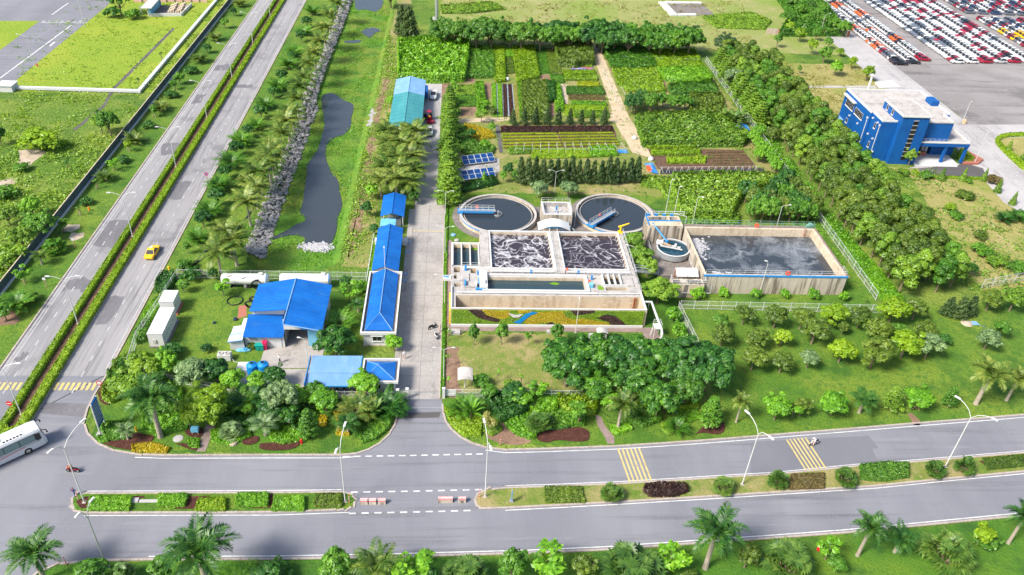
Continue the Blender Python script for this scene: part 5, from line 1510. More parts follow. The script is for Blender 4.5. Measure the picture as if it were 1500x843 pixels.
for i,y in enumerate((121.5,123.6,131.2,134.6)):
 tt=top('blue_grate','%s blue drain cover from the gate end on the apron beside the long shed'%nth(i),'drain cover',(-8.6,y,.02),0,'blue drain covers')
 sub('frame',MB().box(-9.0,y,.02,-8.1,y+.9,.07),MATS['blue_rail'],tt);sub('grate',MB().box(-8.9,y+.1,.07,-8.2,y+.8,.08),MATS['grey_metal'],tt)
 # main shed with lean-to and side annex
t=top('blue_shed','large blue-roofed shed with open bay, lower lean-to and white annex','shed',(-27,107,0))
zr,ze=5.6,4.3
a=MB().slab([(-32.7,106.4,ze),(-26.35,105.2,zr),(-26.35,114.0,zr),(-32.7,114.0,ze)],.08);ribs(a,(-32.7,106.4,ze),(-32.7,114,ze),(-26.35,105.2,zr),(-26.35,114,zr),20)
sub('roof',a,MATS['pale_blue_roof' if False else 'blue_roof'],t)
b=MB().slab([(-26.3,101.5,zr),(-20.4,101.5,ze),(-20.4,114.0,ze),(-26.3,114.0,zr)],.08);ribs(b,(-20.4,101.5,ze),(-20.4,114,ze),(-26.3,101.5,zr),(-26.3,114,zr),26)
sub('roof',b,MATS['blue_roof'],t)
mb=MB();mb.tube([(-26.32,101.4,zr+.05),(-26.32,114.1,zr+.05)],.1,6);mb.tube([(-26.3,101.45,zr-.05),(-20.4,101.45,ze-.05)],.1,6)
sub('ridge_cap',mb,MATS['pale_blue_roof'],t)
mb=MB() # walls: right flank, back, left upper strip, front gable over the open bay
mb.add([(-20.9,103.0,0),(-20.9,113.7,0),(-20.9,113.7,4.28),(-20.9,103.0,4.28)],[(0,1,2,3)])
mb.add([(-32.4,113.7,0),(-20.9,113.7,0),(-20.9,113.7,4.3),(-26.3,113.7,5.5),(-32.4,113.7,4.28)],[(4,3,2,1,0)])
mb.add([(-32.4,106.9,0),(-32.4,113.7,0),(-32.4,113.7,4.28),(-32.4,106.9,4.28)],[(3,2,1,0)])
mb.add([(-32.4,106.9,3.0),(-26.6,106.9,3.0),(-26.6,106.9,5.5),(-32.4,106.9,4.28)],[(0,1,2,3)])
mb.add([(-26.7,103.0,3.3),(-20.9,103.0,3.3),(-20.9,103.0,4.3),(-26.2,103.0,5.45),(-26.7,103.0,5.35)],[(0,1,2,3,4)])
mb.add([(-26.7,103.0,0),(-26.7,106.9,0),(-26.7,106.9,5.4),(-26.7,103.0,5.4)],[(3,2,1,0)])
sub('wall',mb,MATS['white_metal'],t)
sub('corner_cladding',MB().box(-23.0,102.9,0,-20.85,103.0,3.28),MATS['sky_blue_panel'],t)
sub('gable_band',MB().box(-24.0,102.93,3.3,-20.9,102.99,3.9),MATS['blue_rail'],t)
sub('bay_floor',MB().box(-26.6,103.1,0,-21,113,.06),MATS['concrete_yard'],t)
mb=MB();mb.box(-26.66,112,.06,-24,113,2.6);mb.box(-25.5,107,.06,-24.2,109,1.0)
sub('bay_contents',mb,MATS['wood_pale'],t)
lt=MB().slab([(-33.0,101.9,2.55),(-26.75,101.9,2.55),(-26.75,106.88,3.35),(-33.0,106.88,3.35)],.08)
ribs(lt,(-33,101.9,2.55),(-26.75,101.9,2.55),(-33,106.88,3.35),(-26.75,106.88,3.35),22)
sub('lean_to_roof',lt,MATS['blue_roof'],t)
mb=MB();mb.quad((-33,102.5,0),(-26.72,102.5,0),(-26.72,102.5,2.6),(-33,102.5,2.6));mb.quad((-33,106.8,0),(-33,102.5,0),(-33,102.5,2.6),(-33,106.8,3.3))
sub('lean_to_wall',mb,MATS['white_wall'],t)
sub('door',MB().box(-29.2,102.42,0,-27.2,102.49,2.0).box(-28.22,102.4,0,-28.18,102.42,2.0),MATS['white_trim'],t)
mb=MB()
for z in(1.35,1.5,1.65,1.8,1.95):mb.box(-32.2,102.43,z,-31.0,102.49,z+.06)
sub('louvre',mb,MATS['roof_grey'],t)
sub('base_strip',MB().box(-33,102.44,0,-29.3,102.497,.12).box(-27.1,102.44,0,-26.7,102.497,.12),MATS['wood_pale'],t)
mb=MB();mb.slab([(-35.4,101.6,1.9),(-33.05,101.6,2.3),(-33.05,103.2,2.3),(-35.4,103.2,1.9)],.05);mb.slab([(-35.3,103.4,1.95),(-33.05,103.4,2.35),(-33.05,105.4,2.35),(-35.3,105.4,1.95)],.05)
sub('annex_roof',mb,MATS['white_metal'],t)
sub('annex_stripe',MB().slab([(-35.42,103.18,1.93),(-33.05,103.18,2.33),(-33.05,103.42,2.35),(-35.42,103.42,1.95)],.08).slab([(-35.44,101.45,1.88),(-33.05,101.45,2.28),(-33.05,101.6,2.3),(-35.44,101.6,1.9)],.08),MATS['pale_blue_roof'],t)
mb=MB();mb.quad((-35.2,101.8,0),(-33.02,102.0,0),(-33.02,102.0,2.2),(-35.2,101.8,1.85));mb.quad((-35.2,105.2,0),(-35.2,101.8,0),(-35.2,101.8,1.85),(-35.2,105.2,1.85))
sub('annex_wall',mb,MATS['white_metal'],t)
sub('annex_box',MB().box(-34.3,105.5,0,-33.1,108.2,1.5),MATS['white_metal'],t)
# motorbike shelter and guard house by the gate
t=top('bike_shelter','pale blue roofed motorbike shelter on yellow posts','shelter',(-17.5,94,0))
a=MB().slab([(-21.4,93.2,2.75),(-13.75,93.2,2.75),(-13.75,97.0,2.95),(-21.3,97.0,2.95)],.07);ribs(a,(-21.35,93.2,2.75),(-13.8,93.2,2.75),(-21.25,97,2.95),(-13.8,97,2.95),34,.035,.03)
b=MB().slab([(-21.6,90.6,2.45),(-13.8,90.6,2.45),(-13.8,93.15,2.70),(-21.5,93.15,2.70)],.07);ribs(b,(-21.55,90.6,2.45),(-13.85,90.6,2.45),(-21.45,93.1,2.7),(-13.85,93.1,2.7),34,.035,.03)
sub('roof',a,MATS['pale_blue_roof'],t);sub('roof',b,MATS['pale_blue_roof'],t)
sub('roof_edge',MB().box(-21.65,90.5,2.33,-13.75,90.6,2.52).box(-21.7,90.5,2.36,-21.6,97.1,3.0).box(-13.74,90.6,2.4,-13.64,97.0,3.0),MATS['blue_rail'],t)
for x in(-21.2,-17.6,-14.1):
 for y in(91.0,96.6):sub('post',MB().box(x-.07,y-.07,0,x+.07,y+.07,2.4 if y<93 else 2.8),MATS['yellow'],t)
t=top('guard_house','small white guard house with hipped blue roof beside the gate','guard house',(-10.6,94,0))
sub('wall',MB().prism(rect(-12.8,91.7,-8.4,96.2),0,2.4),MATS['white_wall'],t)
mb=MB()
for x0,y0,x1,y1 in((-13.45,91.2,-7.85,91.45),(-13.45,96.4,-7.85,96.65),(-13.45,91.45,-13.2,96.4),(-8.1,91.45,-7.85,96.4)):mb.box(x0,y0,2.35,x1,y1,2.8)
sub('parapet',mb,MATS['white_trim'],t)
sub('gutter',MB().box(-13.2,91.45,2.4,-8.1,96.4,2.46),MATS['deck_dark'],t)
A=[(-12.9,91.8,2.6),(-8.4,91.8,2.6),(-8.4,96.1,2.6),(-12.9,96.1,2.6)];top1,top2=(-11.1,94.2,3.6),(-10.9,94.6,3.6)
for q,k in((([A[0],A[1],top1]),10),([A[1],A[2],top2,top1],10),([A[2],A[3],top2],0),([A[3],A[0],top1,top2],10)):
 mb=MB().add(q,[tuple(range(len(q)))])
 if k:ribs(mb,tuple(Vector(q[0]).lerp(Vector(q[1]),.08)),tuple(Vector(q[0]).lerp(Vector(q[1]),.92)),tuple(Vector(top1)-Vector((0,0,.05))),tuple(Vector(top1)+Vector((.08,.08,-.05))),k,.03,.03)
 sub('roof',mb,MATS['blue_roof'],t)
mb=MB()
for q in A:mb.tube([(q[0],q[1],q[2]+.02),(top1[0],top1[1],top1[2]+.02)],.05,5)
sub('ridge_cap',mb,MATS['pale_blue_roof'],t)
window(t,-11.3,91.7,.9,1.6,1.1);window(t,-8.9,91.7,.2,.8,1.9,panes=1)
# entrance gate
t=top('entrance_gate','white entrance gate with two posts and low sliding leaf','gate',(-5,91,0))
for x,y in((-7.9,90.4),(-6.5,90.6),(-1.0,90.7)):sub('gate_post',MB().box(x-.2,y-.2,0,x+.2,y+.2,1.9).box(x-.24,y-.24,1.9,x+.24,y+.24,1.98),MATS['white_wall'],t)
mb=MB()
for z in(.3,.9,1.4):mb.tube([(-7.7,90.5,z),(-6.7,90.6,z)],.04,5)
for k in range(5):mb.tube([(-7.6+k*.22,90.5,.2),(-7.6+k*.22,90.5,1.5)],.02,4)
sub('gate_leaf',mb,MATS['rail_grey'],t)
sub('gate_track',MB().box(-6.3,91.8,.03,-1.4,91.95,.07).box(-7.8,88.4,.036,-1.2,88.55,.06),MATS['grey_metal'],t)
mb=MB();mb.box(-.75,90.85,.2,.9,90.95,1.5)
sub('wall_panel',mb,MATS['white_trim'],t)
sub('wall_grille',MB().box(-.5,90.8,.35,.7,90.848,.75),MATS['rail_grey'],t)
# warehouse by the palms
t=top('warehouse','long warehouse with teal front and blue far roof beyond the palm grove','warehouse',(-11.6,196,0))
sub('wall',MB().prism(rect(-15.2,181.2,-8.0,211.5),0,3.5),MATS['white_wall'],t)
mb=MB();mb.tri((-15.2,181.2,3.5),(-8,181.2,3.5),(-11.7,181.2,4.4));mb.tri((-8,211.5,3.5),(-15.2,211.5,3.5),(-11.7,211.5,4.4))
sub('gable_end',mb,MATS['white_wall'],t)
roof_gable(t,-15.6,-7.6,-11.75,180.7,201.3,3.5,4.5,'teal_roof',9)
roof_gable(t,-15.6,-7.6,-11.75,201.32,212.2,3.5,4.5,'pale_blue_roof',8)
sub('blue_hatch',MB().box(-7.95,205,1.2,-6.9,209.5,3.2),MATS['blue_paint'],t)
mb=MB()
for y in(184,190,196,202):mb.box(-8.0,y,0,-7.93,y+3,2.8)
sub('shutter',mb,MATS['grey_metal'],t)
# far workshop at the upper left
t=top('site_workshop','pale low workshop with flat roof and walled yard beyond the lime-green lot','workshop',(-100,300,0))
q=gs([(206,13),(222,13),(236,-3),(222,-3)],3)
sub('roof',MB().prism(q,3.0,3.3),MATS['white_metal'],t)
mb=MB()
for x,y in gs([(207.5,22),(218,24),(236,9)]):mb.box(x-.15,y-.15,0,x+.15,y+.15,3)
sub('post',mb,MATS['white_trim'],t)
q=gs([(219,22),(222,22),(236,8),(232,8)]);sub('side_wall',MB().prism(q,0,2.9),MATS['sky_blue_panel'],t)
t=top('concrete_yard','walled yard full of pale blocks next to the far workshop','yard',(*g(250,20),0))
sub('yard_floor',MB().prism(gs([(222,23),(264,22),(280,9),(236,9)]),0,.06),MATS['deck_dark'],t)
mb=MB()
for a_,b_ in(((220,24.5),(266,24)),((266,24),(281,9))):
 strip_=offset(gs([a_,b_]),.15);s2=offset(gs([a_,b_]),-.15);mb.prism([s2[0],s2[1],strip_[1],strip_[0]],0,1.0)
sub('yard_wall',mb,MATS['white_wall'],t)
mb=MB()
for k in range(7):
 for j in range(3):
  x,y=g(246+k*3.6+j*2,21-j*4);mb.box(x,y,.06,x+.5,y+2.2,.9+.3*(k%3))
sub('block',mb,MATS['tank_concrete'],t)
t=top('far_wall_row','row of pinkish unfinished walls at the top left edge behind the workshop','building',(*g(260,2),0))
mb=MB()
for k in range(9):
 x,y=g(196+k*12,3.5);mb.box(x,y,0,x+2.6,y+.3,1.6+.5*(k%2));mb.box(x,y+5,0,x+3,y+5.3,2.2);mb.box(x,y+.3,0,x+.3,y+5,1.5)
sub('wall',mb,MATS['pink_cloth'],t)
# ================================================================== blue office
t=top('blue_office','three-storey bright blue office with tall stair tower and pillared entrance porch','office building',(114,186,0))
mb=MB();mb.prism(rect(102.8,181.6,123.2,197.0),0,10.3);mb.prism([(103.4,176.4),(107.25,176.4),(107.25,181.598),(103.4,181.598)],0,10.3)
mb.prism(rect(114.1,176.6,121.6,181.598),5.6,10.3)
sub('wall',mb,MATS['blue_paint'],t)
sub('roof_slab',MB().box(103.2,182,10.31,122.8,196.6,10.36).box(103.8,176.8,10.31,107.2,182,10.355).box(114.2,177.0,10.31,121.2,182,10.355),MATS['roof_grey'],t)
mb=MB()
def edge(x0,y0,x1,y1,z0=10.3,z1=10.75,w_=.3):
 if abs(x1-x0)>abs(y1-y0):mb.box(min(x0,x1),y0-w_/2,z0,max(x0,x1),y0+w_/2,z1)
 else:mb.box(x0-w_/2,min(y0,y1),z0,x0+w_/2,max(y0,y1),z1)
edge(102.95,181.75,102.95,196.7);edge(102.8,196.85,123.2,196.85);edge(123.05,181.7,123.05,196.7);edge(103.55,176.7,103.55,181.75);edge(103.4,176.55,107.2,176.55);edge(121.45,176.8,121.45,181.6)
sub('parapet',mb,MATS['white_trim'],t)
sub('roof_kerb',MB().box(114.1,176.5,10.3,121.6,176.62,10.5).box(116.5,183,10.36,116.9,196.4,10.6).box(103.4,187.5,10.36,116.4,187.8,10.5),MATS['roof_grey'],t)
sub('roof_hatch',MB().box(121.0,187.2,10.36,122.9,190.5,11.6),MATS['blue_paint'],t)
tw=rect(107.3,174.8,114.0,185.2)
sub('stair_tower',MB().prism(tw,0,12.4),MATS['blue_paint'],t)
sub('tower_cornice',MB().box(107.0,174.5,12.4,114.3,185.5,12.75),MATS['white_trim'],t)
sub('tower_roof',MB().box(107.3,174.8,12.751,114.0,185.2,12.8),MATS['roof_grey'],t)
f=MB();s_=MB()
for k in range(9):
 f.box(110.2,174.72,1.2+k*1.15,111.4,174.797,2.2+k*1.15);s_.box(110.15,174.68,2.2+k*1.15,111.45,174.797,2.35+k*1.15)
sub('stair_window',f,MATS['glass_dark'],t);sub('stair_window_sill',s_,MATS['roof_grey'],t)
for y in(180.1,183.0):window(t,107.3,y,10.75,.9,1.3,0,-1,1)
for y0 in(193.0,187.3):window(t,102.8,y0,6.9,4.6,1.7,0,-1,6)
sub('window_hood',MB().box(102.0,189.8,9.3,102.798,196.4,9.6),MATS['white_trim'],t)
window(t,102.8,185.4,1.9,2.4,1.5,0,-1,2);window(t,102.8,192.2,3.2,1.0,1.2,0,-1,1)
window(t,103.4,179.2,7.4,.8,1.5,0,-1,1);window(t,103.4,179.2,2.4,.8,1.5,0,-1,1)
sub('side_door',MB().box(102.72,194.6,0,102.797,196.4,2.9).box(102.72,190.2,0,102.797,191.1,2.1),MATS['white_trim'],t)
sub('door_canopy',MB().box(101.8,193.8,3.0,102.797,196.9,3.2),MATS['pale_blue_roof'],t)
mb=MB();mb.tube([(103.3,176.9,.2),(103.3,176.9,9.0)],.09,6);mb.tube([(102.7,182.4,.2),(102.7,182.4,8.6)],.09,6);mb.box(103.1,176.7,9.0,103.4,177.1,9.4);mb.box(102.5,182.2,8.6,102.8,182.6,9)
sub('downpipe',mb,MATS['white_trim'],t)
for y,z in((180.7,9.2),(177.9,9.2),(180.7,5.0),(177.9,5.0),(176.0,2.4),(186.0,5.4),(191,5.4)):
 xx=103.4 if y<181 else 102.8
 sub('wall_lamp',MB().box(xx-.35,y,z,xx-.002,y+.35,z+.35),MATS['white_trim'],t)
sub('ac_unit',MB().box(101.9,187.6,.6,102.79,188.6,1.6).box(101.9,186.2,.3,102.79,187.2,1.1),MATS['white_metal'],t)
# porch
sub('porch_roof',MB().box(114.0,175.5,4.6,127.1,185.4,5.5),MATS['blue_paint'],t)
sub('porch_deck',MB().box(114.1,175.8,5.501,126.8,185.1,5.56),MATS['roof_grey'],t)
mb=MB();mb.box(114.0,175.45,5.5,127.15,175.75,5.8);mb.box(126.85,175.75,5.5,127.15,185.4,5.8)
sub('porch_edge',mb,MATS['white_trim'],t)
sub('railing',rail_mb([(114.2,175.6),(127,175.6),(127,185.3)],5.8,.8,1.2,.03),MATS['rail_grey'],t)
for x,y in((126.7,175.9),(121.4,175.9),(126.7,184.6)):sub('pillar',MB().box(x-.3,y-.3,.3,x+.3,y+.3,4.598),MATS['blue_paint'],t)
sub('porch_floor',MB().box(114.0,174.6,0,125.6,180.5,.3).box(114,173.9,0,125,174.6,.15),MATS['white_wall'],t)
sub('porch_wall',MB().box(120.6,180.2,.3,126.6,180.5,4.598),MATS['blue_paint'],t)
sub('porch_inner_wall',MB().box(114.0,181.2,.3,120.4,181.4,4.598).box(119.3,180.2,.3,119.6,180.6,4.598),MATS['white_wall'],t)
sub('entrance_door',MB().box(115,181.1,.3,118.6,181.198,3.0),MATS['glass_dark'],t)
sub('reception_desk',MB().box(117.6,179.4,.3,119.2,180,1.3),MATS['brick'],t)
t=top('white_canopy_roof','white flat canopy roof behind the far side of the blue office','canopy',(118,204,0))
sub('roof',MB().prism(gs([(1281,121.5),(1306,119),(1319,129),(1288,130)],4),4,4.25),MATS['white_metal'],t)
mb=MB()
for x,y in gs([(1283,122.5),(1304,120)],4):mb.tube([(x,y,0),(x,y,4)],.12,6)
sub('post',mb,MATS['white_metal'],t)
t=top('white_flue','white round flue rising at the far left corner of the blue office roof','flue',(108.8,197.6,0))
sub('pipe',MB().tube([(108.8,197.5,0),(108.8,197.5,14.2)],.3,8),MATS['white_metal'],t);sub('cap',MB().lathe([(.5,0),(.1,.35)],8,0,(108.8,197.5,14.2)),MATS['white_metal'],t)
mb=MB()
mb.prism(gs([(1408,219),(1412,221),(1440,236),(1432,242),(1409,242),(1409,237),(1425,238)]),0,.5)
tag(mb.build('planter_wall',MATS['brick']),'low red planter wall at the right end of the blue office porch','planter')
# ================================================================== gardens and other plantings
A_c=lambda p:W(5.269,660,40,p)
B_c=lambda p:W(5.269,880,50,p)
C_c=lambda p:W(4.6875,640,130,p)
D_c=lambda p:W(5.268,920,190,p)
def crop(name,pix,h,lm,s,label,cat='crop',cover=2.6,lumps=1.2,rough=.45,**k):
 polys=[gs(p,h*.55)for p in(pix if isinstance(pix[0],list)else[pix])]
 return field(name,polys,h,lm,s,cover,label,cat,lumps=lumps,rough=rough,**k)
crop('tree_plot',[(583,60),(640,56),(687,58),(685,85),(680,111),(640,113),(584,112)],3.6,'leaf_bright',.34,'block of bright green feathery garden trees behind the warehouse','trees',2.4,1.3,.65)
crop('vegetable_plot',A_c([(145,150),(332,150),(345,375),(110,375)]),1.5,'leaf_mid',.26,'dark green tall crop plot beside the bright feathery trees',lumps=.9)
crop('vegetable_plot',A_c([(332,150),(412,152),(425,405),(352,412)]),1.4,'leaf_lime',.24,'narrow lime-yellow crop strip next to the dark green plot',lumps=.8)
crop('vegetable_plot',A_c([(415,170),(475,165),(482,225),(418,232)]),1.0,'leaf_bright',.24,'small bright green plot between two lime-yellow strips')
crop('vegetable_plot',A_c([(418,232),(482,228),(495,350),(428,358)]),.5,'leaf_olive',.2,'low dull green plot between two lime-yellow strips')
crop('vegetable_plot',A_c([(478,152),(558,152),(592,412),(518,420)]),1.3,'leaf_lime',.24,'long lime crop strip, left of a twin strip near the dark lawn',lumps=.8)
crop('vegetable_plot',A_c([(560,142),(645,145),(690,375),(600,395)]),1.3,'leaf_lime',.26,'broad lime crop strip right beside the dark lawn plot',lumps=.8)
crop('vegetable_plot',A_c([(655,165),(732,165),(765,358),(672,358)]),.35,'leaf_mid',.16,'smooth dark green low plot in the middle of the gardens',lumps=3)
crop('vegetable_plot',A_c([(735,165),(820,165),(858,345),(768,350)]),.4,'leaf_olive',.18,'pale olive low plot left of the dark tree block')
crop('vegetable_plot',A_c([(768,362),(868,362),(875,420),(785,422)]),.9,'leaf_mid',.18,'small clipped green block beside the bright double rows')
crop('tree_plot',A_c([(805,135),(950,110),(1080,112),(1110,255),(960,275),(830,262)]),3.2,'leaf_olive',.34,'dark olive block of garden trees left of the sandy path','trees',2.4,1.7,.5)
crop('vegetable_plot',A_c([(848,268),(1085,270),(1092,302),(850,292)]),.8,'leaf_lime',.2,'thin yellow-green row behind the coloured tarpaulin')
crop('vegetable_plot',[A_c([(868,335),(1112,332),(1120,362),(872,365)]),A_c([(872,370),(1124,368),(1135,402),(878,402)])],1.0,'leaf_lime',.2,'double row of bright green vegetables in front of the coloured tarpaulin',lumps=.7)
crop('vegetable_plot',A_c([(980,420),(1140,422),(1148,455),(984,450)]),.7,'leaf_yellow',.18,'short yellow-green row beside the sandy path')
crop('vegetable_plot',A_c([(895,462),(1170,465),(1185,512),(900,508)]),1.1,'leaf_scrub',.2,'dark green clipped hedge row beside the sandy path')
crop('vegetable_plot',[A_c([(910,515),(1185,517),(1188,530),(912,528)]),A_c([(914,537),(1190,540),(1193,560),(916,556)])],.35,'leaf_brown',.15,'dry brownish low rows beside the sandy path')
crop('vegetable_plot',[A_c([(935,572),(1198,580),(1203,602),(940,592)])],.9,'leaf_bright',.2,'bright green row in front of the dry brown rows')
crop('vegetable_plot',[A_c([(945,602),(1205,608),(1215,645),(955,640)]),A_c([(880,600),(945,610),(960,690),(870,670)])],.7,'leaf_lime',.2,'yellow-green row nearest to the small casuarinas')
crop('vegetable_plot',[A_c([(950,648),(1215,650),(1220,690),(960,690)])],.9,'leaf_weed',.2,'mixed green row right behind the small casuarinas')
crop('vegetable_plot',A_c([(15,462),(190,448),(198,520),(10,525)]),.8,'leaf_weed',.2,'bright low herb plot beside the drive behind the layered trees',lumps=.6)
crop('vegetable_plot',A_c([(10,530),(198,528),(202,605),(10,610)]),.6,'leaf_mid',.18,'darker low herb plot nearer than the bright herb plot',lumps=.6)
crop('vegetable_plot',A_c([(195,430),(252,428),(268,560),(262,655),(215,655)]),1.6,'leaf_bright',.24,'tall bright climbing crop in a narrow strip',lumps=.7)
crop('vegetable_plot',[A_c([(318,435),(350,435),(358,688),(328,688)]),A_c([(362,435),(394,435),(402,688),(371,688)])],.35,'leaf_bright',.15,'two bright green beds between strips of plastic film',lumps=.5)
crop('vegetable_plot',[A_c([(405,440),(430,440),(440,688),(413,688)]),A_c([(446,440),(468,440),(488,688),(458,688)])],.3,'leaf_purple',.14,'two dark reddish beds between strips of plastic film',lumps=.5)
crop('vegetable_plot',A_c([(482,440),(512,440),(533,688),(505,688)]),.3,'leaf_dry',.15,'narrow dry tan bed beside the olive shrub block')
crop('vegetable_plot',A_c([(522,430),(545,428),(552,685),(538,688)]),.9,'leaf_bright',.18,'thin bright row along the edge of the olive shrub block')
crop('shrub_plot',A_c([(548,420),(740,415),(762,690),(555,690)]),2.0,'leaf_olive',.24,'large olive-brown shrub block in the middle of the gardens','shrubs',2.6,.8,.4)
crop('shrub_plot',A_c([(742,420),(800,422),(805,548),(765,558)]),2.0,'leaf_dark',.24,'small dark green shrub block beside the olive-brown one','shrubs')
crop('vegetable_plot',A_c([(800,440),(842,440),(868,560),(868,640),(812,640)]),1.2,'leaf_bright',.22,'bright green strip right of the dark shrub block',lumps=.6)
mb=MB()
for a_,b_ in(((354,440),(365,690)),((398,440),(407,690)),((436,440),(449,690)),((472,440),(492,690))):strip(mb,gs(A_c([a_,b_])),.45,.05)
tag(mb.build('film_strip',MATS['plastic_film']),'grey-blue plastic film strips between the bright and reddish beds','plastic film',None,'stuff')
sheet('tarpaulin',gs(A_c([(935,300),(1000,296),(1095,300),(1100,330),(935,330)])),.12,MATS['tarp_mixed'],'blue and reddish tarpaulin lying between two vegetable rows','tarpaulin',None)
for q,m_ in((A_c([(70,388),(188,392),(186,430),(80,432)]),'soil'),(A_c([(255,430),(312,430),(310,550),(268,555)]),'soil'),(A_c([(690,370),(762,368),(770,405),(690,405)]),'soil'),(A_c([(845,440),(905,445),(905,600),(868,570)]),'soil_pale'),(A_c([(768,565),(800,560),(806,690),(776,690)]),'soil'),(A_c([(85,615),(205,612),(180,688),(80,690)]),'soil'),(A_c([(885,400),(1140,404),(1145,420),(885,416)]),'soil')):
 S('garden_soil',gs(q),.03,MATS[m_])
S('path',gs(A_c([(55,708),(450,698),(450,722),(55,742)])),.03,MATS['sand_path'])
S('path',gs(A_c([(1080,138),(1150,160),(1178,225),(1365,665),(1390,720),(1330,850),(1270,740),(1225,720),(1245,640),(1120,270)])),.034,MATS['sand_path'])
S('path',gs(C_c([(1175,215),(1330,215),(1390,300),(1480,480),(1340,440),(1240,245)])),.038,MATS['sand_path'])
# beds in front of the small casuarinas
rowsL,rowsR=[],[]
for k in range(5):
 f0,f1=(k+.12)/5,(k+.68)/5
 P=lambda u,v:(lambda a,b:(a[0]+(b[0]-a[0])*v,a[1]+(b[1]-a[1])*v))(((445,303),(820,300),(832,299),(1205,296))[u],((460,412),(862,402),(872,401),(1258,394))[u])
 rowsL.append(C_c([P(0,f0),P(1,f0),P(1,f1),P(0,f1)]));rowsR.append(C_c([P(2,f0),P(3,f0),P(3,f1),P(2,f1)]))
crop('vegetable_bed',rowsL,.25,'leaf_yellow',.1,'left set of five yellow-green lettuce beds in front of the dark purple strip',lumps=3,rough=.1)
crop('vegetable_bed',rowsR,.25,'leaf_yellow',.1,'right set of five yellow-green lettuce beds in front of the dark purple strip',lumps=3,rough=.1)
S('garden_soil',gs(C_c([(435,252),(1205,250),(1262,400),(460,415)])),.025,MATS['brown_earth'])
crop('vegetable_bed',C_c([(440,262),(1203,258),(1210,294),(446,300)]),.5,'leaf_purple',.16,'dark purple planted strip behind the yellow-green beds',lumps=.6)
S('path',gs(C_c([(400,250),(428,250),(455,440),(428,445)])),.03,MATS['asphalt_dark'])
crop('vegetable_bed',C_c([(490,405),(650,402),(640,440),(500,445)]),.8,'leaf_weed',.2,'mixed green plants at the left end of the white trellis frames')
crop('vegetable_bed',[C_c([(660,410),(1020,408),(1050,470),(640,480)])],.5,'leaf_lime',.18,'green plants growing under the white trellis frames',lumps=.6)
crop('vegetable_bed',C_c([(1050,400),(1215,395),(1240,450),(1060,462)]),1.0,'leaf_bright',.22,'bright bushy crop at the right end of the white trellis frames')
S('tarpaulin_strip',gs(C_c([(1240,422),(1300,420),(1312,445),(1245,445)])),.1,MATS['tarp_blue'])
for i in range(14):
 x0,y0=g(*C_c([(535+i*58,452)])[0]);x1,y1=g(*C_c([(545+i*55,408)])[0])
 t=top('trellis_frame','%s white trellis frame from the left behind the casuarina row'%nth(i),'trellis',(x0,y0,0),0,'white trellis frames behind the casuarina row')
 for x,y in((x0,y0),(x1,y1)):sub('post',MB().tube([(x,y,0),(x,y,1.5)],.03,5),MATS['rail_grey'],t)
 sub('rail',MB().tube([(x0,y0,1.5),(x1,y1,1.5)],.03,5).tube([(x0,y0,1.45),(x0+1.5,y0+.02,1.45)],.03,4),MATS['rail_grey'],t)
 # right-hand gardens
crop('shrub_plot',B_c([(10,82),(120,70),(355,90),(430,245),(270,255),(90,245)]),1.9,'leaf_mid',.28,'dark green shrub block right of the sandy path near the far trees','shrubs',lumps=1.1,rough=.6)
crop('shrub_plot',B_c([(362,125),(720,122),(760,180),(800,258),(440,262)]),1.5,'leaf_lime',.28,'yellow-green shrub block in the far right garden corner','shrubs',lumps=1.1,rough=.6)
crop('shrub_plot',B_c([(440,268),(800,258),(862,345),(760,370),(600,360),(490,330)]),2.2,'leaf_bright',.28,'bright green tall shrub block in front of the yellow-green corner','shrubs',lumps=1.4)
crop('vegetable_plot',B_c([(90,258),(428,255),(500,435),(330,440),(205,428),(130,370)]),1.2,'leaf_lime',.28,'pale bushy crop with reddish soil edge right of the sandy path',lumps=.8,rough=.6)
crop('shrub_plot',B_c([(520,395),(700,375),(885,380),(910,452),(545,455)]),1.7,'leaf_scrub',.26,'dark mixed shrub strip behind the garden tree row','shrubs',lumps=.9,rough=.6)
S('garden_soil',gs(B_c([(60,260),(130,380),(205,440),(510,440),(500,350),(600,380),(560,300),(430,240)])),.03,MATS['soil'])
crop('shrub_plot',B_c([(690,460),(930,465),(950,540),(920,605),(690,612)]),2.2,'leaf_olive',.30,'yellowish mixed banana and shrub plot left of the banana clump','shrubs',lumps=1.2,rough=.65)
crop('tree_plot',B_c([(270,640),(480,612),(880,622),(1010,690),(1150,770),(1100,830),(330,830)]),3.0,'leaf_weed',.32,'broad block of feathery garden trees in front of the banana clump','trees',2.4,1.3,.55)
crop('vegetable_plot',D_c([(130,95),(300,90),(520,95),(520,128),(145,134)]),.9,'leaf_lime',.22,'rearmost of three bright bushy rows beside the ploughed soil',lumps=.8)
crop('vegetable_plot',D_c([(180,156),(555,150),(555,182),(190,190)]),.9,'leaf_lime',.22,'middle of three bright bushy rows beside the ploughed soil',lumps=.8)
crop('vegetable_plot',D_c([(300,212),(600,208),(595,248),(306,252)]),.9,'leaf_lime',.22,'front one of three bright bushy rows beside the ploughed soil',lumps=.8)
S('garden_soil',gs(D_c([(120,140),(890,160),(1000,300),(225,305),(190,230)])),.03,MATS['brown_earth'])
crop('vegetable_bed',[D_c([(605+8*k,172+21*k),(890+16*k,170+21*k),(894+16*k,178+21*k),(606+8*k,181+21*k)])for k in range(6)],.25,'leaf_brown',.14,'sparse brownish seedling rows on the ploughed soil',cover=1.1)
S('net_cover',gs(D_c([(245,306),(1045,300),(1058,335),(250,345)])),.06,MATS['net_black'])
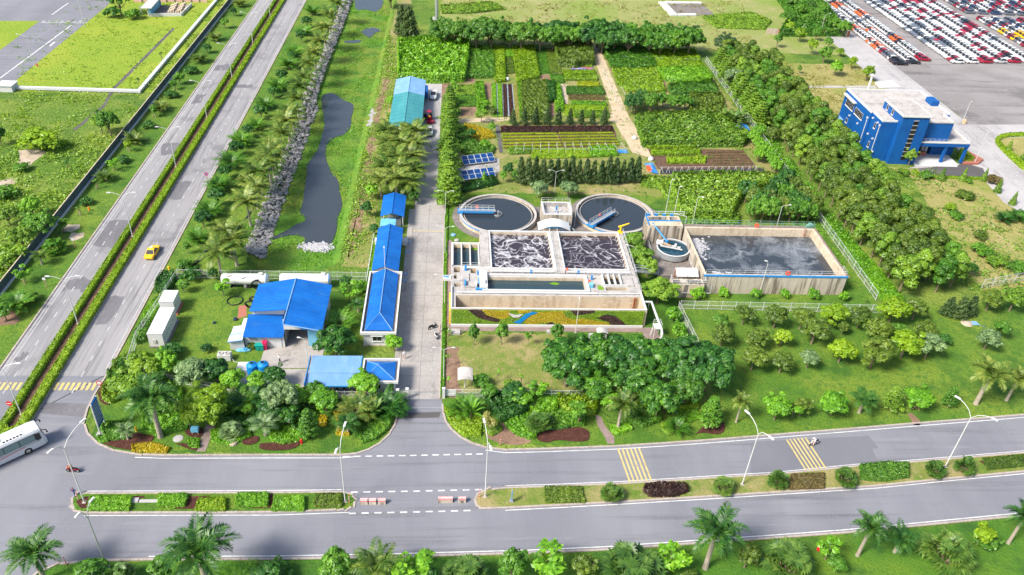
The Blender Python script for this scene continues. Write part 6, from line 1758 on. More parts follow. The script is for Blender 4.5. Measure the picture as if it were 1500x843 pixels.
for i in range(15):
 x,y=g(*D_c([(255+i*52,338-i*.6)])[0])
 t=top('bean_frame','%s white A-shaped cane frame from the left along the black net'%nth(i),'cane frame',(x,y,0),0,'white cane frames along the black net')
 sub('cane',MB().tube([(x-.45,y,0),(x,y+.3,1.5)],.035,5),MATS['white_trim'],t);sub('cane',MB().tube([(x+.45,y,0),(x,y+.3,1.5)],.035,5),MATS['white_trim'],t)
 sub('ridge_cane',MB().tube([(x-.7,y+.3,1.45),(x+.9,y+.3,1.45)],.03,4),MATS['white_trim'],t)
for q,m_,lb in((D_c([(125,265),(190,265),(235,345),(180,340)]),'tarp_blue','bright blue tarpaulin with folded corner beside the casuarina row'),(B_c([(985,715),(1040,700),(1100,690),(1130,715),(1155,752),(1080,745)]),'tarp_blue','blue and pale tarpaulin lying under the banana clump')):
 p=gs(q);mb=MB();c_=(sum(a[0]for a in p)/len(p),sum(a[1]for a in p)/len(p))
 mb.add([(*a,.1+.25*(i%2))for i,a in enumerate(p)]+[(*c_,.7)],[(i,(i+1)%len(p),len(p))for i in range(len(p))])
 tag(mb.build('tarpaulin',MATS[m_]),lb,'tarpaulin')
p=gs(D_c([(140,295),(165,300),(180,330),(155,320)]));tag(MB().prism(p,0,.75).build('red_sack',MATS['orange_red']),'orange-red sack on the edge of the bright blue tarpaulin','sack')
# scrub behind the long tank
crop('scrub',D_c([(345,345),(700,335),(1100,345),(1190,385),(1050,420),(900,470),(840,560),(800,640),(620,640),(480,640),(400,600),(360,480),(345,400)]),2.6,'leaf_weed',.28,'yellow-green cassava scrub behind the inlet block and the long tank','scrub',2.4,1.0,.65)
crop('scrub',D_c([(440,660),(620,640),(860,650),(850,715),(560,718),(430,700)]),1.5,'leaf_weed',.26,'bright banana-like undergrowth along the back wall of the long tank','scrub',2.2,.8,.65)
crop('scrub',D_c([(110,360),(330,370),(420,600),(330,560),(240,440),(110,420)]),1.3,'leaf_weed',.24,'flowering green scrub between the casuarina row and the right clarifier','scrub',2.2,.8,.6)
crop('flower_patch',C_c([(190,240),(260,250),(370,290),(400,330),(300,345),(215,320)]),.7,'leaf_gold',.18,'golden yellow shrubs around the small patch behind the solar panels','shrubs',1.8,.8)
crop('shrub_plot',C_c([(120,250),(200,260),(225,330),(330,380),(400,400),(380,440),(200,440),(130,400),(110,300)]),1.0,'leaf_scrub',.22,'dark green shrubs behind the solar panels','shrubs',2.2,.8,.6)
field('hedge',[gs([(674,272),(722,260),(729,268),(680,280)],.5)],1.3,'leaf_dark',.18,3,'dark green hedge in front of the solar panels','hedge','thing',.6,.1)
field('hedge',[rect(-1.45,91.2,-.95,150)],.45,'leaf_bright',.11,2.6,'low bright green edging hedge along the right side of the concrete lane','hedge','thing',.6,0,.4)
field('hedge',[rect(-15.3,122,-14.7,137)],.5,'leaf_bright',.12,2.6,'low green edging hedge along the left wall of the long blue shed','hedge','thing',.6,0,.4)
# hedges on the islands
I=lambda p:gs(W(2.7825,0,540,p),.4);J=lambda p:gs(W(2.7825,740,540,p),.3);K=lambda p:gs(W(2.7825,1100,540,p),.4)
for q,lm,lb in((I([(368,525),(538,523),(525,575),(358,575)]),'leaf_bright','long clipped green hedge at the left end of the planted island'),(I([(650,515),(765,513),(752,558),(643,560)]),'leaf_bright','second clipped hedge block from the left on the planted island'),(I([(812,532),(918,530),(918,576),(798,576)]),'leaf_lime','low yellow-green hedge block in the middle of the planted island'),
(I([(970,512),(1092,509),(1090,558),(960,558)]),'leaf_bright','dense green hedge block right of the middle of the planted island'),(I([(1120,528),(1240,522),(1238,576),(1108,576)]),'leaf_bright','second clipped hedge block from the right on the planted island'),(I([(1290,516),(1396,513),(1390,560),(1280,562)]),'leaf_olive','loose yellowish hedge block at the right end of the planted island')):
 field('hedge',[q],.75,lm,.12,3,lb,'hedge','thing',.5,.12,.35)
for q,lm,h_,lb in((J([(160,482),(310,482),(325,545),(165,545)]),'leaf_olive',.45,'mixed low flower bed with reddish border on the left of the grassy median'),(J([(570,478),(640,470),(735,475),(745,500),(690,520),(590,520),(565,500)]),'leaf_purple',.9,'dark brown-green clipped shrub bed on the grassy median'),
(K([(165,430),(300,425),(300,485),(160,490)]),'leaf_brown',.45,'brownish flower bed between two fan palms on the grassy median'),(K([(445,395),(560,385),(640,390),(640,440),(540,455),(450,450)]),'leaf_scrub',.9,'dark green clipped shrub bed on the right of the grassy median'),(K([(945,365),(1110,350),(1110,395),(965,410)]),'leaf_olive',.45,'greenish flower bed with brick-coloured border at the right end of the median')):
 field('shrub_bed',[q],h_,lm,.12,2.6,lb,'shrub bed','thing',.5,.12,.4)
 # beds of the corner gardens
E5=lambda p:gs(W(5.27,130,520,p),.4);F5=lambda p:gs(W(5.27,380,520,p),.4);G5=lambda p:gs(W(4.683,640,500,p),.4);H5=lambda p:gs(W(4.683,840,500,p),.4)
for q,lm,h_,lb in((E5([(420,480),(720,460),(760,560),(520,610),(420,600)]),'leaf_bright',1.0,'clipped green shrub mound behind the big royal palm trunk'),(E5([(330,690),(480,670),(620,710),(600,745),(340,740)]),'leaf_gold',.55,'yellow flowering low shrubs near the corner kerb'),
(E5([(90,520),(270,520),(290,640),(130,650)]),'leaf_mid',.9,'dark green shrubs behind the blue signboard'),(E5([(65,620),(145,610),(150,660),(80,670)]),'leaf_bright',.5,'small round bush at the foot of the blue signboard'),(E5([(110,260),(200,180),(330,190),(300,300),(170,365),(110,340)]),'leaf_lime',1.2,'lime-green shrubs beside the round traffic sign'),
(E5([(770,650),(850,650),(850,705),(775,705)]),'leaf_bright',.7,'small round clipped bush left of the brick path'),(E5([(940,580),(1000,570),(1240,560),(1250,620),(1100,680),(950,660)]),'leaf_bright',.6,'bright low shrubs around the pale fan palm'),(E5([(190,60),(330,0),(420,0),(420,120),(280,180),(200,140)]),'leaf_weed',1.3,'leafy green shrubs beside the highway kerb'),
(F5([(80,590),(220,560),(370,570),(380,640),(180,680),(90,650)]),'leaf_bright',.9,'round clipped green shrub mound near the fire hydrant'),(F5([(760,600),(900,500),(1030,380),(1070,350),(1070,400),(1000,560),(900,640),(800,670)]),'leaf_mid',.7,'green ground shrubs along the curved kerb left of the gate'),(F5([(460,470),(520,480),(510,540),(460,530)]),'leaf_gold',.8,'yellow flowering shrub under the bright tree'),(F5([(580,440),(650,400),(680,440),(600,500)]),'leaf_gold',.8,'yellow flowering shrub left of the fan-shaped palms'),(F5([(600,570),(690,555),(690,610),(590,610)]),'leaf_gold',.6,'yellow flowering shrub above the grass mound'),
(F5([(0,380),(100,400),(120,470),(0,560)]),'leaf_dark',1.2,'dark shrubs under the pale feathery tree'),(F5([(260,420),(420,440),(460,480),(420,550),(330,560)]),'leaf_mid',1.1,'mid-green shrubs left of the yellow flowers'),
(G5([(50,440),(150,460),(310,520),(300,640),(200,650),(100,570)]),'leaf_lime',.7,'lime-green shrubs along the curved kerb right of the gate'),(G5([(470,570),(560,500),(640,490),(680,650),(640,665),(540,630)]),'leaf_bright',.9,'round clipped green mound in front of the front fence'),(G5([(320,380),(480,370),(610,400),(620,470),(560,520),(450,540),(390,480)]),'leaf_dark',1.7,'dark leafy shrub mass in front of the front fence'),(G5([(760,500),(860,470),(1000,480),(1010,570),(800,590)]),'leaf_mid',.9,'mixed green shrubs behind the dark red mulch bed'),(G5([(830,370),(1030,350),(1100,420),(1080,500),(900,480),(840,430)]),'leaf_lime',1.4,'lime-yellow shrub mass left of the palm and the path'),
(H5([(700,430),(780,390),(865,400),(850,450),(710,470)]),'leaf_lime',1.2,'lime-green clipped bush in front of the big dark trees'),(H5([(710,480),(850,465),(870,520),(770,560),(720,530)]),'leaf_bright',.6,'low green hedge mound in front of the lime-green clipped bush'),(H5([(610,560),(740,550),(750,610),(660,635),(610,600)]),'leaf_weed',.7,'small leafy plants at the kerb below the big trees'),(H5([(260,570),(380,560),(400,600),(310,630),(260,610)]),'leaf_bright',.6,'low green shrubs at the foot of the tall palm by the path')):
 field('shrub_bed',[q],h_,lm,.15,2.5,lb,'shrub bed','thing',.6,0,.5)
for q,lm,h_,lb in((E5([(150,150),(250,60),(330,60),(330,210),(230,290),(170,250)]),'leaf_scrub',1.5,'dark leafy undergrowth between the highway kerb and the big royal palm'),(E5([(300,200),(560,180),(720,260),(720,420),(420,460),(310,330)]),'leaf_mid',1.3,'shaded green undergrowth around the big royal palm crown'),(E5([(980,380),(1330,330),(1360,480),(1250,560),(1050,500)]),'leaf_dark',1.2,'dark leafy undergrowth behind the silvery fan palm'),(F5([(60,250),(380,300),(560,320),(560,400),(260,420),(60,380)]),'leaf_scrub',1.2,'leafy undergrowth along the front fence below the bike shelter')):
 field('shrub_bed',[q],h_,lm,.17,2.2,lb,'shrub bed','thing',.7,0,.6)
for q,lm,h_,lb in((G5([(320,520),(420,545),(450,600),(380,640),(320,610)]),'leaf_weed',.5,'low green plants between lime shrubs and clipped mound right of the gate'),(G5([(600,360),(700,340),(830,370),(820,470),(700,500),(620,450)]),'leaf_bright',1.2,'bright green shrubs behind the pale fan palm'),(G5([(660,560),(760,520),(860,540),(940,560),(900,590),(760,600)]),'leaf_scrub',.7,'dark green shrub strip above the dark red mulch bed'),(H5([(370,440),(560,430),(600,540),(480,580),(390,550)]),'leaf_mid',1.2,'leafy shrubs under the tree in front of the big clump')):
 field('shrub_bed',[q],h_,lm,.15,2.4,lb,'shrub bed','thing',.7,0,.6)
 # hedges by the yard fence along the highway
Y5=lambda p:gs(W(5.27,200,380,p),.5)
field('shrub_bed',[Y5([(150,190),(200,110),(290,110),(300,160),(240,250),(150,240)])],1.5,'leaf_dark',.17,2.6,'dark dense shrubs at the far corner of the yard fence beside the highway','shrub bed','thing',.8)
field('shrub_bed',[Y5([(60,400),(150,300),(230,250),(215,300),(120,460),(60,470)])],.9,'leaf_bright',.15,2.5,'bright green shrubs along the outside of the yard fence','shrub bed','thing',.8)
field('shrub_bed',[Y5([(-20,580),(60,470),(110,480),(60,620),(0,640)])],1.2,'leaf_mid',.16,2.5,'leafy green hedge outside the fence beside the larger cabinet','shrub bed','thing',.8)
# rough growth: left of the highway, canal edges, behind the gardens
def weeds(name,poly,n,s,hmax,lm,label,avoid=(),z=0.,tuft=5):
 P2=np.array(poly);x0,y0=P2.min(0);x1,y1=P2.max(0)
 X=NP.uniform(x0,x1,n);Y=NP.uniform(y0,y1,n)
 m=inpoly(X,Y,poly)
 for a in avoid:m&=~inpoly(X,Y,a)
 L=lump(X,Y,6,900+len(label));m&=NP.random(n)<np.clip((L-.25)*2.2,.12,1)
 X,Y,L=X[m],Y[m],L[m]
 hh=hmax*(.25+L*NP.random(len(X)))
 X=np.repeat(X,tuft)+NP.normal(scale=s*1.6,size=len(X)*tuft);Y=np.repeat(Y,tuft)+NP.normal(scale=s*1.6,size=len(X))
 Z=z+.05+np.repeat(hh,tuft)*NP.random(len(X))
 N=np.column_stack([NP.normal(scale=.6,size=len(X)),NP.normal(scale=.6,size=len(X)),np.full(len(X),.8)])
 V,Q=leafquads(np.column_stack([X,Y,Z]),N,s*(.6+.8*NP.random(len(X))),.5)
 c=np.array([(x0+x1)/2,(y0+y1)/2,0])
 o=bpy.data.objects.new(name,npmesh(name,V-c,Q,LM[lm]));COL.objects.link(o);o.location=c
 return tag(o,label,'weeds',None,'stuff')
ROUGH=[(-77.4,90),(-77.4,205),(-150,204),(-150,90)]
BARE=[gs(W(4.68,0,120,[(120,470),(260,465),(320,480),(240,540),(150,620),(125,560)])),gs(W(4.68,0,120,[(-80,690),(130,665),(20,730),(-80,800)]))]
weeds('weeds',ROUGH,10000,.24,.55,'leaf_lime','rough pale green weeds left of the dark sheet fence',BARE)
weeds('weeds',[(-77.4,90),(-77.4,172),(-96,172),(-130,120),(-130,90)],6500,.26,1.0,'leaf_weed','darker bushy undergrowth left of the near dark sheet fence',BARE)
weeds('weeds',[(-77.4,208),(-81.2,208),(-81.2,330),(-77.4,330)],900,.22,.6,'leaf_weed','weeds between the white duct and the dark sheet fence')
weeds('weeds',[(-83.5,208),(-113,207),(-128,240),(-124,300),(-83.5,300)],1500,.22,.4,'leaf_lime','tufts of tall grass on the lime-green lot')
weeds('water_plants',[(-37.6,127),(-21.8,127),(-21.6,300),(-38,300)],9000,.16,.35,'leaf_bright','bright floating water plants covering most of the canal',WATER,-1.58,4)
weeds('weeds',[(-21.2,126),(-16,126),(-16,240),(-21.2,260)],3600,.2,.6,'leaf_weed','grassy weeds on the right canal bank')
weeds('weeds',[(-41,126),(-38.2,126),(-38.2,300),(-41,300)],1500,.18,.5,'leaf_mid','weeds among the stones on the left canal bank')
weeds('weeds',[(-5,254),(100,254),(130,420),(-5,420)],5200,.34,.7,'leaf_dry','dry pale grass tufts in the field behind the far tree line')
weeds('weeds',[(79.6,118),(83,118),(83,240),(79.6,240)],3600,.22,.9,'leaf_bright','leafy weeds between the wire fence and the plantation trees')
weeds('weeds',[(73.5,118),(79,118),(79,157),(73.5,157)],700,.18,.4,'leaf_bright','weeds on the grass strip right of the long tank')
weeds('weeds',[(97.5,120),(140,120),(118,172),(103,172),(98,196)],4200,.24,.7,'leaf_weed','rough tufts on the straw-coloured meadow right of the plantation')
weeds('weeds',[(99,200),(129,200),(129,246),(99,246)],1500,.24,.5,'leaf_dry','dry tufts on the meadow between the plantation and the car lot')
weeds('weeds',[(0,156),(78,156),(78,243),(0,243)],2600,.22,.4,'leaf_weed','weeds along the garden paths between the plots')
crop('scrub',[(1143,46),(1160,20),(1140,-6),(1190,-10),(1215,15),(1240,46)],3.5,'leaf_mid',.42,'dense green thicket behind the rusty sheet fence','scrub',2.2,2.2,.6)
crop('scrub',[(1030,24),(1100,18),(1130,30),(1120,42),(1050,40)],1.0,'leaf_weed',.36,'green scrub patch in the dry field at the top','scrub',1.8,2.2,.6)
crop('scrub',[(645,8),(720,3),(740,12),(690,18),(648,18)],1.2,'leaf_weed',.36,'green scrub patch beside the telecom mast','scrub',1.6,2.2,.6)
crop('ground_cover',[(1206,320),(1240,345),(1290,395),(1325,440),(1345,452),(1300,448),(1255,385),(1215,340)],.7,'leaf_bright',.2,'bright ground cover between the fence and the plantation trees','ground cover',1.8,1.6,.6)
# ================================================================== trees
# the plantation on the right: four columns of trees
PG='plantation trees in columns'
for c in range(4):
 i=0;y=119.5+(c%2)*1.7
 while y<246:
  wdt=0 if y<190 else 0
  if not(c==3 and y>240):
   lm=R.choice(['leaf_olive','leaf_olive','leaf_feather','leaf_mid','leaf_olive'])
   plant('grove',lm,84.2+4.0*c+R.uniform(-.6,.6),y+R.uniform(-.6,.6),R.uniform(7.0,8.6)*(1 if y<200 else .95),'plantation tree, %s from the near end, %s column from the wire fence'%(nth(i),nth(c)),PG,R.uniform(1.0,1.2))
  y+=4.1;i+=1
for i in range(9):
 plant('layered','leaf_feather',81.2+R.uniform(-.8,.5),196+i*5.2,R.uniform(6.5,8),'feathery layered tree, %s from the near end beside the far wire fence'%nth(i),'feathery trees along the far wire fence',1.25)
for i,(px,py,k,h_)in enumerate(((1058,88,'leaf_casuarina',8),(1070,134,'leaf_pale',7))):
 pp('broad',k,px,py,h_,('dark bluish tree standing out among the plantation edge near the garden corner','pale bluish-green tree beside the far wire fence')[i],wide=.8)
 # far tree line
for r_ in range(2):
 for i in range(17):
  x=-3+i*4.9+R.uniform(-1,1);y=248.5+r_*4.5+R.uniform(-1,1)
  plant('broad',('leaf_dark','leaf_deep','leaf_mid')[(i//3+r_)%3]if i>5 else 'leaf_scrub',x,y,R.uniform(7.2,9.2),'dark far tree behind the gardens, %s from the left in the %s row'%(nth(i),('front','back')[r_]),'far tree line behind the gardens',.92)
pp('casuarina','leaf_casuarina',600,62,11,'tall bushy grey-green casuarina left of the telecom mast',wide=1.9)
pp('casuarina','leaf_casuarina',588,50,9,'smaller grey-green casuarina behind the tall one by the mast',wide=1.7)
pp('broad','leaf_mid',573,12,7,'leafy tree at the top edge beside the canal')
for i,(px,py)in enumerate(sorted([(1152,34),(1168,22),(1158,10),(1180,34),(1196,30),(1186,14),(1206,36),(1220,44),(1204,18),(1232,50)])):
 pp('broad',('leaf_mid','leaf_scrub','leaf_mid')[i%3],px,py+4,R.uniform(4.2,5.6),'bushy tree, %s from the left in the thicket behind the rusty sheet fence'%nth(i),group='thicket trees behind the rusty sheet fence',wide=.95)
 # casuarina rows
for i in range(17):
 x,y=g(762+i*10.6,271-i*.2)
 plant('casuarina','leaf_casuarina',x,y+R.uniform(-.5,.5),R.uniform(5.6,7.0),'grey-green casuarina, %s from the left in the dense row behind the clarifiers'%nth(i),'dense casuarina row behind the clarifiers',1.15)
for i in range(9):
 x,y=g(*C_c([(520+i*78,250-i*.6)])[0])
 plant('casuarina','leaf_casuarina',x,y,R.uniform(3.9,4.8),'small cone-shaped casuarina, %s from the left behind the dark purple strip'%nth(i),'small casuarinas behind the purple strip',1.35)
for px,py,lb in((788,290,'round pale green tree left of the small lamp behind the pump house'),(832,290,'round pale green tree right of the small lamp behind the pump house')):pp('round','leaf_pale',px,py,4.0,lb,wide=1.45)
# layered trees along the lane
for i,y in enumerate((151,156,161.5,167.5,173.5,180,186,192,198,204)):
 plant('layered','leaf_feather',-1.0+R.uniform(-.3,.4),y,7.6-.2*i,'feathery layered tree, %s from the near end along the right side of the drive'%nth(i),'layered trees along the drive',1.3 if i else 1.5)
for i,y in enumerate((212,217,222)):plant('sapling','leaf_bright',.5,y,3.6,'bright sapling, %s from the near end beside the far drive'%nth(i),'bright saplings beside the far drive')
# coconut grove by the warehouse
cg=0
for r_ in range(5):
 for c in range(3):
  x,y=-15.4+c*3.1+(r_%2)*.8+R.uniform(-.5,.5),152.5+r_*6.0+R.uniform(-1,1)
  plant('coconut','leaf_palm',x,y,R.uniform(6.4,7.8),'coconut palm, %s from the left in the %s grove row behind the blue kiosk'%(nth(c),nth(r_)),'coconut grove by the warehouse',1.45)
for px,py,lm,k,h_,lb in((545,292,'leaf_bright','round',3.8,'bright bushy tree left of the blue kiosk'),(538,318,'leaf_dark','round',3.4,'dark bushy tree in front of the bright one by the blue kiosk'),(549,345,'leaf_dark','round',2.6,'small dark tree leaning over the low fence left of the long blue shed'),(607,300,'leaf_mid','round',3.2,'round dark tree between the blue kiosk and the lane'),(560,268,'leaf_weed','shrub',2.0,'yellow-green shrub left behind the blue kiosk'),(572,158,'leaf_bright','round',3.2,'bright shrub tree at the left wall of the warehouse'),(575,178,'leaf_weed','shrub',2.2,'weedy shrub at the near left corner of the warehouse'),(560,225,'leaf_weed','shrub',2.0,'weedy shrub left of the coconut grove')):
 pp(k,lm,px,py,h_,lb)
 # highway side: coconut palms in front of the stones, dark shrubs by the kerb
cp=[(485,26),(477,45),(470,62),(463,80),(457,96),(450,114),(444,130),(438,146),(430,164),(424,180),(414,198),(405,217),(396,238),(382,256),(378,275),(345,356),(323,373),(496,8)]
cp+=[(401,228),(366,300),(338,345)]
cp.sort(key=lambda q:-q[1])
for i,(px,py)in enumerate(cp):
 x,y=g(px,py,5);plant('coconut','leaf_palm',x-.5,y,R.uniform(8.0,9.4),'coconut palm, %s from the near end in the row along the canal stones'%nth(i),group='coconut palms along the canal stones',wide=1.15)
sp=[(457,14),(450,34),(441,54),(431,74),(424,92),(413,112),(400,135),(388,150),(375,180),(352,203),(338,235),(320,268),(306,305),(288,343)]
sp+=[(446,44),(428,83),(407,124),(382,165),(364,192),(345,219),(330,252),(297,324),(318,290)]
sp.sort(key=lambda q:-q[1])
for i,(px,py)in enumerate(sp):
 k=('areca','round')[i%2]
 x,y=g(px,py,1.8);plant(k,'leaf_mid' if k=='areca' else 'leaf_dark',x,y,R.uniform(3.2,4.2),'dark green %s, %s from the near end along the right highway kerb'%(('clump palm','bushy tree')[i%2],nth(i)),group='dark bushes along the right highway kerb',wide=1.3)
for px,py,k,lm,h_,lb in((273,395,'shrub','leaf_mid',1.8,'low bush in front of the yard corner at the highway'),(275,372,'sapling','leaf_mid',2.8,'staked sapling beside the highway kerb near the yellow taxi'),(365,276,'areca','leaf_palm',4.2,'spreading pale palm clump beside the black hose')):pp(k,lm,px,py,h_,lb,wide=1.1)
# verge left of the highway
vk=[(10,470,'round','leaf_mid',3.2),(28,452,'areca','leaf_mid',3.4),(37,415,'sapling','leaf_bright',3.0),(48,440,'shrub','leaf_olive',1.4),(62,388,'young_palm','leaf_palm',3.4),(82,370,'fan','leaf_mid',3.0),(94,340,'sapling','leaf_mid',3.0),(118,316,'bare','leaf_mid',2.2),(128,300,'shrub','leaf_dark',1.5),(143,277,'bare','leaf_mid',2.2),(155,265,'areca','leaf_palm',2.8),(169,250,'sapling','leaf_bright',2.8),(181,238,'shrub','leaf_dark',1.5),(189,222,'sapling','leaf_lime',2.6),(198,210,'areca','leaf_palm',3.2),(219,188,'shrub','leaf_dark',1.7),(227,172,'sapling','leaf_mid',2.8),(236,163,'areca','leaf_palm',3.2),(252,143,'shrub','leaf_dark',1.8),(257,132,'sapling','leaf_mid',2.8),(264,124,'round','leaf_mid',3.4),(281,108,'shrub','leaf_dark',2.0),(293,92,'areca','leaf_palm',3.4),(304,78,'round','leaf_dark',2.8),(316,60,'areca','leaf_palm',3.2),(330,42,'round','leaf_mid',3.2),(343,24,'round','leaf_dark',2.8),(352,10,'areca','leaf_palm',3.4)]
for i,(px,py,k,lm,h_)in enumerate(vk):
 w_={'round':'bushy little tree','areca':'clump palm','sapling':'thin sapling','shrub':'low shrub','young_palm':'young palm','fan':'fan palm','bare':'pruned stump'}[k]
 pp(k,lm,px,py,h_,'%s, %s plant from the near end along the sheet fence'%(w_,nth(i)),group='plants on the verge beside the sheet fence',wide=1.35,stakes=k in('sapling','bare'))
 # rough land left of the fence
for px,py,k,lm,h_,wd,lb in((2,213,'broad','leaf_deep',4.5,.7,'dark round bush tree at the left edge of the rough land'),(62,218,'shrub','leaf_lime',4.2,1.5,'large yellow-green bush beside the bare patch'),(163,200,'broad','leaf_mid',6.5,.75,'tall dark tree close to the sheet fence'),(150,196,'round','leaf_weed',5,1.1,'paler tree beside the tall dark tree at the sheet fence'),(104,254,'bare','leaf_dark',3.2,1,'nearly dead sapling in the rough land'),(62,350,'broad','leaf_mid',5.2,1.05,'broad bushy tree hanging over the sheet fence'),(36,365,'broad','leaf_weed',4.6,1.0,'bushy tree left of the one hanging over the fence'),(50,318,'broad','leaf_bright',4.2,.9,'bright bush behind the trees at the sheet fence'),(15,385,'shrub','leaf_weed',3,1.4,'weedy bush near the left edge by the sheet fence'),(15,330,'broad','leaf_weed',4,1.,'round pale bush at the left edge'),(10,290,'shrub','leaf_mid',2.2,1.6,'low dark bush at the left edge below the bare earth'),(35,250,'shrub','leaf_mid',1.6,1.4,'low bush between the bare patches'),
(178,22,'broad','leaf_deep',8,.8,'big dark tree beside the old road and the far workshop'),(166,26,'shrub','leaf_dark',3.2,1.2,'dark bush at the foot of the big dark tree'),(197,28,'shrub','leaf_mid',3.0,1.1,'green bush in front of the far workshop'),(238,92,'bare','leaf_dark',3,1,'bare thin stake tree beside the white duct'),(204,130,'bare','leaf_dark',3,1,'bare thin stake tree at the corner of the white duct')):
 pp(k,lm,px,py,h_,lb,wide=wd)
 # yard
for px,py,k,lm,h_,wd,lb in((493,520,'broad','leaf_deep',4.6,.9,'large round dark tree between the blue shed and the parapet house'),(498,482,'areca','leaf_mid',3.4,1.1,'leafy tree behind the large round dark tree'),(512,441,'sapling','leaf_bright',3.2,1.3,'light bushy tree behind the blue shed'),(508,425,'round','leaf_dark',2.8,.9,'small dark tree at the wire fence behind the shed'),(525,458,'young_palm','leaf_royal',2.8,1.1,'small palm left of the parapet house'),(531,428,'shrub','leaf_bright',1.8,1,'bright shrub at the far corner of the parapet house'),(577,515,'round','leaf_bright',2.9,1,'round bright tree in front of the parapet house window'),(533,442,'shrub','leaf_weed',1.2,1,'yellowish shrub beside the parapet house wall'),
(282,410,'shrub','leaf_dark',2.0,.95,'dark bush just inside the yard corner'),(270,429,'round','leaf_mid',2.4,1,'small tree behind the smaller cabinet'),(314,410,'round','leaf_dark',2.2,.9,'small dark tree at the fence behind the yard lawn'),(328,434,'sapling','leaf_bright',3.0,1.2,'bright sapling in the yard next to the black hose coils'),(303,515,'shrub','leaf_dark',1.2,.8,'small dark bush in the middle of the yard lawn'),(250,523,'shrub','leaf_dark',2.0,1,'dark round bush at the foot of the larger cabinet'),(370,510,'shrub','leaf_olive',.9,1,'tiny olive bush in front of the white annex')):
 pp(k,lm,px,py,h_*1.08,lb,wide=wd*1.22)
 # corner garden left of the gate
for px,py,k,lm,h_,wd,lb in((235.4,640,'royal','leaf_royal',9.6,1.05,'big royal palm with pale trunk in the corner garden'),(307,618,'broad','leaf_lime',5.0,.95,'broad bright yellow-green flowering tree in the corner garden'),(284,566,'round','leaf_pale',4.4,1.3,'pale green round tree behind the yellow-green flowering tree'),(318,560,'round','leaf_dark',4.0,1.15,'dark tree between the pale round tree and the blue water tanks'),(342,572,'round','leaf_bright',3.4,1.1,'bright small tree left of the blue water tanks'),(378,570,'round','leaf_bright',3.0,1.1,'bright bushy tree in front of the blue water tanks'),(404,565,'round','leaf_dark',3.2,1.1,'dark leaning tree right of the blue water tanks'),(222,560,'broad','leaf_lime',4.4,.75,'lime-green tree at the fence near the highway'),(205,545,'round','leaf_weed',3.2,1.1,'pale green tree beside the lime-green tree at the highway fence'),(248,552,'broad','leaf_bright',4.4,.6,'bright green tree right of the lime-green tree'),(190,570,'shrub','leaf_weed',2.2,1.2,'weedy bush between highway kerb and fence'),
(188,645,'young_palm','leaf_pale',3.2,.9,'thin pale palm sapling beside the dark red mulch'),(279,628,'sapling','leaf_mid',3.0,1,'thin sapling right of the clipped mound'),(340,640,'fan','leaf_pale',2.6,.95,'pale silvery fan palm right of the brick path'),(352,600,'areca','leaf_mid',3.0,1.1,'dark clump palm right of the yellow-green flowering tree'),(366,590,'areca','leaf_dark',3.0,1.2,'second dark clump palm right of the yellow-green flowering tree'),(389,638,'young_palm','leaf_pale',3.8,1.1,'slim pale palm with bare trunk in the corner garden'),(414,608,'broad','leaf_pale',5.6,.65,'pale feathery grey-green tree in the corner garden'),(400,618,'broad','leaf_dark',3.6,.75,'dark tree below the pale feathery tree'),(425,622,'round','leaf_deep',3.2,1.15,'very dark bush beside the pale feathery tree'),(453,640,'layered','leaf_mid',5,.75,'slim layered sapling tree with bare stem'),(440,598,'round','leaf_bright',3.4,1,'bright leafy tree under the bike shelter front'),(478,602,'round','leaf_bright',3.8,1.2,'bright leafy tree right of the hydrant below the bike shelter'),(462,588,'round','leaf_mid',3.2,1.1,'mid-green tree close to the front fence of the shelter'),
(536,580,'round','leaf_bright',4.2,1.15,'tall bright tree covering the corner of the guard house'),(547,612,'paddle','leaf_fan',3.9,.72,'big fan-shaped traveller palm left of the gate'),(522,612,'areca','leaf_palm',3.8,1.1,'fountain-shaped palm left of the traveller palm'),(566,602,'areca','leaf_deep',3.4,1.2,'dark spiky palm clump right of the traveller palm'),(578,606,'areca','leaf_deep',2.8,1.1,'dark clump palm nearest to the gate on the left'),(510,636,'young_palm','leaf_royal',3.6,1.0,'young palm with orange trunk above the grass mound')):
 pp(k,lm,px,py,h_*1.08,lb,wide=wd*1.22)
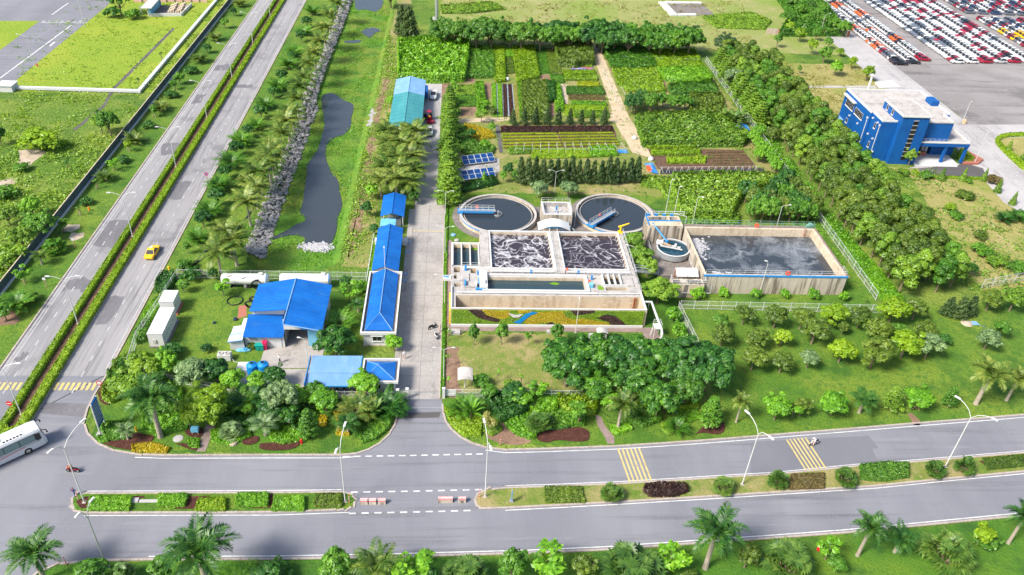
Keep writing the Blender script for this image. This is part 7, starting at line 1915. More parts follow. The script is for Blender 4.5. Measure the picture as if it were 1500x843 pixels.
 # front garden right of the gate and the big trees
for px,py,k,lm,h_,wd,lb in((690,613,'paddle','leaf_mid',4.0,.6,'upright banana-like plant right of the gate'),(677,606,'areca','leaf_mid',2.8,1.1,'dark leafy clump at the foot of the banana-like plant'),(717,632,'sapling','leaf_dry',3.0,.9,'dry-looking sapling at the front fence'),(716,585,'round','leaf_mid',2.6,1.2,'round bush at the front fence right of the banana-like plant'),(752,590,'round','leaf_dark',3.0,1.3,'dark leafy bush at the middle of the front fence'),(765,596,'round','leaf_bright',2.8,1.1,'bright bush at the front fence right of the dark one'),(790,628,'fan','leaf_fan',3.0,.95,'pale fan palm left of the dark red mulch bed'),(848,620,'sapling','leaf_mid',3.6,1.2,'staked sapling at the right end of the dark red mulch bed'),(905,627,'royal','leaf_palm',6.2,.95,'palm with yellow crownshaft beside the earth path'),
(828,566,'broad','leaf_deep',7.2,0.84,'leftmost of the big dark trees in front of the tank lawn'),(868,556,'broad','leaf_deep',7.4,0.80,'big dark tree behind the lamp, next to the leftmost one'),(905,560,'broad','leaf_dark',7.4,0.84,'big tree in the middle of the dark clump'),(945,563,'broad','leaf_deep',7.6,0.80,'big dark tree right of the middle of the clump'),(985,566,'broad','leaf_dark',7.8,0.80,'big brighter tree second from the right in the clump'),(1030,572,'broad','leaf_dark',7.6,0.84,'rightmost of the big trees near the fence corner'),(960,612,'broad','leaf_deep',5.8,0.71,'dark tree standing in front of the big clump near the kerb'),(925,588,'broad','leaf_deep',6.0,0.76,'shaded dark tree under the front of the big clump'),(1000,596,'broad','leaf_scrub',5.6,0.71,'shaded tree at the lower right of the big clump'),(868,588,'round','leaf_mid',4.6,1.3,'mid-green tree beside the earth path in front of the clump'),(1038,622,'layered','leaf_mid',5.2,1.0,'staked feathery tree beside the red mulch patch'),(892,600,'round','leaf_bright',3.2,1.1,'bright tree behind the palm by the earth path'),(990,632,'areca','leaf_mid',2.4,1.1,'small clump palm at the kerb below the big trees'),(786,585,'sapling','leaf_bright',2.8,1.2,'bright sapling at the right end of the front fence')):
 pp(k,lm,px,py,h_*1.08,lb,wide=wd*1.22,stakes=lb.startswith('staked'))
for i,(px,py,lb)in enumerate(((694,506,'leftmost young tree in front of the planted wall'),(734,505,'second young tree from the left in front of the planted wall'),(774,506,'smaller third young tree in front of the planted wall'),(814,506,'fourth young tree in front of the planted wall, left of the lamp post'))):
 pp('round' if i!=2 else 'sapling','leaf_mid' if i!=2 else 'leaf_bright',px,py,(4.2,4.4,3.0,4.6)[i],lb,group='young trees in front of the planted wall',wide=.72)
for px,py,lb in((656,537,'pruned bare sapling in the edging hedge beside the arched sign'),(656,571,'pruned bare sapling in the edging hedge by the gate'),(696,567,'pruned bare sapling right of the arched sign'),(729,560,'pruned bare sapling at the edge of the dry lawn'),(763,566,'tall pruned sapling with a green tuft at the dry lawn'),(657,500,'pruned sapling beside the two motorbikes')):pp('bare','leaf_bright',px,py,2.5,lb)
for px,py,k,lm,h_,lb in((706,566,'shrub','leaf_mid',2.0,'loose shrub behind the front fence on the dry lawn'),(745,566,'shrub','leaf_weed',1.2,'low shrub at the edge of the dry lawn')):pp(k,lm,px,py,h_,lb)
for px,py,h_,wd,lb in((925,372,4.6,1.35,'farthest of the four bushy trees between foaming tank and thickener'),(936,392,4.4,1.3,'second of the four bushy trees between foaming tank and thickener'),(948,405,4.0,1.3,'third of the four bushy trees, left of the footbridge'),(962,444,4.6,1.75,'nearest and widest bushy tree, in front of the footbridge')):pp('round','leaf_feather',px,py,h_,lb,wide=wd)
for px,py,lm,h_,lb in((985,470,'leaf_bright',2.6,'bright sapling at the near end of the short fence'),(994,492,'leaf_bright',2.4,'bright sapling halfway along the short fence'),(1003,506,'leaf_mid',2.2,'small bush at the lower end of the short fence'),(1021,437,'leaf_bright',2.4,'bright bush below the outlet chamber'),(1060,435,'leaf_bright',1.7,'first small bush from the left below the stained wall'),(1105,436,'leaf_bright',1.7,'second small bush from the left below the stained wall'),(1149,437,'leaf_bright',1.8,'third small bush from the left below the stained wall'),(1192,438,'leaf_bright',1.8,'fourth small bush from the left below the stained wall'),(1235,440,'leaf_bright',1.8,'fifth small bush from the left, at the right end of the stained wall')):pp('shrub',lm,px,py,h_,lb,wide=.85)
# orchard on the right lawn: crown centres in the photo, trunks a little below
orc=[(1132.6,466,4.6,'leaf_olive'),(1171,468,4.4,'leaf_olive'),(1214.6,463,4.8,'leaf_lime'),(1255.5,466,4.4,'leaf_olive'),(1301,456,5.6,'leaf_lime'),(1336,455,4.2,'leaf_olive'),(1087,463,3.8,'leaf_olive'),(1052,473,3.4,'leaf_scrub'),(1055,494,4.2,'leaf_olive'),(1106.6,499,4.0,'leaf_olive'),(1142.5,496,3.6,'leaf_lime'),(1188,488,5.0,'leaf_olive'),(1100,527,4.6,'leaf_olive'),(1141.5,534,3.8,'leaf_olive'),(1181,528,3.6,'leaf_pale'),(1228,516,4.6,'leaf_lime'),(1279,486,5.0,'leaf_olive'),(1274,518,6.4,'leaf_olive'),(1319,507,5.2,'leaf_lime'),(1349,486,4.0,'leaf_olive'),(1354,510,4.6,'leaf_pale'),(1382,499,2.2,'leaf_dark'),(1440.5,498,4.4,'leaf_pale'),(1462,483,3.4,'leaf_mid'),(1444,441,4.4,'leaf_olive'),(1478,441,4.6,'leaf_feather'),(1232,482,2.6,'leaf_olive'),(1312,486,3.0,'leaf_scrub')]
rows={}
orc.sort(key=lambda q:(int((q[1]+8)//32),q[0]))
for px,py,h_,lm in orc:
 r_=int((py+8)//32);rows[r_]=rows.get(r_,-1)+1
 rn={14:'far row',15:'second row',16:'third row',17:'nearest row'}[r_]
 pp('round',lm,px,py+h_*3.3,h_,'orchard tree, %s from the left in the %s of the right lawn'%(nth(rows[r_]),rn),group='orchard trees on the right lawn',wide=1.3,name='orchard_tree')
for px,py,h_,lb in((1402,466,4.6,'bushy grey-green casuarina at the near end of the plantation'),(1418,462,4.2,'second bushy casuarina right of the plantation end'),(1385,462,4.0,'low casuarina at the near left end of the plantation')):pp('casuarina','leaf_casuarina',px,py,h_,lb,wide=1.9)
# the lawn along the upper road edge
for px,py,k,lm,h_,wd,lb in((1078,619,'royal','leaf_palm',5.4,.85,'yellowing palm beside the big dark trees on the lawn'),(1134,615,'round','leaf_bright',4.2,.95,'bright leafy tree, leftmost on the lawn above the road'),(1160,612,'sapling','leaf_bright',2.6,1.1,'low bright sapling between two trees on the lawn'),(1171,610,'round','leaf_olive',3.4,.8,'olive sapling tree on the lawn'),(1217,608,'round','leaf_bright',3.8,1.3,'wide bright tree on the lawn above the second bar crossing'),(1258,605,'young_palm','leaf_royal',4.6,1.1,'leaning palm with silvery fronds on the lawn'),(1303,599,'layered','leaf_feather',4.4,.9,'staked feathery tree on the lawn'),(1341.5,599,'round','leaf_bright',3.8,1.25,'wide bright tree right of the staked feathery tree'),(1388,594,'layered','leaf_mid',3.6,.9,'staked loose tree left of the road lamp'),(1429,592,'royal','leaf_palm',8.4,1.1,'tall leaning royal palm at the right of the lawn'),(1474,587,'royal','leaf_palm',6.4,1.,'shorter royal palm behind the tall leaning one')):
 pp(k,lm,px,py,h_*1.06,lb,wide=wd*1.25,stakes='staked' in lb)
 # fan palms on the grassy median
for px,py,h_,lb in((895,731,2.9,'small fan palm leftmost on the grassy median'),(1058,720,2.8,'fan palm left of the lamp on the grassy median'),(1137,712,3.0,'fan palm before the second bar crossing on the median'),(1235,709,3.2,'fan palm right of the second bar crossing'),(1366,696,2.9,'fan palm just left of the right-hand lamp'),(1410,692,3.0,'fan palm just right of the right-hand lamp')):pp('fan','leaf_fan',px,py,h_,lb,wide=1.0)
# near verge at the bottom
for px,py,k,lm,h_,wd,lb in((66,850,'royal','leaf_royal',6.8,1.25,'royal palm at the lower left corner'),(305,862,'royal','leaf_royal',9.4,1.15,'tall royal palm in front of the planted island'),(1033,832,'royal','leaf_royal',9.4,.95,'leaning royal palm right of the middle of the near verge'),(1256,814,'royal','leaf_royal',7.2,.85,'small royal palm on the near verge at the right'),(1476.6,796,'royal','leaf_royal',7.0,.9,'royal palm at the right end of the near verge'),(553,856,'young_palm','leaf_palm',6.2,.95,'yellowish young palm at the bottom middle left'),(923,853,'fan','leaf_fan',5.2,1.05,'large fan palm clump at the bottom middle'),(1150,838,'fan','leaf_fan',4.6,1.05,'large fan palm clump right of the leaning royal palm'),(1380,824,'fan','leaf_fan',4.6,1.1,'large fan palm clump at the lower right'),(681,856,'fan','leaf_fan',4.2,.95,'fan palm clump at the bottom left of the middle'),(182,858,'fan','leaf_fan',3.2,.9,'small fan palm right of the lower-left lamp'),
(138,856,'round','leaf_mid',3.4,1.2,'leafy bush beside the lower-left lamp'),(242,850,'round','leaf_mid',4.0,.8,'slim leafy tree left of the tall royal palm'),(395,858,'round','leaf_dark',3.2,1.2,'dark bush right of the tall royal palm'),(350,862,'areca','leaf_bright',3.0,1.1,'bright leafy plant at the foot of the tall royal palm'),(494,852,'round','leaf_mid',4.8,.85,'mid-green tree left of the yellowish young palm'),(605,850,'sapling','leaf_bright',4.2,1.2,'bright green sapling right of the yellowish young palm'),(632,862,'round','leaf_dark',3,.9,'dark little tree beside the bright green sapling'),(749,850,'round','leaf_mid',4.8,.75,'slender tree right of the bottom fan palm'),(799,846,'sapling','leaf_bright',4.6,1.2,'very bright sapling left of the large bottom fan palm'),(852,850,'round','leaf_olive',4.0,.8,'olive sapling tree left of the large bottom fan palm'),(979,838,'sapling','leaf_bright',3.8,1.1,'bright sapling right of the large bottom fan palm'),(1090,832,'round','leaf_olive',3.8,.75,'olive sapling right of the leaning royal palm'),(1208,820,'sapling','leaf_bright',3.6,.9,'thin bright sapling with a red marker beside it'),(1222,838,'round','leaf_mid',2.6,1,'low bush below the thin bright sapling'),(1310,809,'young_palm','leaf_royal',4.6,1.0,'young dark palm between royal palm and fan palm clump'),(1430.6,798,'sapling','leaf_lime',3.6,1.1,'yellow-green leaning sapling at the right of the near verge'),(1444,800,'shrub','leaf_mid',1.8,1.1,'low bush beside the yellow-green leaning sapling'),(410,842,'shrub','leaf_mid',1.6,1.2,'low bush at the kerb of the near verge on the left'),(1010,850,'shrub','leaf_olive',1.2,1,'low olive bush at the bottom edge')):
 pp(k,lm,px,py,h_*1.06,lb,wide=wd*1.25)
 # garden trees and round bushes
for i in range(8):
 x,y=g(*B_c([(210+i*27,615-i*2)])[0]);plant('broad','leaf_dark' if i<5 else 'leaf_mid',x,y+R.uniform(-1,4),5.0,'dark round garden tree, %s from the left beside the sandy path'%nth(i),'garden tree row right of the sandy path',.62)
for i in range(5):
 x,y=g(*B_c([(440+i*52,600)])[0]);plant('round','leaf_mid',x,y+R.uniform(-1,3),4.4,'mid-green garden tree, %s from the left right of the dark garden trees'%nth(i),'mid-green garden trees beside the dark row',1.25)
for px,py,lb in((1070,184,'big banana clump beside the blue tarpaulin'),(1062,180,'banana clump left of the big one'),(1078,182,'banana clump right of the big one')):pp('paddle','leaf_fan',px,py,4.6,lb,wide=1.2)
for i,(u,v)in enumerate(((960,120),(1000,70),(985,165),(1020,200),(1060,235),(1085,270),(1110,310),(1130,350),(1000,250))):
 x,y=g(*D_c([(u,v)])[0]);plant('broad','leaf_bright',x,y,3.8,'bright round bush tree, %s in the line right of the ploughed soil'%nth(i),'bright round bush trees right of the ploughed soil',.8)
for i,(u,v)in enumerate(sorted(((900,540),(950,590),(1000,640),(1060,600),(1120,650),(1180,680),(1090,690),(1240,690),(1300,700),(1340,640),(1250,590),(1180,560),(1090,540),(1020,700),(940,690),(1380,700),(1140,500),(1250,500),(1200,440),(1330,560),(1410,650)))):
 x,y=g(*D_c([(u,v+25)])[0]);plant('broad',('leaf_dark','leaf_mid','leaf_olive')[i%3],x,y,R.uniform(4.6,5.8),'%s thicket tree behind the long tank, %s from the left'%(('dark','mid-green','olive')[i%3],nth(i)),'thicket trees behind the long tank',.68)
for px,py,k,lm,h_,wd,lb in((722,168,'shrub','leaf_olive',1.8,1,'round olive topiary bush among the garden beds'),(713,160,'round','leaf_bright',2.6,1.1,'bright bushy tree behind the round olive topiary'),(665,165,'round','leaf_dark',3.2,1.1,'dark round tree beside the layered trees near the herb plots'),(705,180,'sapling','leaf_weed',3.4,1.3,'loose pale tree at the garden path'),(720,196,'round','leaf_bright',3.0,.8,'bright slim tree behind the solar panels'),(690,205,'round','leaf_dark',2.8,1.2,'dark round bush left of the golden shrubs'),(710,215,'shrub','leaf_bright',1.6,1.2,'bright bush in front of the golden shrubs'),(709,268,'cypress','leaf_bright',3.0,1,'bright narrow bush in the hedge before the solar panels'),(737,268,'round','leaf_bright',3.0,.8,'bright bush right of the solar panels'),(745,262,'round','leaf_dark',3.8,.9,'dark bush tree left of the casuarina row'),(755,268,'round','leaf_mid',3.4,.9,'mid-green bush tree at the left end of the casuarina row'),(1190,232,'casuarina','leaf_casuarina',5,2.0,'pale grey-green bushy tree between garden fence and plantation'),(1130,208,'broad','leaf_olive',4.2,.8,'olive bush tree right of the blue tarpaulin'),(1118,225,'round','leaf_mid',3.2,1.2,'mid-green bush below the olive bush tree')):
 pp(k,lm,px,py,h_,lb,wide=wd)
 # meadow trees and cypresses by the office
for px,py,lm,h_,wd,lb in((1155,52,'leaf_lime',4.6,1.2,'bright round tree at the far left of the meadow by the rusty fence'),(1170,62,'leaf_lime',5.0,1.2,'second bright round tree by the rusty fence'),(1194,60,'leaf_mid',4.2,1.1,'darker round tree in front of the rusty fence'),(1212,72,'leaf_mid',4.0,1.2,'dark round tree close to the concrete strip'),(1187,80,'leaf_lime',5.2,1.0,'bright tree in the middle of the meadow'),(1205,93,'leaf_mid',5.4,1.2,'round dark green tree in the middle of the meadow'),(1229,83,'leaf_lime',2.8,1.2,'small lime bush beside the concrete strip'),(1222,111,'leaf_bright',4.8,1.2,'round very bright tree at the near side of the meadow'),(1246,101,'leaf_lime',4.0,1.0,'lime tree beside the concrete strip'),(1268,119,'leaf_lime',4.8,1.1,'lime tree right behind the blue office'),(1170,108,'leaf_mid',2.6,.8,'small dark sapling on the meadow'),(1137,70,'leaf_mid',4.6,.9,'thin dark tree at the meadow edge of the plantation')):
 pp('round',lm,px,py,h_,lb,wide=wd)
for i,(px,py)in enumerate(((1378,264),(1409,265),(1440,265),(1460,282),(1482,300),(1476,222),(1497,236))):pp('cypress','leaf_feather',px,py,3.4,'clipped cone tree, %s'%('leftmost in front of the blue office porch','second in front of the blue office porch','third in front of the blue office porch','beside the driveway bend','nearest one beside the driveway','left one inside the round traffic island','right one inside the round traffic island')[i],group='clipped cone trees by the office')
for px,py,k,lm,h_,wd,lb in((1330,243,'round','leaf_feather',4.4,1.0,'small umbrella-shaped tree before the blue stair tower'),(1355,262,'shrub','leaf_scrub',1.8,1.4,'dark low shrub left of the cone trees'),(1455,268,'shrub','leaf_brown',1.8,1.5,'brownish shrub beside the driveway'),(1418,268,'shrub','leaf_mid',1.0,1.2,'low shrub between two cone trees'),(1412,290,'shrub','leaf_olive',1.5,2.2,'wide olive shrub on the straw meadow'),(1392,308,'shrub','leaf_lime',1.6,1.2,'yellow-topped bush on the meadow'),(1400,320,'shrub','leaf_mid',1.4,1.7,'green bush below the yellow-topped bush'),(1434,350,'shrub','leaf_olive',1.8,1.1,'lone round bush on the lower meadow'),(1470,325,'areca','leaf_dark',2.4,1.6,'dark leafy plants at the right end of the meadow'),(1490,322,'areca','leaf_deep',2.6,1.6,'darker leafy plants at the right edge of the meadow'),(1436,372,'shrub','leaf_mid',1.8,1.9,'wide green shrub above the pale fence'),(1460,388,'shrub','leaf_weed',1.8,1.9,'pale shrub behind the pale fence'),(1490,398,'shrub','leaf_mid',2.0,1.6,'green shrub behind the pale fence at the right edge'),(1420,405,'round','leaf_deep',3.0,1.1,'very dark bush beside the end of the plantation'),(1322,256,'shrub','leaf_weed',1.4,1.5,'weedy bush at the foot of the blue stair tower')):
 pp(k,lm,px,py,h_,lb,wide=wd)
field('hedge',[gs(smoothpl([(1462,208),(1470,202),(1500,200),(1560,204),(1560,200),(1500,196.5),(1468,198),(1456,206),(1462,216),(1480,234),(1500,252),(1506,248),(1488,232),(1470,216),(1462,208)],1)[:-1])],.8,'leaf_lime',.2,2.4,'clipped lime hedge round the traffic island beside the office','hedge','thing',.8,0,.3)
field('hedge',[gs(W(6.48,1320,120,[(560,650),(590,650),(690,745),(660,770),(560,770),(535,720)]))],.8,'leaf_lime',.18,2.4,'lime hedge block at the end of the blue office porch','hedge','thing',.8,0,.3)
field('hedge',[gs([(1340,250),(1350,258),(1395,260),(1445,262),(1445,264),(1395,262.5),(1347,260),(1336,252)])],.5,'leaf_lime',.15,2.4,'thin lime hedge along the dark forecourt of the blue office','hedge','thing',.8,0,.3)
# ================================================================== vehicles
def car_shell(L,Wd,Ht,kind):
 """lofted car body; returns paint, glass, tyre and light shapes, nose towards +x, origin on the ground in the middle"""
 h0=.32 if kind!='pickup' else .42
 hw=Wd/2
 p=MB();gl=MB();ty=[];li=MB()
 def sec(x,zb,zt,w,wt=None):
  wt=w if wt is None else wt
  return[(x,-w*.96,zb),(x,-w,zb+.18),(x,-w,zt-.12),(x,-wt*.86,zt),(x,wt*.86,zt),(x,w,zt-.12),(x,w,zb+.18),(x,w*.96,zb)]
 belt=Ht*.60
 fr=L/2
 S_=[sec(-fr,h0+.1,belt-.10,hw*.84),sec(-fr+.12,h0,belt-.02,hw*.95),sec(-fr*.55,h0-.05,belt+.02,hw),sec(0,h0-.06,belt+.02,hw),sec(fr*.45,h0-.05,belt,hw),sec(fr*.72,h0,belt-.10,hw*.96),sec(fr-.15,h0+.02,belt-.22,hw*.88),sec(fr,h0+.1,belt-.34,hw*.72)]
 n=8
 vs=[q for s in S_ for q in s]
 fs=[(i*n+k,i*n+(k+1)%n,(i+1)*n+(k+1)%n,(i+1)*n+k)for i in range(len(S_)-1)for k in range(n)]
 fs+=[tuple(range(n)),tuple((len(S_)-1)*n+k for k in range(n))[::-1]]
 p.add(vs,fs)
 r0,r1=(-fr*.93,-fr*.62)if kind=='hatch' else((-fr*.62,-fr*.32)if kind=='sedan' else(-fr*.18,-fr*.12))
 f0,f1=fr*.42,fr*.05
 zb,zt=belt-.03,Ht
 lo=[(r0,-hw*.90,zb),(f0,-hw*.88,zb),(f0,hw*.88,zb),(r0,hw*.90,zb)]
 hi=[(r1,-hw*.70,zt),(f1,-hw*.70,zt),(f1,hw*.70,zt),(r1,hw*.70,zt)]
 p.add(lo+hi,[(4,5,6,7),(0,1,5,4),(1,2,6,5),(2,3,7,6),(3,0,4,7)])
 p.add([(r1+.05,-hw*.66,zt),(f1-.05,-hw*.66,zt),(f1-.05,hw*.66,zt),(r1+.05,hw*.66,zt),(r1+.2,-hw*.5,zt+.05),(f1-.2,-hw*.5,zt+.05),(f1-.2,hw*.5,zt+.05),(r1+.2,hw*.5,zt+.05)],[(4,5,6,7),(0,1,5,4),(1,2,6,5),(2,3,7,6),(3,0,4,7)])
 wins=[]
 def pane(a,b,c,d,ins=.10,out=.012):
  q=[Vector(a),Vector(b),Vector(c),Vector(d)];m_=sum(q,Vector())/4
  nn=(q[1]-q[0]).cross(q[3]-q[0]).normalized()
  w_=MB().add([v.lerp(m_,ins)+nn*out for v in q],[(0,1,2,3)]);wins.append(w_)
  gl.add(w_.v,[(0,1,2,3)])
 pane(lo[1],lo[2],hi[2],hi[1]);pane(lo[3],lo[0],hi[0],hi[3]);pane(lo[0],lo[1],hi[1],hi[0]);pane(lo[2],lo[3],hi[3],hi[2])
 if kind=='pickup':
  p.add([(-fr+.1,-hw*.82,belt-.3),(r0-.05,-hw*.82,belt-.3),(r0-.05,hw*.82,belt-.3),(-fr+.1,hw*.82,belt-.3)],[(0,1,2,3)])
  p.box(-fr+.02,-hw*.95,belt-.02,r0,-hw*.82,belt+.12);p.box(-fr+.02,hw*.82,belt-.02,r0,hw*.95,belt+.12);p.box(-fr,-hw*.82,belt-.02,-fr+.1,hw*.82,belt+.12)
 for sx in(fr*.60,-fr*.60):
  for sy in(-1,1):
   t_=MB().tube([(sx,sy*(hw-.2),.32),(sx,sy*(hw+.01),.32)],.32,12);ty.append((t_,MB().tube([(sx,sy*(hw+.012),.32),(sx,sy*(hw+.02),.32)],.18,10)))
 for sy in(-1,1):li.cbox((fr-.1,sy*hw*.62,belt-.30),(.16,.34,.12));li.cbox((-fr+.06,sy*hw*.72,belt-.16),(.1,.3,.16))
 return p,gl,wins,ty,li
CARS={}
def car_parts(kind,paint):
 k=(kind,paint)
 if k in CARS:return CARS[k]
 L,Wd,Ht={'hatch':(4.35,1.82,1.58),'sedan':(4.6,1.8,1.46),'pickup':(5.2,1.86,1.78)}[kind]
 p,gl,wins,ty,li=car_shell(L,Wd,Ht,kind)
 out={'body':p.mesh('body',MATS[paint]),'wins':[w_.mesh('window',MATS['glass_dark'])for w_ in wins],'tyres':[(a.mesh('tyre',MATS['tyre']),b.mesh('hub',MATS['chrome']))for a,b in ty],'lights':[MB().add(li.v[i*8:(i+1)*8],[(3,2,1,0),(4,5,6,7),(0,1,5,4),(1,2,6,5),(2,3,7,6),(3,0,4,7)]).mesh('light',MATS['chrome' if i in(0,2)else 'red'])for i in range(4)]}
 j=MB()
 j.add(p.v,p.f,0);j.add(gl.v,gl.f,1)
 for a,b in ty:j.add(a.v,a.f,2);j.add(b.v,b.f,3)
 j.add(li.v,li.f,3)
 out['joined']=j.mesh('car',[MATS[paint],MATS['glass_dark'],MATS['tyre'],MATS['chrome']])
 out['raw']=j
 CARS[k]=out
 return out
def car(kind,paint,x,y,rz,label,group=None,parts=True,name='parked_car',cat='car'):
 c=car_parts(kind,paint)
 if not parts:
  o=link(name,c['joined']);o.location=(x,y,.03);o.rotation_euler=(0,0,rz)
  return tag(o,label,cat,group)
 r=top(name,label,cat,(x,y,.03),rz,group)
 link('body',c['body'],r)
 for i,w_ in enumerate(c['wins']):link(('windscreen','rear_window','side_window','side_window')[i],w_,r)
 for a,b in c['tyres']:wh=link('wheel',a,r);link('hub_cap',b,wh)
 for i,m_ in enumerate(c['lights']):link('headlight' if i in(0,2)else 'tail_light',m_,r)
 return r
 # the storage lot: columns of cars standing side by side
cars=[]
rc=random.Random(3)
ww=['car_white']*13+['car_silver']*2+['car_grey']*2+['car_black']
cols=[(144.2,247.6,0),(149.5,249.2,0),(154.9,252.4,0)]+[(165.3+5.35*k,251.0+.6*k,1)for k in range(6)]+[(202+5.4*k,269,2)for k in range(8)]
for ci,(x,y0,blk)in enumerate(cols):
 y=y0;i=0
 while y<352:
  if blk==2 and 303<y<309:y+=2.15;i+=1;continue
  u=rc.random()
  if blk==0:
   pt_='car_orange' if(ci==0 and i in(7,8,10,16,17))or(ci==1 and i in(15,28,29,30))or(ci==2 and i in(9,10,22,23,24))else('car_red' if(ci==0 and i==5)or(ci==2 and i in(0,1))else('car_black' if(ci==0 and i in(0,1))or(ci==1 and i<1)else rc.choice(ww)))
  elif blk==1:
   pr=(.05,.08,.16,.22,.24,.2)[ci-3]
   pt_='car_red' if u<pr else rc.choice(ww)if ci>4 else('car_grey' if u<.30 and i>6 else rc.choice(ww))
   if ci==3 and i in(0,1,2):pt_=('car_white','car_red','car_white')[i]
  else:
   pt_='car_red' if u<.24 else('car_yellow' if(8<ci<12 and 3<i<9 and u<.7)or(ci==9 and i==1)else('car_grey' if u<.5 else('car_blue' if u<.6 else 'car_white')))
  kind='pickup' if(blk==0 and ci==0 and i<2)else('sedan' if(blk==0 and pt_ in('car_orange','car_black'))else 'hatch')
  cars.append((x+rc.uniform(-.12,.12),y,ci,i,blk,pt_,kind));y+=2.15;i+=1
def vis(x,y):
 v=M@np.array([x,y,.7-H]);px,py=750+F*v[0]/v[2],421.5+F*v[1]/v[2]
 return-8<px<1508 and py>-4
cars=[c for c in cars if vis(c[0],c[1])]
cars.sort(key=lambda c:c[0]**2+c[1]**2)
colname={'car_white':'white','car_red':'dark red','car_black':'black','car_orange':'orange','car_grey':'dark grey','car_silver':'silver','car_yellow':'yellow','car_blue':'navy blue'}
rest=MB();rmats={}
for k,(x,y,ci,i,blk,pt_,kind)in enumerate(cars):
 rz=(0 if blk!=1 else math.pi)+rc.uniform(-.03,.03)
 lb='%s %s, %s from the near end, %s column, %s car block'%(colname[pt_],{'hatch':'hatchback','sedan':'saloon car','pickup':'pickup'}[kind],nth(i),nth(ci if blk==0 else ci-(3 if blk==1 else 9)),('left','middle','right')[blk])
 if k<300:
  car(kind,pt_,x,y,rz,lb,'cars stored in the lot',k<110)
 else:
  j=car_parts(kind,pt_)['raw'];c_,s_=math.cos(rz),math.sin(rz)
  o_=rmats.setdefault(pt_,len(rmats));b0={0:3+o_,1:0,2:1,3:2}
  q=len(rest.v);rest.v+=[(x+v[0]*c_-v[1]*s_,y+v[0]*s_+v[1]*c_,v[2]+.03)for v in j.v];rest.f+=[tuple(a+q for a in f)for f in j.f];rest.m+=[b0[m_]for m_ in j.m]
if rest.v:
 tag(rest.build('parked_cars',[MATS['glass_dark'],MATS['tyre'],MATS['chrome']]+[MATS[k]for k in rmats]),'farthest rows of stored cars at the top of the lot','cars',None,'stuff')
 # taxi, cars by the warehouse
x,y=g(223,375);r=car('sedan','car_yellow',x,y+.5,math.radians(88),'yellow taxi driving on the right carriageway of the highway',name='taxi',cat='taxi')
sub('roof_sign',MB().box(-.45,-.3,1.52,-.15,.3,1.68),MATS['white_trim'],None)if False else None
o=MB().box(-.2,-.3,1.5,.1,.3,1.66).build('roof_sign',MATS['white_trim'],r,local=True)
x,y=g(635,143);car('pickup','car_white',x,y,math.radians(-92),'white pickup parked beside the warehouse far end',name='pickup_truck',cat='pickup')
x,y=g(629,196);car('hatch','car_silver',x,y,math.radians(-88),'silver car parked beside the palm grove at the warehouse')
x,y=g(628,177)
t=top('tractor','dark red tractor with loader parked between silver car and warehouse','tractor',(x,y,.03),math.radians(-75))
sub_=lambda n_,mb_,m_,p_=None:mb_.build(n_,MATS[m_],p_ or t,local=True)
sub_('body',MB().box(-1.2,-.45,.7,1.3,.45,1.25).box(.2,-.4,1.25,1.3,.4,1.5),'car_red');sub_('cab_roof',MB().box(-1.3,-.75,2.2,.1,.75,2.32),'car_red')
mb=MB()
for a_ in(-1.2,0):
 for b_ in(-.65,.65):mb.tube([(a_,b_,1.2),(a_,b_,2.2)],.05,5)
sub_('cab_post',mb,'tyre')
for px_,py_,rr in((-.8,-.75,.75),(-.8,.75,.75),(1,-.6,.45),(1,.6,.45)):sub_('wheel',MB().tube([(px_,py_-.18,rr),(px_,py_+.18,rr)],rr,14),'tyre')
sub_('loader_bucket',MB().box(1.5,-.9,.2,2.4,.9,.8),'car_red');sub_('bonnet_stripe',MB().box(.3,-.2,1.5,1.2,.2,1.53),'yellow')
# coach
bx0,by0=-54.7,81.0
t=top('coach','white coach with dark windows and red stripe turning out of the junction','coach',(-60.2,78.4,.03),math.radians(41.5))
Lb,Wb,Hb=11.6,2.5,3.35
def bsec(x,w,z0,z1):return[(x,-w,z0),(x,-w,z1-.35),(x,-w+.18,z1-.08),(x,-w+.5,z1),(x,w-.5,z1),(x,w-.18,z1-.08),(x,w,z1-.35),(x,w,z0)]
S_=[bsec(-5.8,1.15,.45,3.2),bsec(-5.6,1.25,.38,3.33),bsec(0,1.25,.35,3.36),bsec(4.6,1.25,.35,3.36),bsec(5.4,1.22,.38,3.28),bsec(5.75,1.08,.5,1.6)]
S_[4]=bsec(5.35,1.22,.38,3.25)
n=8;mb=MB().add([q for s in S_ for q in s],[(i*n+k,(i+1)*n+k,(i+1)*n+(k+1)%n,i*n+(k+1)%n)for i in range(5)for k in range(n)]+[tuple(range(n))[::-1][::-1],tuple(5*n+k for k in range(n))])
sub_('body',mb,'car_white')
for s in(-1,1):
 for k in range(5):
  xa,xb=-5.2+k*1.95,-5.2+k*1.95+1.85
  sub_('side_window',MB().quad((xa,s*1.262,1.75),(xb,s*1.262,1.75),(xb,s*1.262,2.75),(xa,s*1.262,2.75)),'glass_green')
 sub_('front_side_window',MB().quad((4.6,s*1.262,1.55),(5.2,s*1.245,1.6),(5.15,s*1.245,2.7),(4.6,s*1.262,2.75)),'glass_dark')
 sub_('window_band',MB().box(-5.3,min(s*1.251,s*1.256),1.68,4.7,max(s*1.251,s*1.256),2.82),'glass_dark')
 sub_('red_stripe',MB().add([(-5.5,s*1.258,.75),(2.8,s*1.258,1.28),(3.2,s*1.258,1.36),(-5.5,s*1.258,1.0)],[(0,1,2,3)]),'red')
 sub_('black_line',MB().add([(-5.5,s*1.257,1.45),(5.0,s*1.257,1.42),(5.0,s*1.257,1.5),(-5.5,s*1.257,1.52)],[(0,1,2,3)]),'tyre')
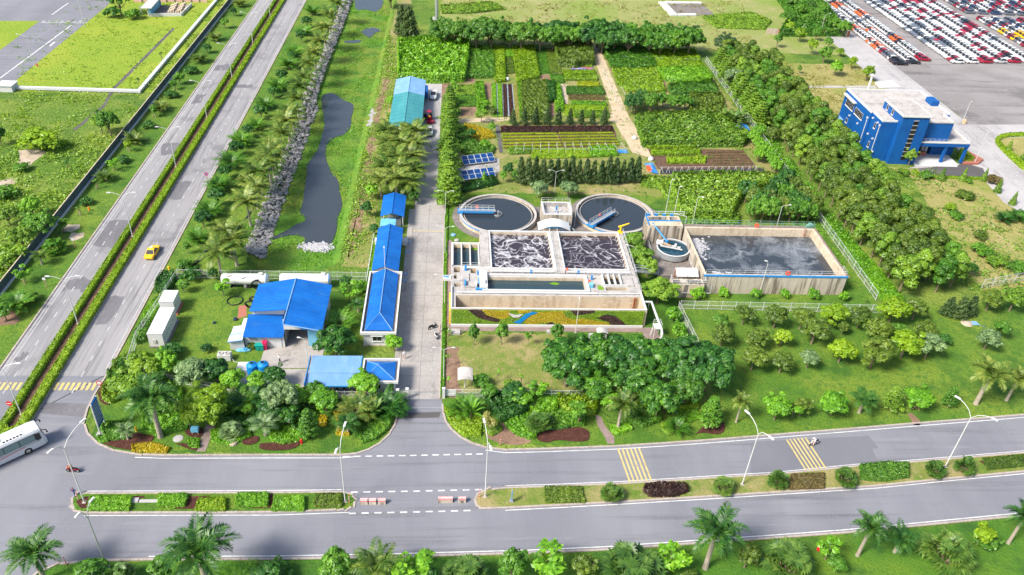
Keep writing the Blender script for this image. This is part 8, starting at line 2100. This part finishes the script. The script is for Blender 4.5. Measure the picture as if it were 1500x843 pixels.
sub_('windscreen',MB().quad((5.80,-1.02,1.5),(5.80,1.02,1.5),(5.46,1.05,2.95),(5.46,-1.05,2.95)),'glass_dark')
sub_('roof_hatch',MB().box(-1.5,-.5,3.36,.8,.5,3.48).box(2.6,-.4,3.36,3.4,.4,3.42),'white_trim')
mb=MB()
for k in range(6):mb.box(.9+k*.42,-.95,3.2,1.15+k*.42,-.75,3.40)
sub_('roof_vent',mb,'tyre')
for x_ in(3.2,-3.0):
 for s in(-1,1):
  wh=sub_('wheel',MB().tube([(x_,s*.95,.5),(x_,s*1.27,.5)],.5,16),'tyre');sub_('hub_cap',MB().tube([(x_,s*1.272,.5),(x_,s*1.285,.5)],.28,12),'chrome',wh)
for s in(-1,1):sub_('mirror',MB().tube([(5.5,s*1.1,2.9),(6.0,s*1.3,2.75),(6.05,s*1.32,2.3)],[.06,.07,.12],6),'tyre')
for s in(-1,1):sub_('headlight',MB().cbox((5.72,s*.85,.85),(.12,.4,.22)),'chrome')
# ================================================================== people and motorbikes
def person(x,y,z,rz,label,pose='stand',shirt='white_cloth',trousers='dark_cloth',hair='dark_cloth',hold=None):
 P={'pelvis':(0,0,.92),'waist':(0,0,1.10),'chest':(.01,0,1.34),'neck':(.01,0,1.50),'head0':(.02,0,1.58),'head':(.03,0,1.70)}
 if pose=='ride':
  P={'pelvis':(0,0,.82),'waist':(.05,0,1.0),'chest':(.14,0,1.22),'neck':(.19,0,1.38),'head0':(.21,0,1.45),'head':(.23,0,1.58)}
 V=list(P.values());E_=[(0,1),(1,2),(2,3),(3,4),(4,5)];Rr=[.145,.13,.155,.06,.075,.105]
 def chain(start,pts,rs):
  pr=start
  for p_,r_ in zip(pts,rs):V.append(p_);Rr.append(r_);E_.append((pr,len(V)-1));pr=len(V)-1
 for s in(-1,1):
  if pose=='ride':
   chain(0,[(.08,s*.12,.80),(.42,s*.20,.68),(.36,s*.20,.32),(.46,s*.20,.26)],[.1,.075,.055,.05])
   chain(2,[(.16,s*.19,1.33),(.33,s*.26,1.12),(.56,s*.28,1.06),(.64,s*.27,1.06)],[.065,.05,.04,.035])
  else:
   st=.10*s if pose=='walk' else .02*s
   chain(0,[(.0,s*.10,.86),(.03+st,s*.11,.48),(-.02+st*2,s*.12,.08),(.12+st*2,s*.13,.04)],[.1,.07,.05,.045])
   chain(2,[(.0,s*.20,1.42),(-.03-st,s*.25,1.12),(.06-st,s*.25,.88),(.08-st,s*.24,.78)],[.06,.045,.036,.034])
 bm=bmesh.new();sk=bm.verts.layers.skin.verify()
 bv=[bm.verts.new(v)for v in V]
 for a,b in E_:bm.edges.new((bv[a],bv[b]))
 for v,r_ in zip(bv,Rr):v[sk].radius=(r_,r_)
 bv[0][sk].use_root=True
 me=bpy.data.meshes.new('person');bm.to_mesh(me);bm.free()
 o=bpy.data.objects.new('person',me);COL.objects.link(o)
 o.modifiers.new('skin','SKIN');ss=o.modifiers.new('sub','SUBSURF');ss.levels=1
 dg=bpy.context.evaluated_depsgraph_get();dg.update()
 m2=bpy.data.meshes.new_from_object(o.evaluated_get(dg));o.modifiers.clear();o.data=m2
 m2.materials.clear()
 for k in(shirt,trousers,'skin',hair):m2.materials.append(MATS[k])
 hz_=P['neck'][2];pz=P['pelvis'][2]
 for f in m2.polygons:
  c=f.center
  if c.z>hz_+.14+(.0 if c.x<P['head'][0]else .05):f.material_index=3
  elif c.z>hz_-.02:f.material_index=2
  elif pose!='ride' and abs(c.y)>.2 and c.z<.95:f.material_index=2
  elif pose=='ride' and c.x>.45 and c.z>.9:f.material_index=2
  elif c.z<pz+.05:f.material_index=1
  else:f.material_index=0
  f.use_smooth=True
 o.location=(x,y,z);o.rotation_euler=(0,0,rz)
 return tag(o,label,'person')
def bike(x,y,rz,label,paint='car_black',z=.03):
 t=top('motorbike',label,'motorbike',(x,y,z),rz)
 b=lambda n_,mb_,m_,p_=None:mb_.build(n_,MATS[m_],p_ or t,local=True)
 for xx in(.62,-.62):
  wh=b('wheel',MB().tube([(xx,-.05,.29),(xx,.05,.29)],.29,14),'tyre');b('rim',MB().tube([(xx,-.056,.29),(xx,.056,.29)],.17,10),'chrome',wh)
 b('body',MB().add([(-.75,-.09,.62),(-.1,-.12,.45),(.35,-.10,.40),(.5,-.08,.8),(.1,-.09,.55),(-.6,-.1,.75),(-.75,.09,.62),(-.1,.12,.45),(.35,.10,.40),(.5,.08,.8),(.1,.09,.55),(-.6,.1,.75)],[(0,1,4,5),(1,2,3,4),(11,10,7,6),(10,9,8,7),(0,6,7,1),(1,7,8,2),(2,8,9,3),(3,9,10,4),(4,10,11,5),(5,11,6,0)]).cbox((.12,0,.34),(.4,.22,.24)),paint)
 b('seat',MB().cbox((-.28,0,.78),(.72,.24,.09)),'tyre')
 b('fork',MB().tube([(.62,0,.3),(.46,0,.98)],.045,6),'chrome')
 b('handlebar',MB().tube([(.42,-.33,1.03),(.48,0,.98),(.42,.33,1.03)],.025,6),'tyre')
 b('headlight',MB().cbox((.56,0,.92),(.12,.2,.18)),paint)
 b('mudguard',MB().cbox((.62,0,.62),(.4,.12,.05)).cbox((-.68,0,.64),(.3,.12,.05)),paint)
 return t
x,y=g(108,692);bike(x,y,math.radians(175),'red and black motorbike ridden across the junction below the street lamp','car_red');person(x,y,.03,math.radians(175),'person in an orange jacket and white helmet riding the red motorbike','ride','orange_cloth','dark_cloth','white_cloth')
x,y=g(110,727);person(x,y,.03,1.2,'person in blue trousers standing at the left tip of the planted island','walk','purple_cloth','blue_cloth')
x,y=g(1192,652);bike(x,y,math.radians(200),'pale motorbike ridden past the second bar crossing','car_white');person(x,y,.03,math.radians(200),'person in white riding the pale motorbike','ride','white_cloth','pink_cloth','white_cloth')
x,y=g(634,482);bike(x,y,.5,'dark motorbike parked on the lane near the lamp by the planted wall','car_black')
x,y=g(638,494);bike(x,y,math.radians(110),'white motorbike with red tail parked on the lane edge','car_white')
x,y=g(644.5,487);person(x,y,.03,3.0,'person in pale clothes standing at the lane edge beside the two motorbikes','stand','pink_cloth','pink_cloth')
x,y=g(657.5,492);person(x,y,.03,3.0,'person in white standing on the hedge strip right of the two motorbikes','stand','white_cloth','pink_cloth')
x,y=g(592.5,526);person(x,y,.03,-1.5,'person with orange cap walking beside the round bright tree on the lane','walk','white_cloth','pink_cloth','orange_cloth')
x,y=g(410,532);person(x,y,.03,.6,'person in white walking on the concrete yard by the blue shed','walk','white_cloth','dark_cloth')
for i,(px,py,pt_,lb)in enumerate(((465,577,'car_white','white motorbike under the left end of the shelter'),(494,577,'car_white','white motorbike under the middle of the shelter, left one'),(504,576,'car_blue','dark motorbike under the middle of the shelter, right one'))):
 x,y=g(px,py);bike(x,y,math.radians(-88),lb,pt_)
 # ================================================================== yard objects
def cabinet(x0,y0,x1,y1,h,label,base_m):
 t=top('electrical_cabinet',label,'cabinet',((x0+x1)/2,(y0+y1)/2,0))
 sub('plinth',MB().box(x0-.1,y0-.15,0,x1+.35,y1+.1,.25),MATS[base_m],t)
 sub('housing',MB().box(x0,y0,.25,x1,y1,h).box(x0-.06,y0-.06,h,x1+.06,y1+.06,h+.09),MATS['white_metal'],t)
 k=max(2,int((y1-y0)/1.0))
 for i in range(k):
  a,b=y0+(y1-y0)*i/k+.05,y0+(y1-y0)*(i+1)/k-.05
  d=sub('door',MB().box(x1+.002,a,.4,x1+.03,b,h-.15),MATS['white_metal'],t)
  sub('door_vent',MB().box(x1+.031,a+.3,1.5,x1+.045,b-.3,1.75),MATS['grey_metal'],d)
 sub('end_panel',MB().box(x0+.7,y0-.12,.9,x0+1.2,y0-.002,1.6),MATS['roof_grey'],t)
cabinet(-47.9,102.3,-45.6,109.2,2.7,'larger white electrical cabinet with a long row of doors beside the yard fence','deck_dark')
cabinet(-48.6,110.9,-46.3,114.1,2.7,'smaller white electrical cabinet on a red base behind the larger one','brick')
def lying_tank(x0,x1,y,r,label):
 t=top('storage_tank',label,'storage tank',((x0+x1)/2,y,0))
 sub('shell',MB().tube([(x0-.25,y,r+.5),(x0,y,r+.5),(x1,y,r+.5),(x1+.25,y,r+.5)],[r*.75,r,r,r*.75],20),MATS['white_wall'],t,smooth=False)
 sub('manhole',MB().cbox((x1-1,y,2*r+.6),(.7,.6,.3)),MATS['white_trim'],t)
 sub('end_band',MB().tube([(x1-.1,y,r+.5),(x1+.02,y,r+.5)],r+.012,20),MATS['blue_rail'],t)
 for xx in(x0+1,(x0+x1)/2,x1-1):sub('saddle',MB().box(xx-.2,y-.8,0,xx+.2,y+.8,.7),MATS['deck_concrete'],t)
 mb=MB()
 for xx in(x0+.5,x1-.5):mb.box(xx-.04,y-r-.06,0,xx+.04,y-r-.001,1.6)
 sub('post',mb,MATS['rust'],t)
lying_tank(-40.3,-32.7,119.6,1.0,'long white storage tank lying behind the black hose coils')
lying_tank(-30.2,-21.8,119.8,1.0,'white storage tank lying behind the blue shed roof')
def coil(x,y,r,n,label,up=True,m='rubber_black',th=.09):
 t=top('hose_coil',label,'hose coil',(x,y,0),0,'black hose coils in the yard')
 mb=MB()
 for k in range(n):
  rr=r*R.uniform(.86,1.04);ox,oy=R.uniform(-.15,.15),R.uniform(-.2,.2)
  pts=[((x+ox+rr*math.cos(a)),(y+oy+(.12*math.sin(a*2)+.12*k if up else rr*math.sin(a))),((r+.05+rr*math.sin(a))if up else .1+.07*k))for a in[2*math.pi*q/26 for q in range(27)]]
  mb.tube(pts,th,6)
 sub('hose',mb,MATS[m],t)
coil(*g(341,421),1.15,5,'upright dark hose coil leaning on the white tank, left one')
coil(*g(362,422),1.15,3,'upright thin hose coil leaning on the white tank, middle one')
coil(*g(378,424),1.0,3,'upright hose coil half hidden by the shed roof')
coil(*g(345,442),1.5,2,'loose black hose loops lying on the yard lawn',False,th=.06)
coil(*g(366,452),.75,3,'small hose coil on reddish paving by the shed',True)
coil(*g(371,444),.55,3,'smallest hose coil next to the shed wall',True)
S('pavement',gs(W(5.27,200,380,[(790,360),(850,355),(850,440),(780,460)])),.03,MATS['brick'])
def vtank(px,py,label):
 x,y=g(px,py);t=top('water_tank',label,'water tank',(x,y,0),0,'blue plastic water tanks')
 sub('body',MB().lathe([(.85,0),(.88,.3),(.85,.6),(.88,.9),(.85,1.2),(.88,1.5),(.82,1.75),(.4,2.0),(.38,2.1)],20,0,(x,y,.03)),MATS['blue_plastic'],t)
 sub('opening',MB().lathe([(.3,0),(.28,.02)],12,0,(x,y,2.132)),MATS['rubber_black'],t)
vtank(371,547,'left one of two blue water tanks beside the concrete yard');vtank(387,546,'right one of two blue water tanks beside the concrete yard')
for px,py,m_,lb,k in((378,513,'green_plastic','left green wheelie bin against the lean-to wall','wheelie_bin'),(384,513,'green_plastic','right green wheelie bin against the lean-to wall','wheelie_bin'),(389,512,'magenta_red','magenta red bin against the lean-to wall','wheelie_bin')):
 x,y=g(px,py);t=top(k,lb,'bin',(x,y,0));h_=1.1 if m_=='green_plastic' else 1.5
 sub('body',MB().add([(x-.26,y-.26,.08),(x+.26,y-.26,.08),(x+.26,y+.26,.08),(x-.26,y+.26,.08),(x-.32,y-.32,h_),(x+.32,y-.32,h_),(x+.32,y+.32,h_),(x-.32,y+.32,h_)],[(3,2,1,0),(0,1,5,4),(1,2,6,5),(2,3,7,6),(3,0,4,7),(4,5,6,7)]),MATS[m_],t)
 sub('lid',MB().slab([(x-.36,y-.38,h_+.04),(x+.36,y-.38,h_+.04),(x+.36,y+.36,h_+.14),(x-.36,y+.36,h_+.14)],.05),MATS[m_],t)
 sub('wheel',MB().tube([(x-.3,y+.25,.12),(x+.3,y+.25,.12)],.12,8),MATS['tyre'],t)
x,y=g(387,507);tag(MB().box(x-.2,y+.3,1.5,x+.2,y+.42,2.0).build('fire_box',MATS['orange_red']),'small orange-red box on the lean-to wall above the bins','fire box')
x,y=g(357,514.5)
t=top('kayak','light blue plastic kayak lying on the grass in front of the annex','kayak',(x,y,0),.1)
V_=[(-1.3,0,.18),(-.7,-.33,.16),(.3,-.38,.16),(1.0,-.25,.2),(1.2,0,.25),(1.0,.25,.2),(.3,.38,.16),(-.7,.33,.16)]
mb=MB().add(V_+[(a*.8,b*.7,.42)for a,b,c in V_],[(i,(i+1)%8,8+(i+1)%8,8+i)for i in range(8)]+[tuple(range(8,16))]).add([(a*.85,b*.75,.0)for a,b,c in V_]+V_,[(i,(i+1)%8,8+(i+1)%8,8+i)for i in range(8)])
mb.build('hull',MATS['sky_blue_panel'],t,local=True);MB().ring(.35,0,.42,.5,.2,.34,14).build('seat_rim',MATS['blue_plastic'],t,local=True)
x,y=g(330,527)
t=top('cooling_unit','white air-cooling unit with top fans on the grass by the bushes','cooling unit',(x,y,0))
sub('housing',MB().box(x-1.0,y-.5,.1,x+1.0,y+.6,1.25),MATS['white_metal'],t)
for k in(-.5,.5):sub('fan',MB().ring(x+k,y,1.25,1.4,.25,.4,14).disc(x+k,y,1.27,.25,12),MATS['roof_grey'],t)
sub('hose',MB().tube([(x+1.0,y,.5),(x+1.6,y-.7,.1),(x+2.6,y-.8,.06)],.05,5),MATS['white_trim'],t)
x,y=g(357,541);tag(MB().box(x-.9,y-.9,0,x+.9,y+1.0,.5).box(x-.95,y-.95,.5,x+.95,y+1.05,.58).build('pump_plinth',MATS['white_wall']),'low white concrete plinth left of the blue water tanks','plinth')
x,y=g(345,469);tag(MB().lathe([(.35,0),(.4,.2),(.25,.45),(.1,.5)],10,0,(x,y,0)).build('barrel_pump',MATS['hose_blue_black']),'small dark pump lying on the lawn beside the annex','pump')
x,y=g(314,474);tag(MB().lathe([(.25,0),(.22,.3),(.1,.35)],10,0,(x,y,0)).build('bucket',MATS['hose_blue_black']),'dark bucket on the yard lawn','bucket')
# black pipes along the canal verge
mb=MB();pl=gs([(499,2),(485,37),(473,60),(465,81),(450,113),(440,140),(431,160),(411,206),(393,259),(385,280),(372,305),(352,333),(330,352),(305,366),(290,380),(268,395)])
pl=smoothpl(pl,2)
mb.tube([(x,y,.16)for x,y in pl],.16,6)
tag(mb.build('black_pipe',MATS['hose_blue_black']),'long dark blue-black pipe winding along the verge beside the canal stones','pipe')
tag(MB().tube([(x+.7,y-.2,.16)for x,y in pl[-14:]],.15,6).build('black_pipe',MATS['rubber_black']),'short second black pipe beside the bend of the long one at the yard corner','pipe')
# solar panels on their concrete pad
S('pavement',gs([(664,250),(700,236),(731,232),(732,250),(727,256),(676,268)]),.03,MATS['concrete_pale'])
def solar(cx,cy,rz,label):
 t=top('solar_array',label,'solar panels',(cx,cy,0),rz,'tilted solar arrays')
 b=lambda n_,mb_,m_,p_=None:mb_.build(n_,MATS[m_],p_ or t,local=True)
 tl=math.radians(24);ct,st=math.cos(tl),math.sin(tl)
 for k in range(5):
  x0=-3.85+k*1.56;p=MB();f=MB()
  pt_=lambda u,v,o_:(x0+u,v*ct-o_*st,1.15+v*st+o_*ct)
  f.slab([pt_(0,-1.3,0),(pt_(1.5,-1.3,0)),pt_(1.5,1.3,0),pt_(0,1.3,0)],.05)
  fr=b('panel',f,'white_trim')
  for v0,v1 in((-1.25,-.04),(.04,1.25)):p.quad(pt_(.06,v0,.012),pt_(1.44,v0,.012),pt_(1.44,v1,.012),pt_(.06,v1,.012))
  b('cells',p,'solar_cell',fr)
 mb=MB()
 for k in range(4):
  xx=-3.4+k*2.25;mb.tube([(xx,-1.0,0),(xx,-1.0,.68)],.05,5);mb.tube([(xx,1.0,0),(xx,1.0,1.55)],.05,5);mb.tube([(xx,-1,.1),(xx,1,1.4)],.04,5)
 mb.tube([(-3.7,-1,.3),(3.7,-1,.3)],.04,5)
 b('frame',mb,'steel')
x,y=g(700,239);solar(x,y,math.radians(17),'tilted blue solar array at the back of the pale concrete pad')
x,y=g(700,261);solar(x,y,math.radians(17),'tilted blue solar array in front, half hidden by the dark hedge')
# arched sign board, shelter stone, small boxes on the front lawn
x,y=g(681,568)
t=top('arched_sign','pale arched canopy sign on a single post at the front of the dry lawn','sign',(x,y,0))
sub('post',MB().tube([(x,y,0),(x,y,2.4)],.09,6),MATS['white_metal'],t)
mb=MB()
for i in range(8):
 u0,u1=-1+i/4,-1+(i+1)/4;f=lambda u:(x+u*1.15,2.75-.28*u*u)
 (xa,za),(xb,zb)=f(u0),f(u1);mb.slab([(xa,y-.7,za-.35),(xb,y-.7,zb-.35),(xb,y+1.1,zb+.55),(xa,y+1.1,za+.55)],.06)
sub('canopy',mb,MATS['roof_grey'],t)
x,y=g(880,497)
t=top('stone_shelter','small curved-roof stone shelter with pale ramp on the lawn below the planted wall','shelter',(x,y,0))
mb=MB()
for i in range(6):
 u0,u1=i/6,(i+1)/6;f=lambda u:(x-.9+1.9*u,1.7+.35*math.sin(math.pi*u))
 (xa,za),(xb,zb)=f(u0),f(u1);mb.slab([(xa,y-.7,za),(xb,y-.7,zb),(xb,y+.7,zb),(xa,y+.7,za)],.1)
sub('roof',mb,MATS['roof_grey'],t)
sub('body',MB().box(x-.6,y-.5,0,x+.0,y+.5,1.7).box(x+.3,y-.5,0,x+.8,y+.3,1.2),MATS['deck_concrete'],t)
sub('ramp',MB().slab([(x-2.2,y-1.9,.3),(x-1.3,y-1.9,.3),(x-1.1,y+1.0,.5),(x-2.0,y+1.0,.5)],.3),MATS['concrete_pale'],t)
x,y=g(805,488);tag(MB().box(x-.5,y-.3,0,x+.5,y+.3,.5).box(x-.42,y-.32,.1,x+.42,y-.301,.4).build('control_box',MATS['roof_grey']),'small grey control box on the lawn in front of the planted wall','control box')
x,y=g(668,488)
t=top('manhole_block','grey manhole block with pipe at the left end of the brown paving','manhole',(x,y,0));sub('block',MB().box(x-.9,y-.6,0,x+.7,y+.6,.45),MATS['deck_concrete'],t);sub('pipe',MB().tube([(x+1.0,y,0),(x+1.0,y,.8)],.12,8),MATS['steel'],t)
for px,py,lb in((664,345,'blue-grey drain cover on the grass left of the clarifiers'),(669,353,'pale round stone at the corner of the three narrow basins')):
 x,y=g(px,py);o=MB().lathe([(.5,0),(.5,.2),(.35,.3)],10,0,(x,y,0)).build('ground_cover_stone',MATS['deck_concrete' if px!=664 else 'pale_blue_roof']);tag(o,lb,'cover')
 # ================================================================== street furniture
def barrier(px,py,L_,label):
 x,y=g(px,py);t=top('road_barrier',label,'road barrier',(x,y,.03),0,'red and white road barriers in the median gap')
 V_=[(-L_/2,-.3,0),(L_/2,-.3,0),(L_/2,.3,0),(-L_/2,.3,0),(-L_/2,-.18,.8),(L_/2,-.18,.8),(L_/2,.18,.8),(-L_/2,.18,.8)]
 MB().add(V_,[(0,1,5,4),(1,2,6,5),(2,3,7,6),(3,0,4,7),(4,5,6,7)]).build('block',MATS['tank_stained'],t,local=True)
 MB().box(-L_/2,-.175,.801,L_/2,.175,.815).build('top_plate',MATS['paint_white'],t,local=True)
 for v in(-.15,.09):MB().box(-L_/2,v,.816,L_/2,v+.06,.826).build('red_band',MATS['red'],t,local=True)
 MB().slab([(-L_/2,-.235,.5),(L_/2,-.235,.5),(L_/2,-.2,.76),(-L_/2,-.2,.76)],.02).build('front_plate',MATS['paint_white'],t,local=True)
 MB().slab([(-L_/2,-.25,.56),(L_/2,-.25,.56),(L_/2,-.238,.66),(-L_/2,-.238,.66)],.01).build('red_band',MATS['red'],t,local=True)
for i,(px,L_,lb)in enumerate(((533.5,.95,'leftmost red-white barrier beside the planted island'),(546,.95,'second red-white barrier from the left'),(559.5,1.0,'third red-white barrier from the left'),(652.5,1.9,'widest red-white barrier left of the grassy median'),(677,1.0,'red-white barrier nearest to the grassy median'))):barrier(px,737.5 if i<3 else 735,L_,lb)
def striped(px,py,h_,label,disc_m=None,ring=None,name='striped_post',cat='post',r_=.42,z=.0):
 x,y=g(px,py);t=top(name,label,cat,(x,y,z))
 k=7
 for i in range(k):sub('band',MB().tube([(x,y,z+h_*i/k),(x,y,z+h_*(i+1)/k-.004)],.06,8),MATS['red' if i%2==0 else 'paint_white'],t)
 if disc_m:
  def dsc(rr,yy):return MB().add([(x+rr*math.cos(a),y-yy,z+h_+r_+rr*math.sin(a))for a in[2*math.pi*q/20 for q in range(20)]],[tuple(range(20))])
  mb=dsc(r_,.08);mb.add([(v[0],y-.05,v[2])for v in mb.v[:20]],[tuple(range(20))[::-1]]);sub('sign_disc',mb,MATS[disc_m],t)
  if ring=='bar':sub('sign_bar',MB().box(x-r_*.7,y-.1,z+h_+r_*.85,x+r_*.7,y-.084,z+h_+r_*1.15),MATS['paint_white'],t)
  if ring=='limit':
   sub('sign_face',dsc(r_*.72,.084),MATS['paint_white'],t)
  if ring=='no_park':
   sub('sign_face',dsc(r_*.72,.084),MATS['blue_plastic'],t);sub('sign_bar',MB().cbox((x,y-.088,z+h_+r_),(r_*1.4,.004,.1),0,0,0),MATS['red'],t)
 return t
striped(512,737.5,1.5,'striped post at the right tip of the planted island beside the lamp',z=.12);striped(702.5,729,1.5,'striped post at the left tip of the grassy median',z=.12);striped(115.5,734,1.3,'striped post at the left tip of the planted island by the standing person',z=.12);striped(732.5,653,1.6,'striped post on the verge right of the gate');striped(97.5,828,1.5,'striped post at the lower left beside the corner palm')
striped(19,604,1.2,'red no-entry sign at the near tip of the highway median','red','bar','no_entry_sign','traffic sign',z=.14)
striped(150,575,1.5,'round red-rimmed speed sign at the highway kerb before the corner','red','limit','speed_sign','traffic sign')
striped(304,266,1.4,'round blue-and-red parking sign at the right highway kerb','red','no_park','parking_sign','traffic sign')
striped(110,363,1.5,'striped direction post with pale plate on the verge, far one','paint_white',None,'direction_post','post',.3);striped(68.5,421,1.5,'striped direction post with pale plate on the verge, near one','paint_white',None,'direction_post','post',.3)
striped(276,362,1.2,'small red-white marker post at the kerb near the taxi')
# blue information board on the corner
(xa,ya),(xb,yb)=g(147.5,637),g(154.5,623)
t=top('information_board','tall blue information board with rows of white lettering on the corner','sign board',(xa,ya,0))
mb=MB();z0,z1=1.2,5.6
mb.slab([(xa,ya,z0),(xb,yb,z0),(xb,yb,z1),(xa,ya,z1)],0)
d=Vector((xb-xa,yb-ya,0)).normalized();nrm=Vector((d.y,-d.x,0))
mb=MB();c0,c1=Vector((xa,ya,0)),Vector((xb,yb,0))
def bp(u,z,o_=0.):return tuple(c0.lerp(c1,u)+Vector((0,0,z))+nrm*o_)
mb.add([bp(0,z0,.06),bp(1,z0,.06),bp(1,z1,.06),bp(0,z1,.06),bp(0,z0,-.06),bp(1,z0,-.06),bp(1,z1,-.06),bp(0,z1,-.06)],[(0,1,2,3),(7,6,5,4),(0,4,5,1),(1,5,6,2),(2,6,7,3),(3,7,4,0)])
sub('board',mb,MATS['blue_paint'],t)
mb=MB()
for s in(1,-1):
 for k in range(9):
  z=z1-.55-k*.42;u=.08
  while u<.86:
   w_=R.uniform(.05,.13);mb.quad(bp(u,z,s*.066),bp(u+w_,z,s*.066),bp(u+w_,z+.16,s*.066),bp(u,z+.16,s*.066));u+=w_+.03
sub('lettering',mb,MATS['paint_white'],t,kind='stuff')
for u in(0,1):sub('post',MB().tube([bp(u,0),bp(u,z1+.05)],.1,8),MATS['white_metal'],t)
sub('footing',MB().cbox((xa,ya,.1),(1.0,.8,.2)),MATS['concrete_pale'],t)
# small things along the kerbs
def hydrant(px,py,m_,label,cat='hydrant',nm='fire_hydrant'):
 x,y=g(px,py);t=top(nm,label,cat,(x,y,0))
 sub('body',MB().lathe([(.16,0),(.16,.1),(.12,.12),(.12,.65),(.17,.68),(.13,.85),(.04,.92)],12,0,(x,y,0)),MATS[m_],t)
 sub('nozzle',MB().tube([(x-.24,y,.5),(x+.24,y,.5)],.07,8),MATS[m_],t)
hydrant(442,650,'red','red fire hydrant on the dark mulch in the corner garden');hydrant(200,632,'yellow','small yellow hydrant left of the royal palm trunk');hydrant(131,309,'orange','orange hydrant on the verge beside the sheet fence');hydrant(248,396,'yellow','yellow hydrant at the highway kerb below the taxi')
hydrant(55,98,'magenta_red','pinkish red post box at the foot of the old road lamp','marker','marker_drum')
x,y=g(287,636)
t=top('blue_bin_stand','light blue waste box on a wooden stand in the corner garden','waste box',(x,y,0));sub('box',MB().box(x-.5,y-.3,.6,x+.5,y+.35,1.25),MATS['sky_blue_panel'],t);sub('stand',MB().box(x-.45,y-.2,0,x-.35,y-.1,.6).box(x+.35,y-.2,0,x+.45,y-.1,.6),MATS['wood_pale'],t)
x,y=g(1199,806);tag(MB().lathe([(.25,0),(.28,.3),(.2,.6),(.05,.7)],10,0,(x,y,0)).build('red_marker',MATS['red']),'red marker drum on the grass beside the thin bright sapling','marker')
x,y=g(749,735)
t=top('blue_banner','narrow blue banner sign on the grassy median at its left end','banner',(x,y,.12));sub('post',MB().tube([(x,y,.12),(x,y,2.4)],.05,6),MATS['white_metal'],t);sub('panel',MB().box(x-.04,y-.38,.5,x+.04,y-.06,2.2),MATS['blue_rail'],t);sub('foot',MB().box(x-.25,y-.3,.12,x+.25,y+.3,.2),MATS['concrete_pale'],t)
x,y=g(198,735);tag(MB().box(x-.45,y-.35,.12,x+.45,y+.4,.3).box(x+.5,y-.3,.12,x+3.4,y+.2,.17).build('kerb_drain',MATS['concrete_pale']),'pale concrete drain slab between two hedge blocks on the planted island','drain')
x,y=g(261,643);tag(MB().lathe([(.7,0),(.7,.06),(.6,.08)],14,0,(x,y,0)).build('stone_slab',MATS['concrete_pale']),'flat pale stone on the grass right of the royal palm','stone')
x,y=g(342,650);tag(MB().lathe([(.6,0),(.55,.25),(.3,.42)],9,0,(x,y,0)).build('garden_rock',MATS['soil_pale']),'brown rock in the mulch below the silvery fan palm','rock')
x,y=g(1420,474);t=top('debris_heap','small heap of pale debris with a bluish sheet on the lawn at the right','debris',(x,y,0));sub('heap',MB().lathe([(1.1,0),(.9,.2),(.3,.35)],9,0,(x-.5,y,0)),MATS['soil_pale'],t);sub('sheet',MB().slab([(x+.3,y-.5,.1),(x+1.6,y-.6,.12),(x+1.3,y+.3,.3),(x+.3,y+.3,.25)],.04),MATS['pale_blue_roof'],t)
x,y=g(1412,181);tag(MB().lathe([(.6,0),(.5,.9),(.3,1.2),(.1,1.3)],10,0,(x,y,0)).build('lamp_footing',MATS['wood_pale']),'tan drum footing of the short car-lot lamp','footing')
# slab ruin in the far field
t=top('ruined_slab','old concrete slab with pale broken edges in the dry field at the top','ruin',(*g(1005,15),0))
sub('floor',MB().prism(gs([(972,6),(1028,6),(1046,22),(985,24)]),0,.15),MATS['deck_dark'],t)
sub('wall',MB().prism(gs([(964,5),(974,5),(992,24),(982,24)]),0,.6),MATS['white_wall'],t);sub('wall',MB().prism(gs([(974,4),(1026,5),(1028,7),(976,6)]),0,.6),MATS['white_wall'],t);sub('wall',MB().prism(gs([(992,22.5),(1018,22),(1020,24),(994,24.5)]),0,.6),MATS['white_wall'],t)
for px,py,lb in((660,88,'white sack pile at the far end of the drive by the bright trees'),(743,118,'white sack beside the lime crop strips'),(929,204,'white round drum beside the sandy path crossing'),(953,235,'white drum beside the ploughed soil')):
 x,y=g(px,py);tag(MB().lathe([(.6,0),(.7,.4),(.45,.8),(.1,.95)],10,0,(x,y,0)).build('white_sack' if 'sack' in lb else 'white_drum',MATS['white_wall']),lb,'sack' if 'sack' in lb else 'drum')
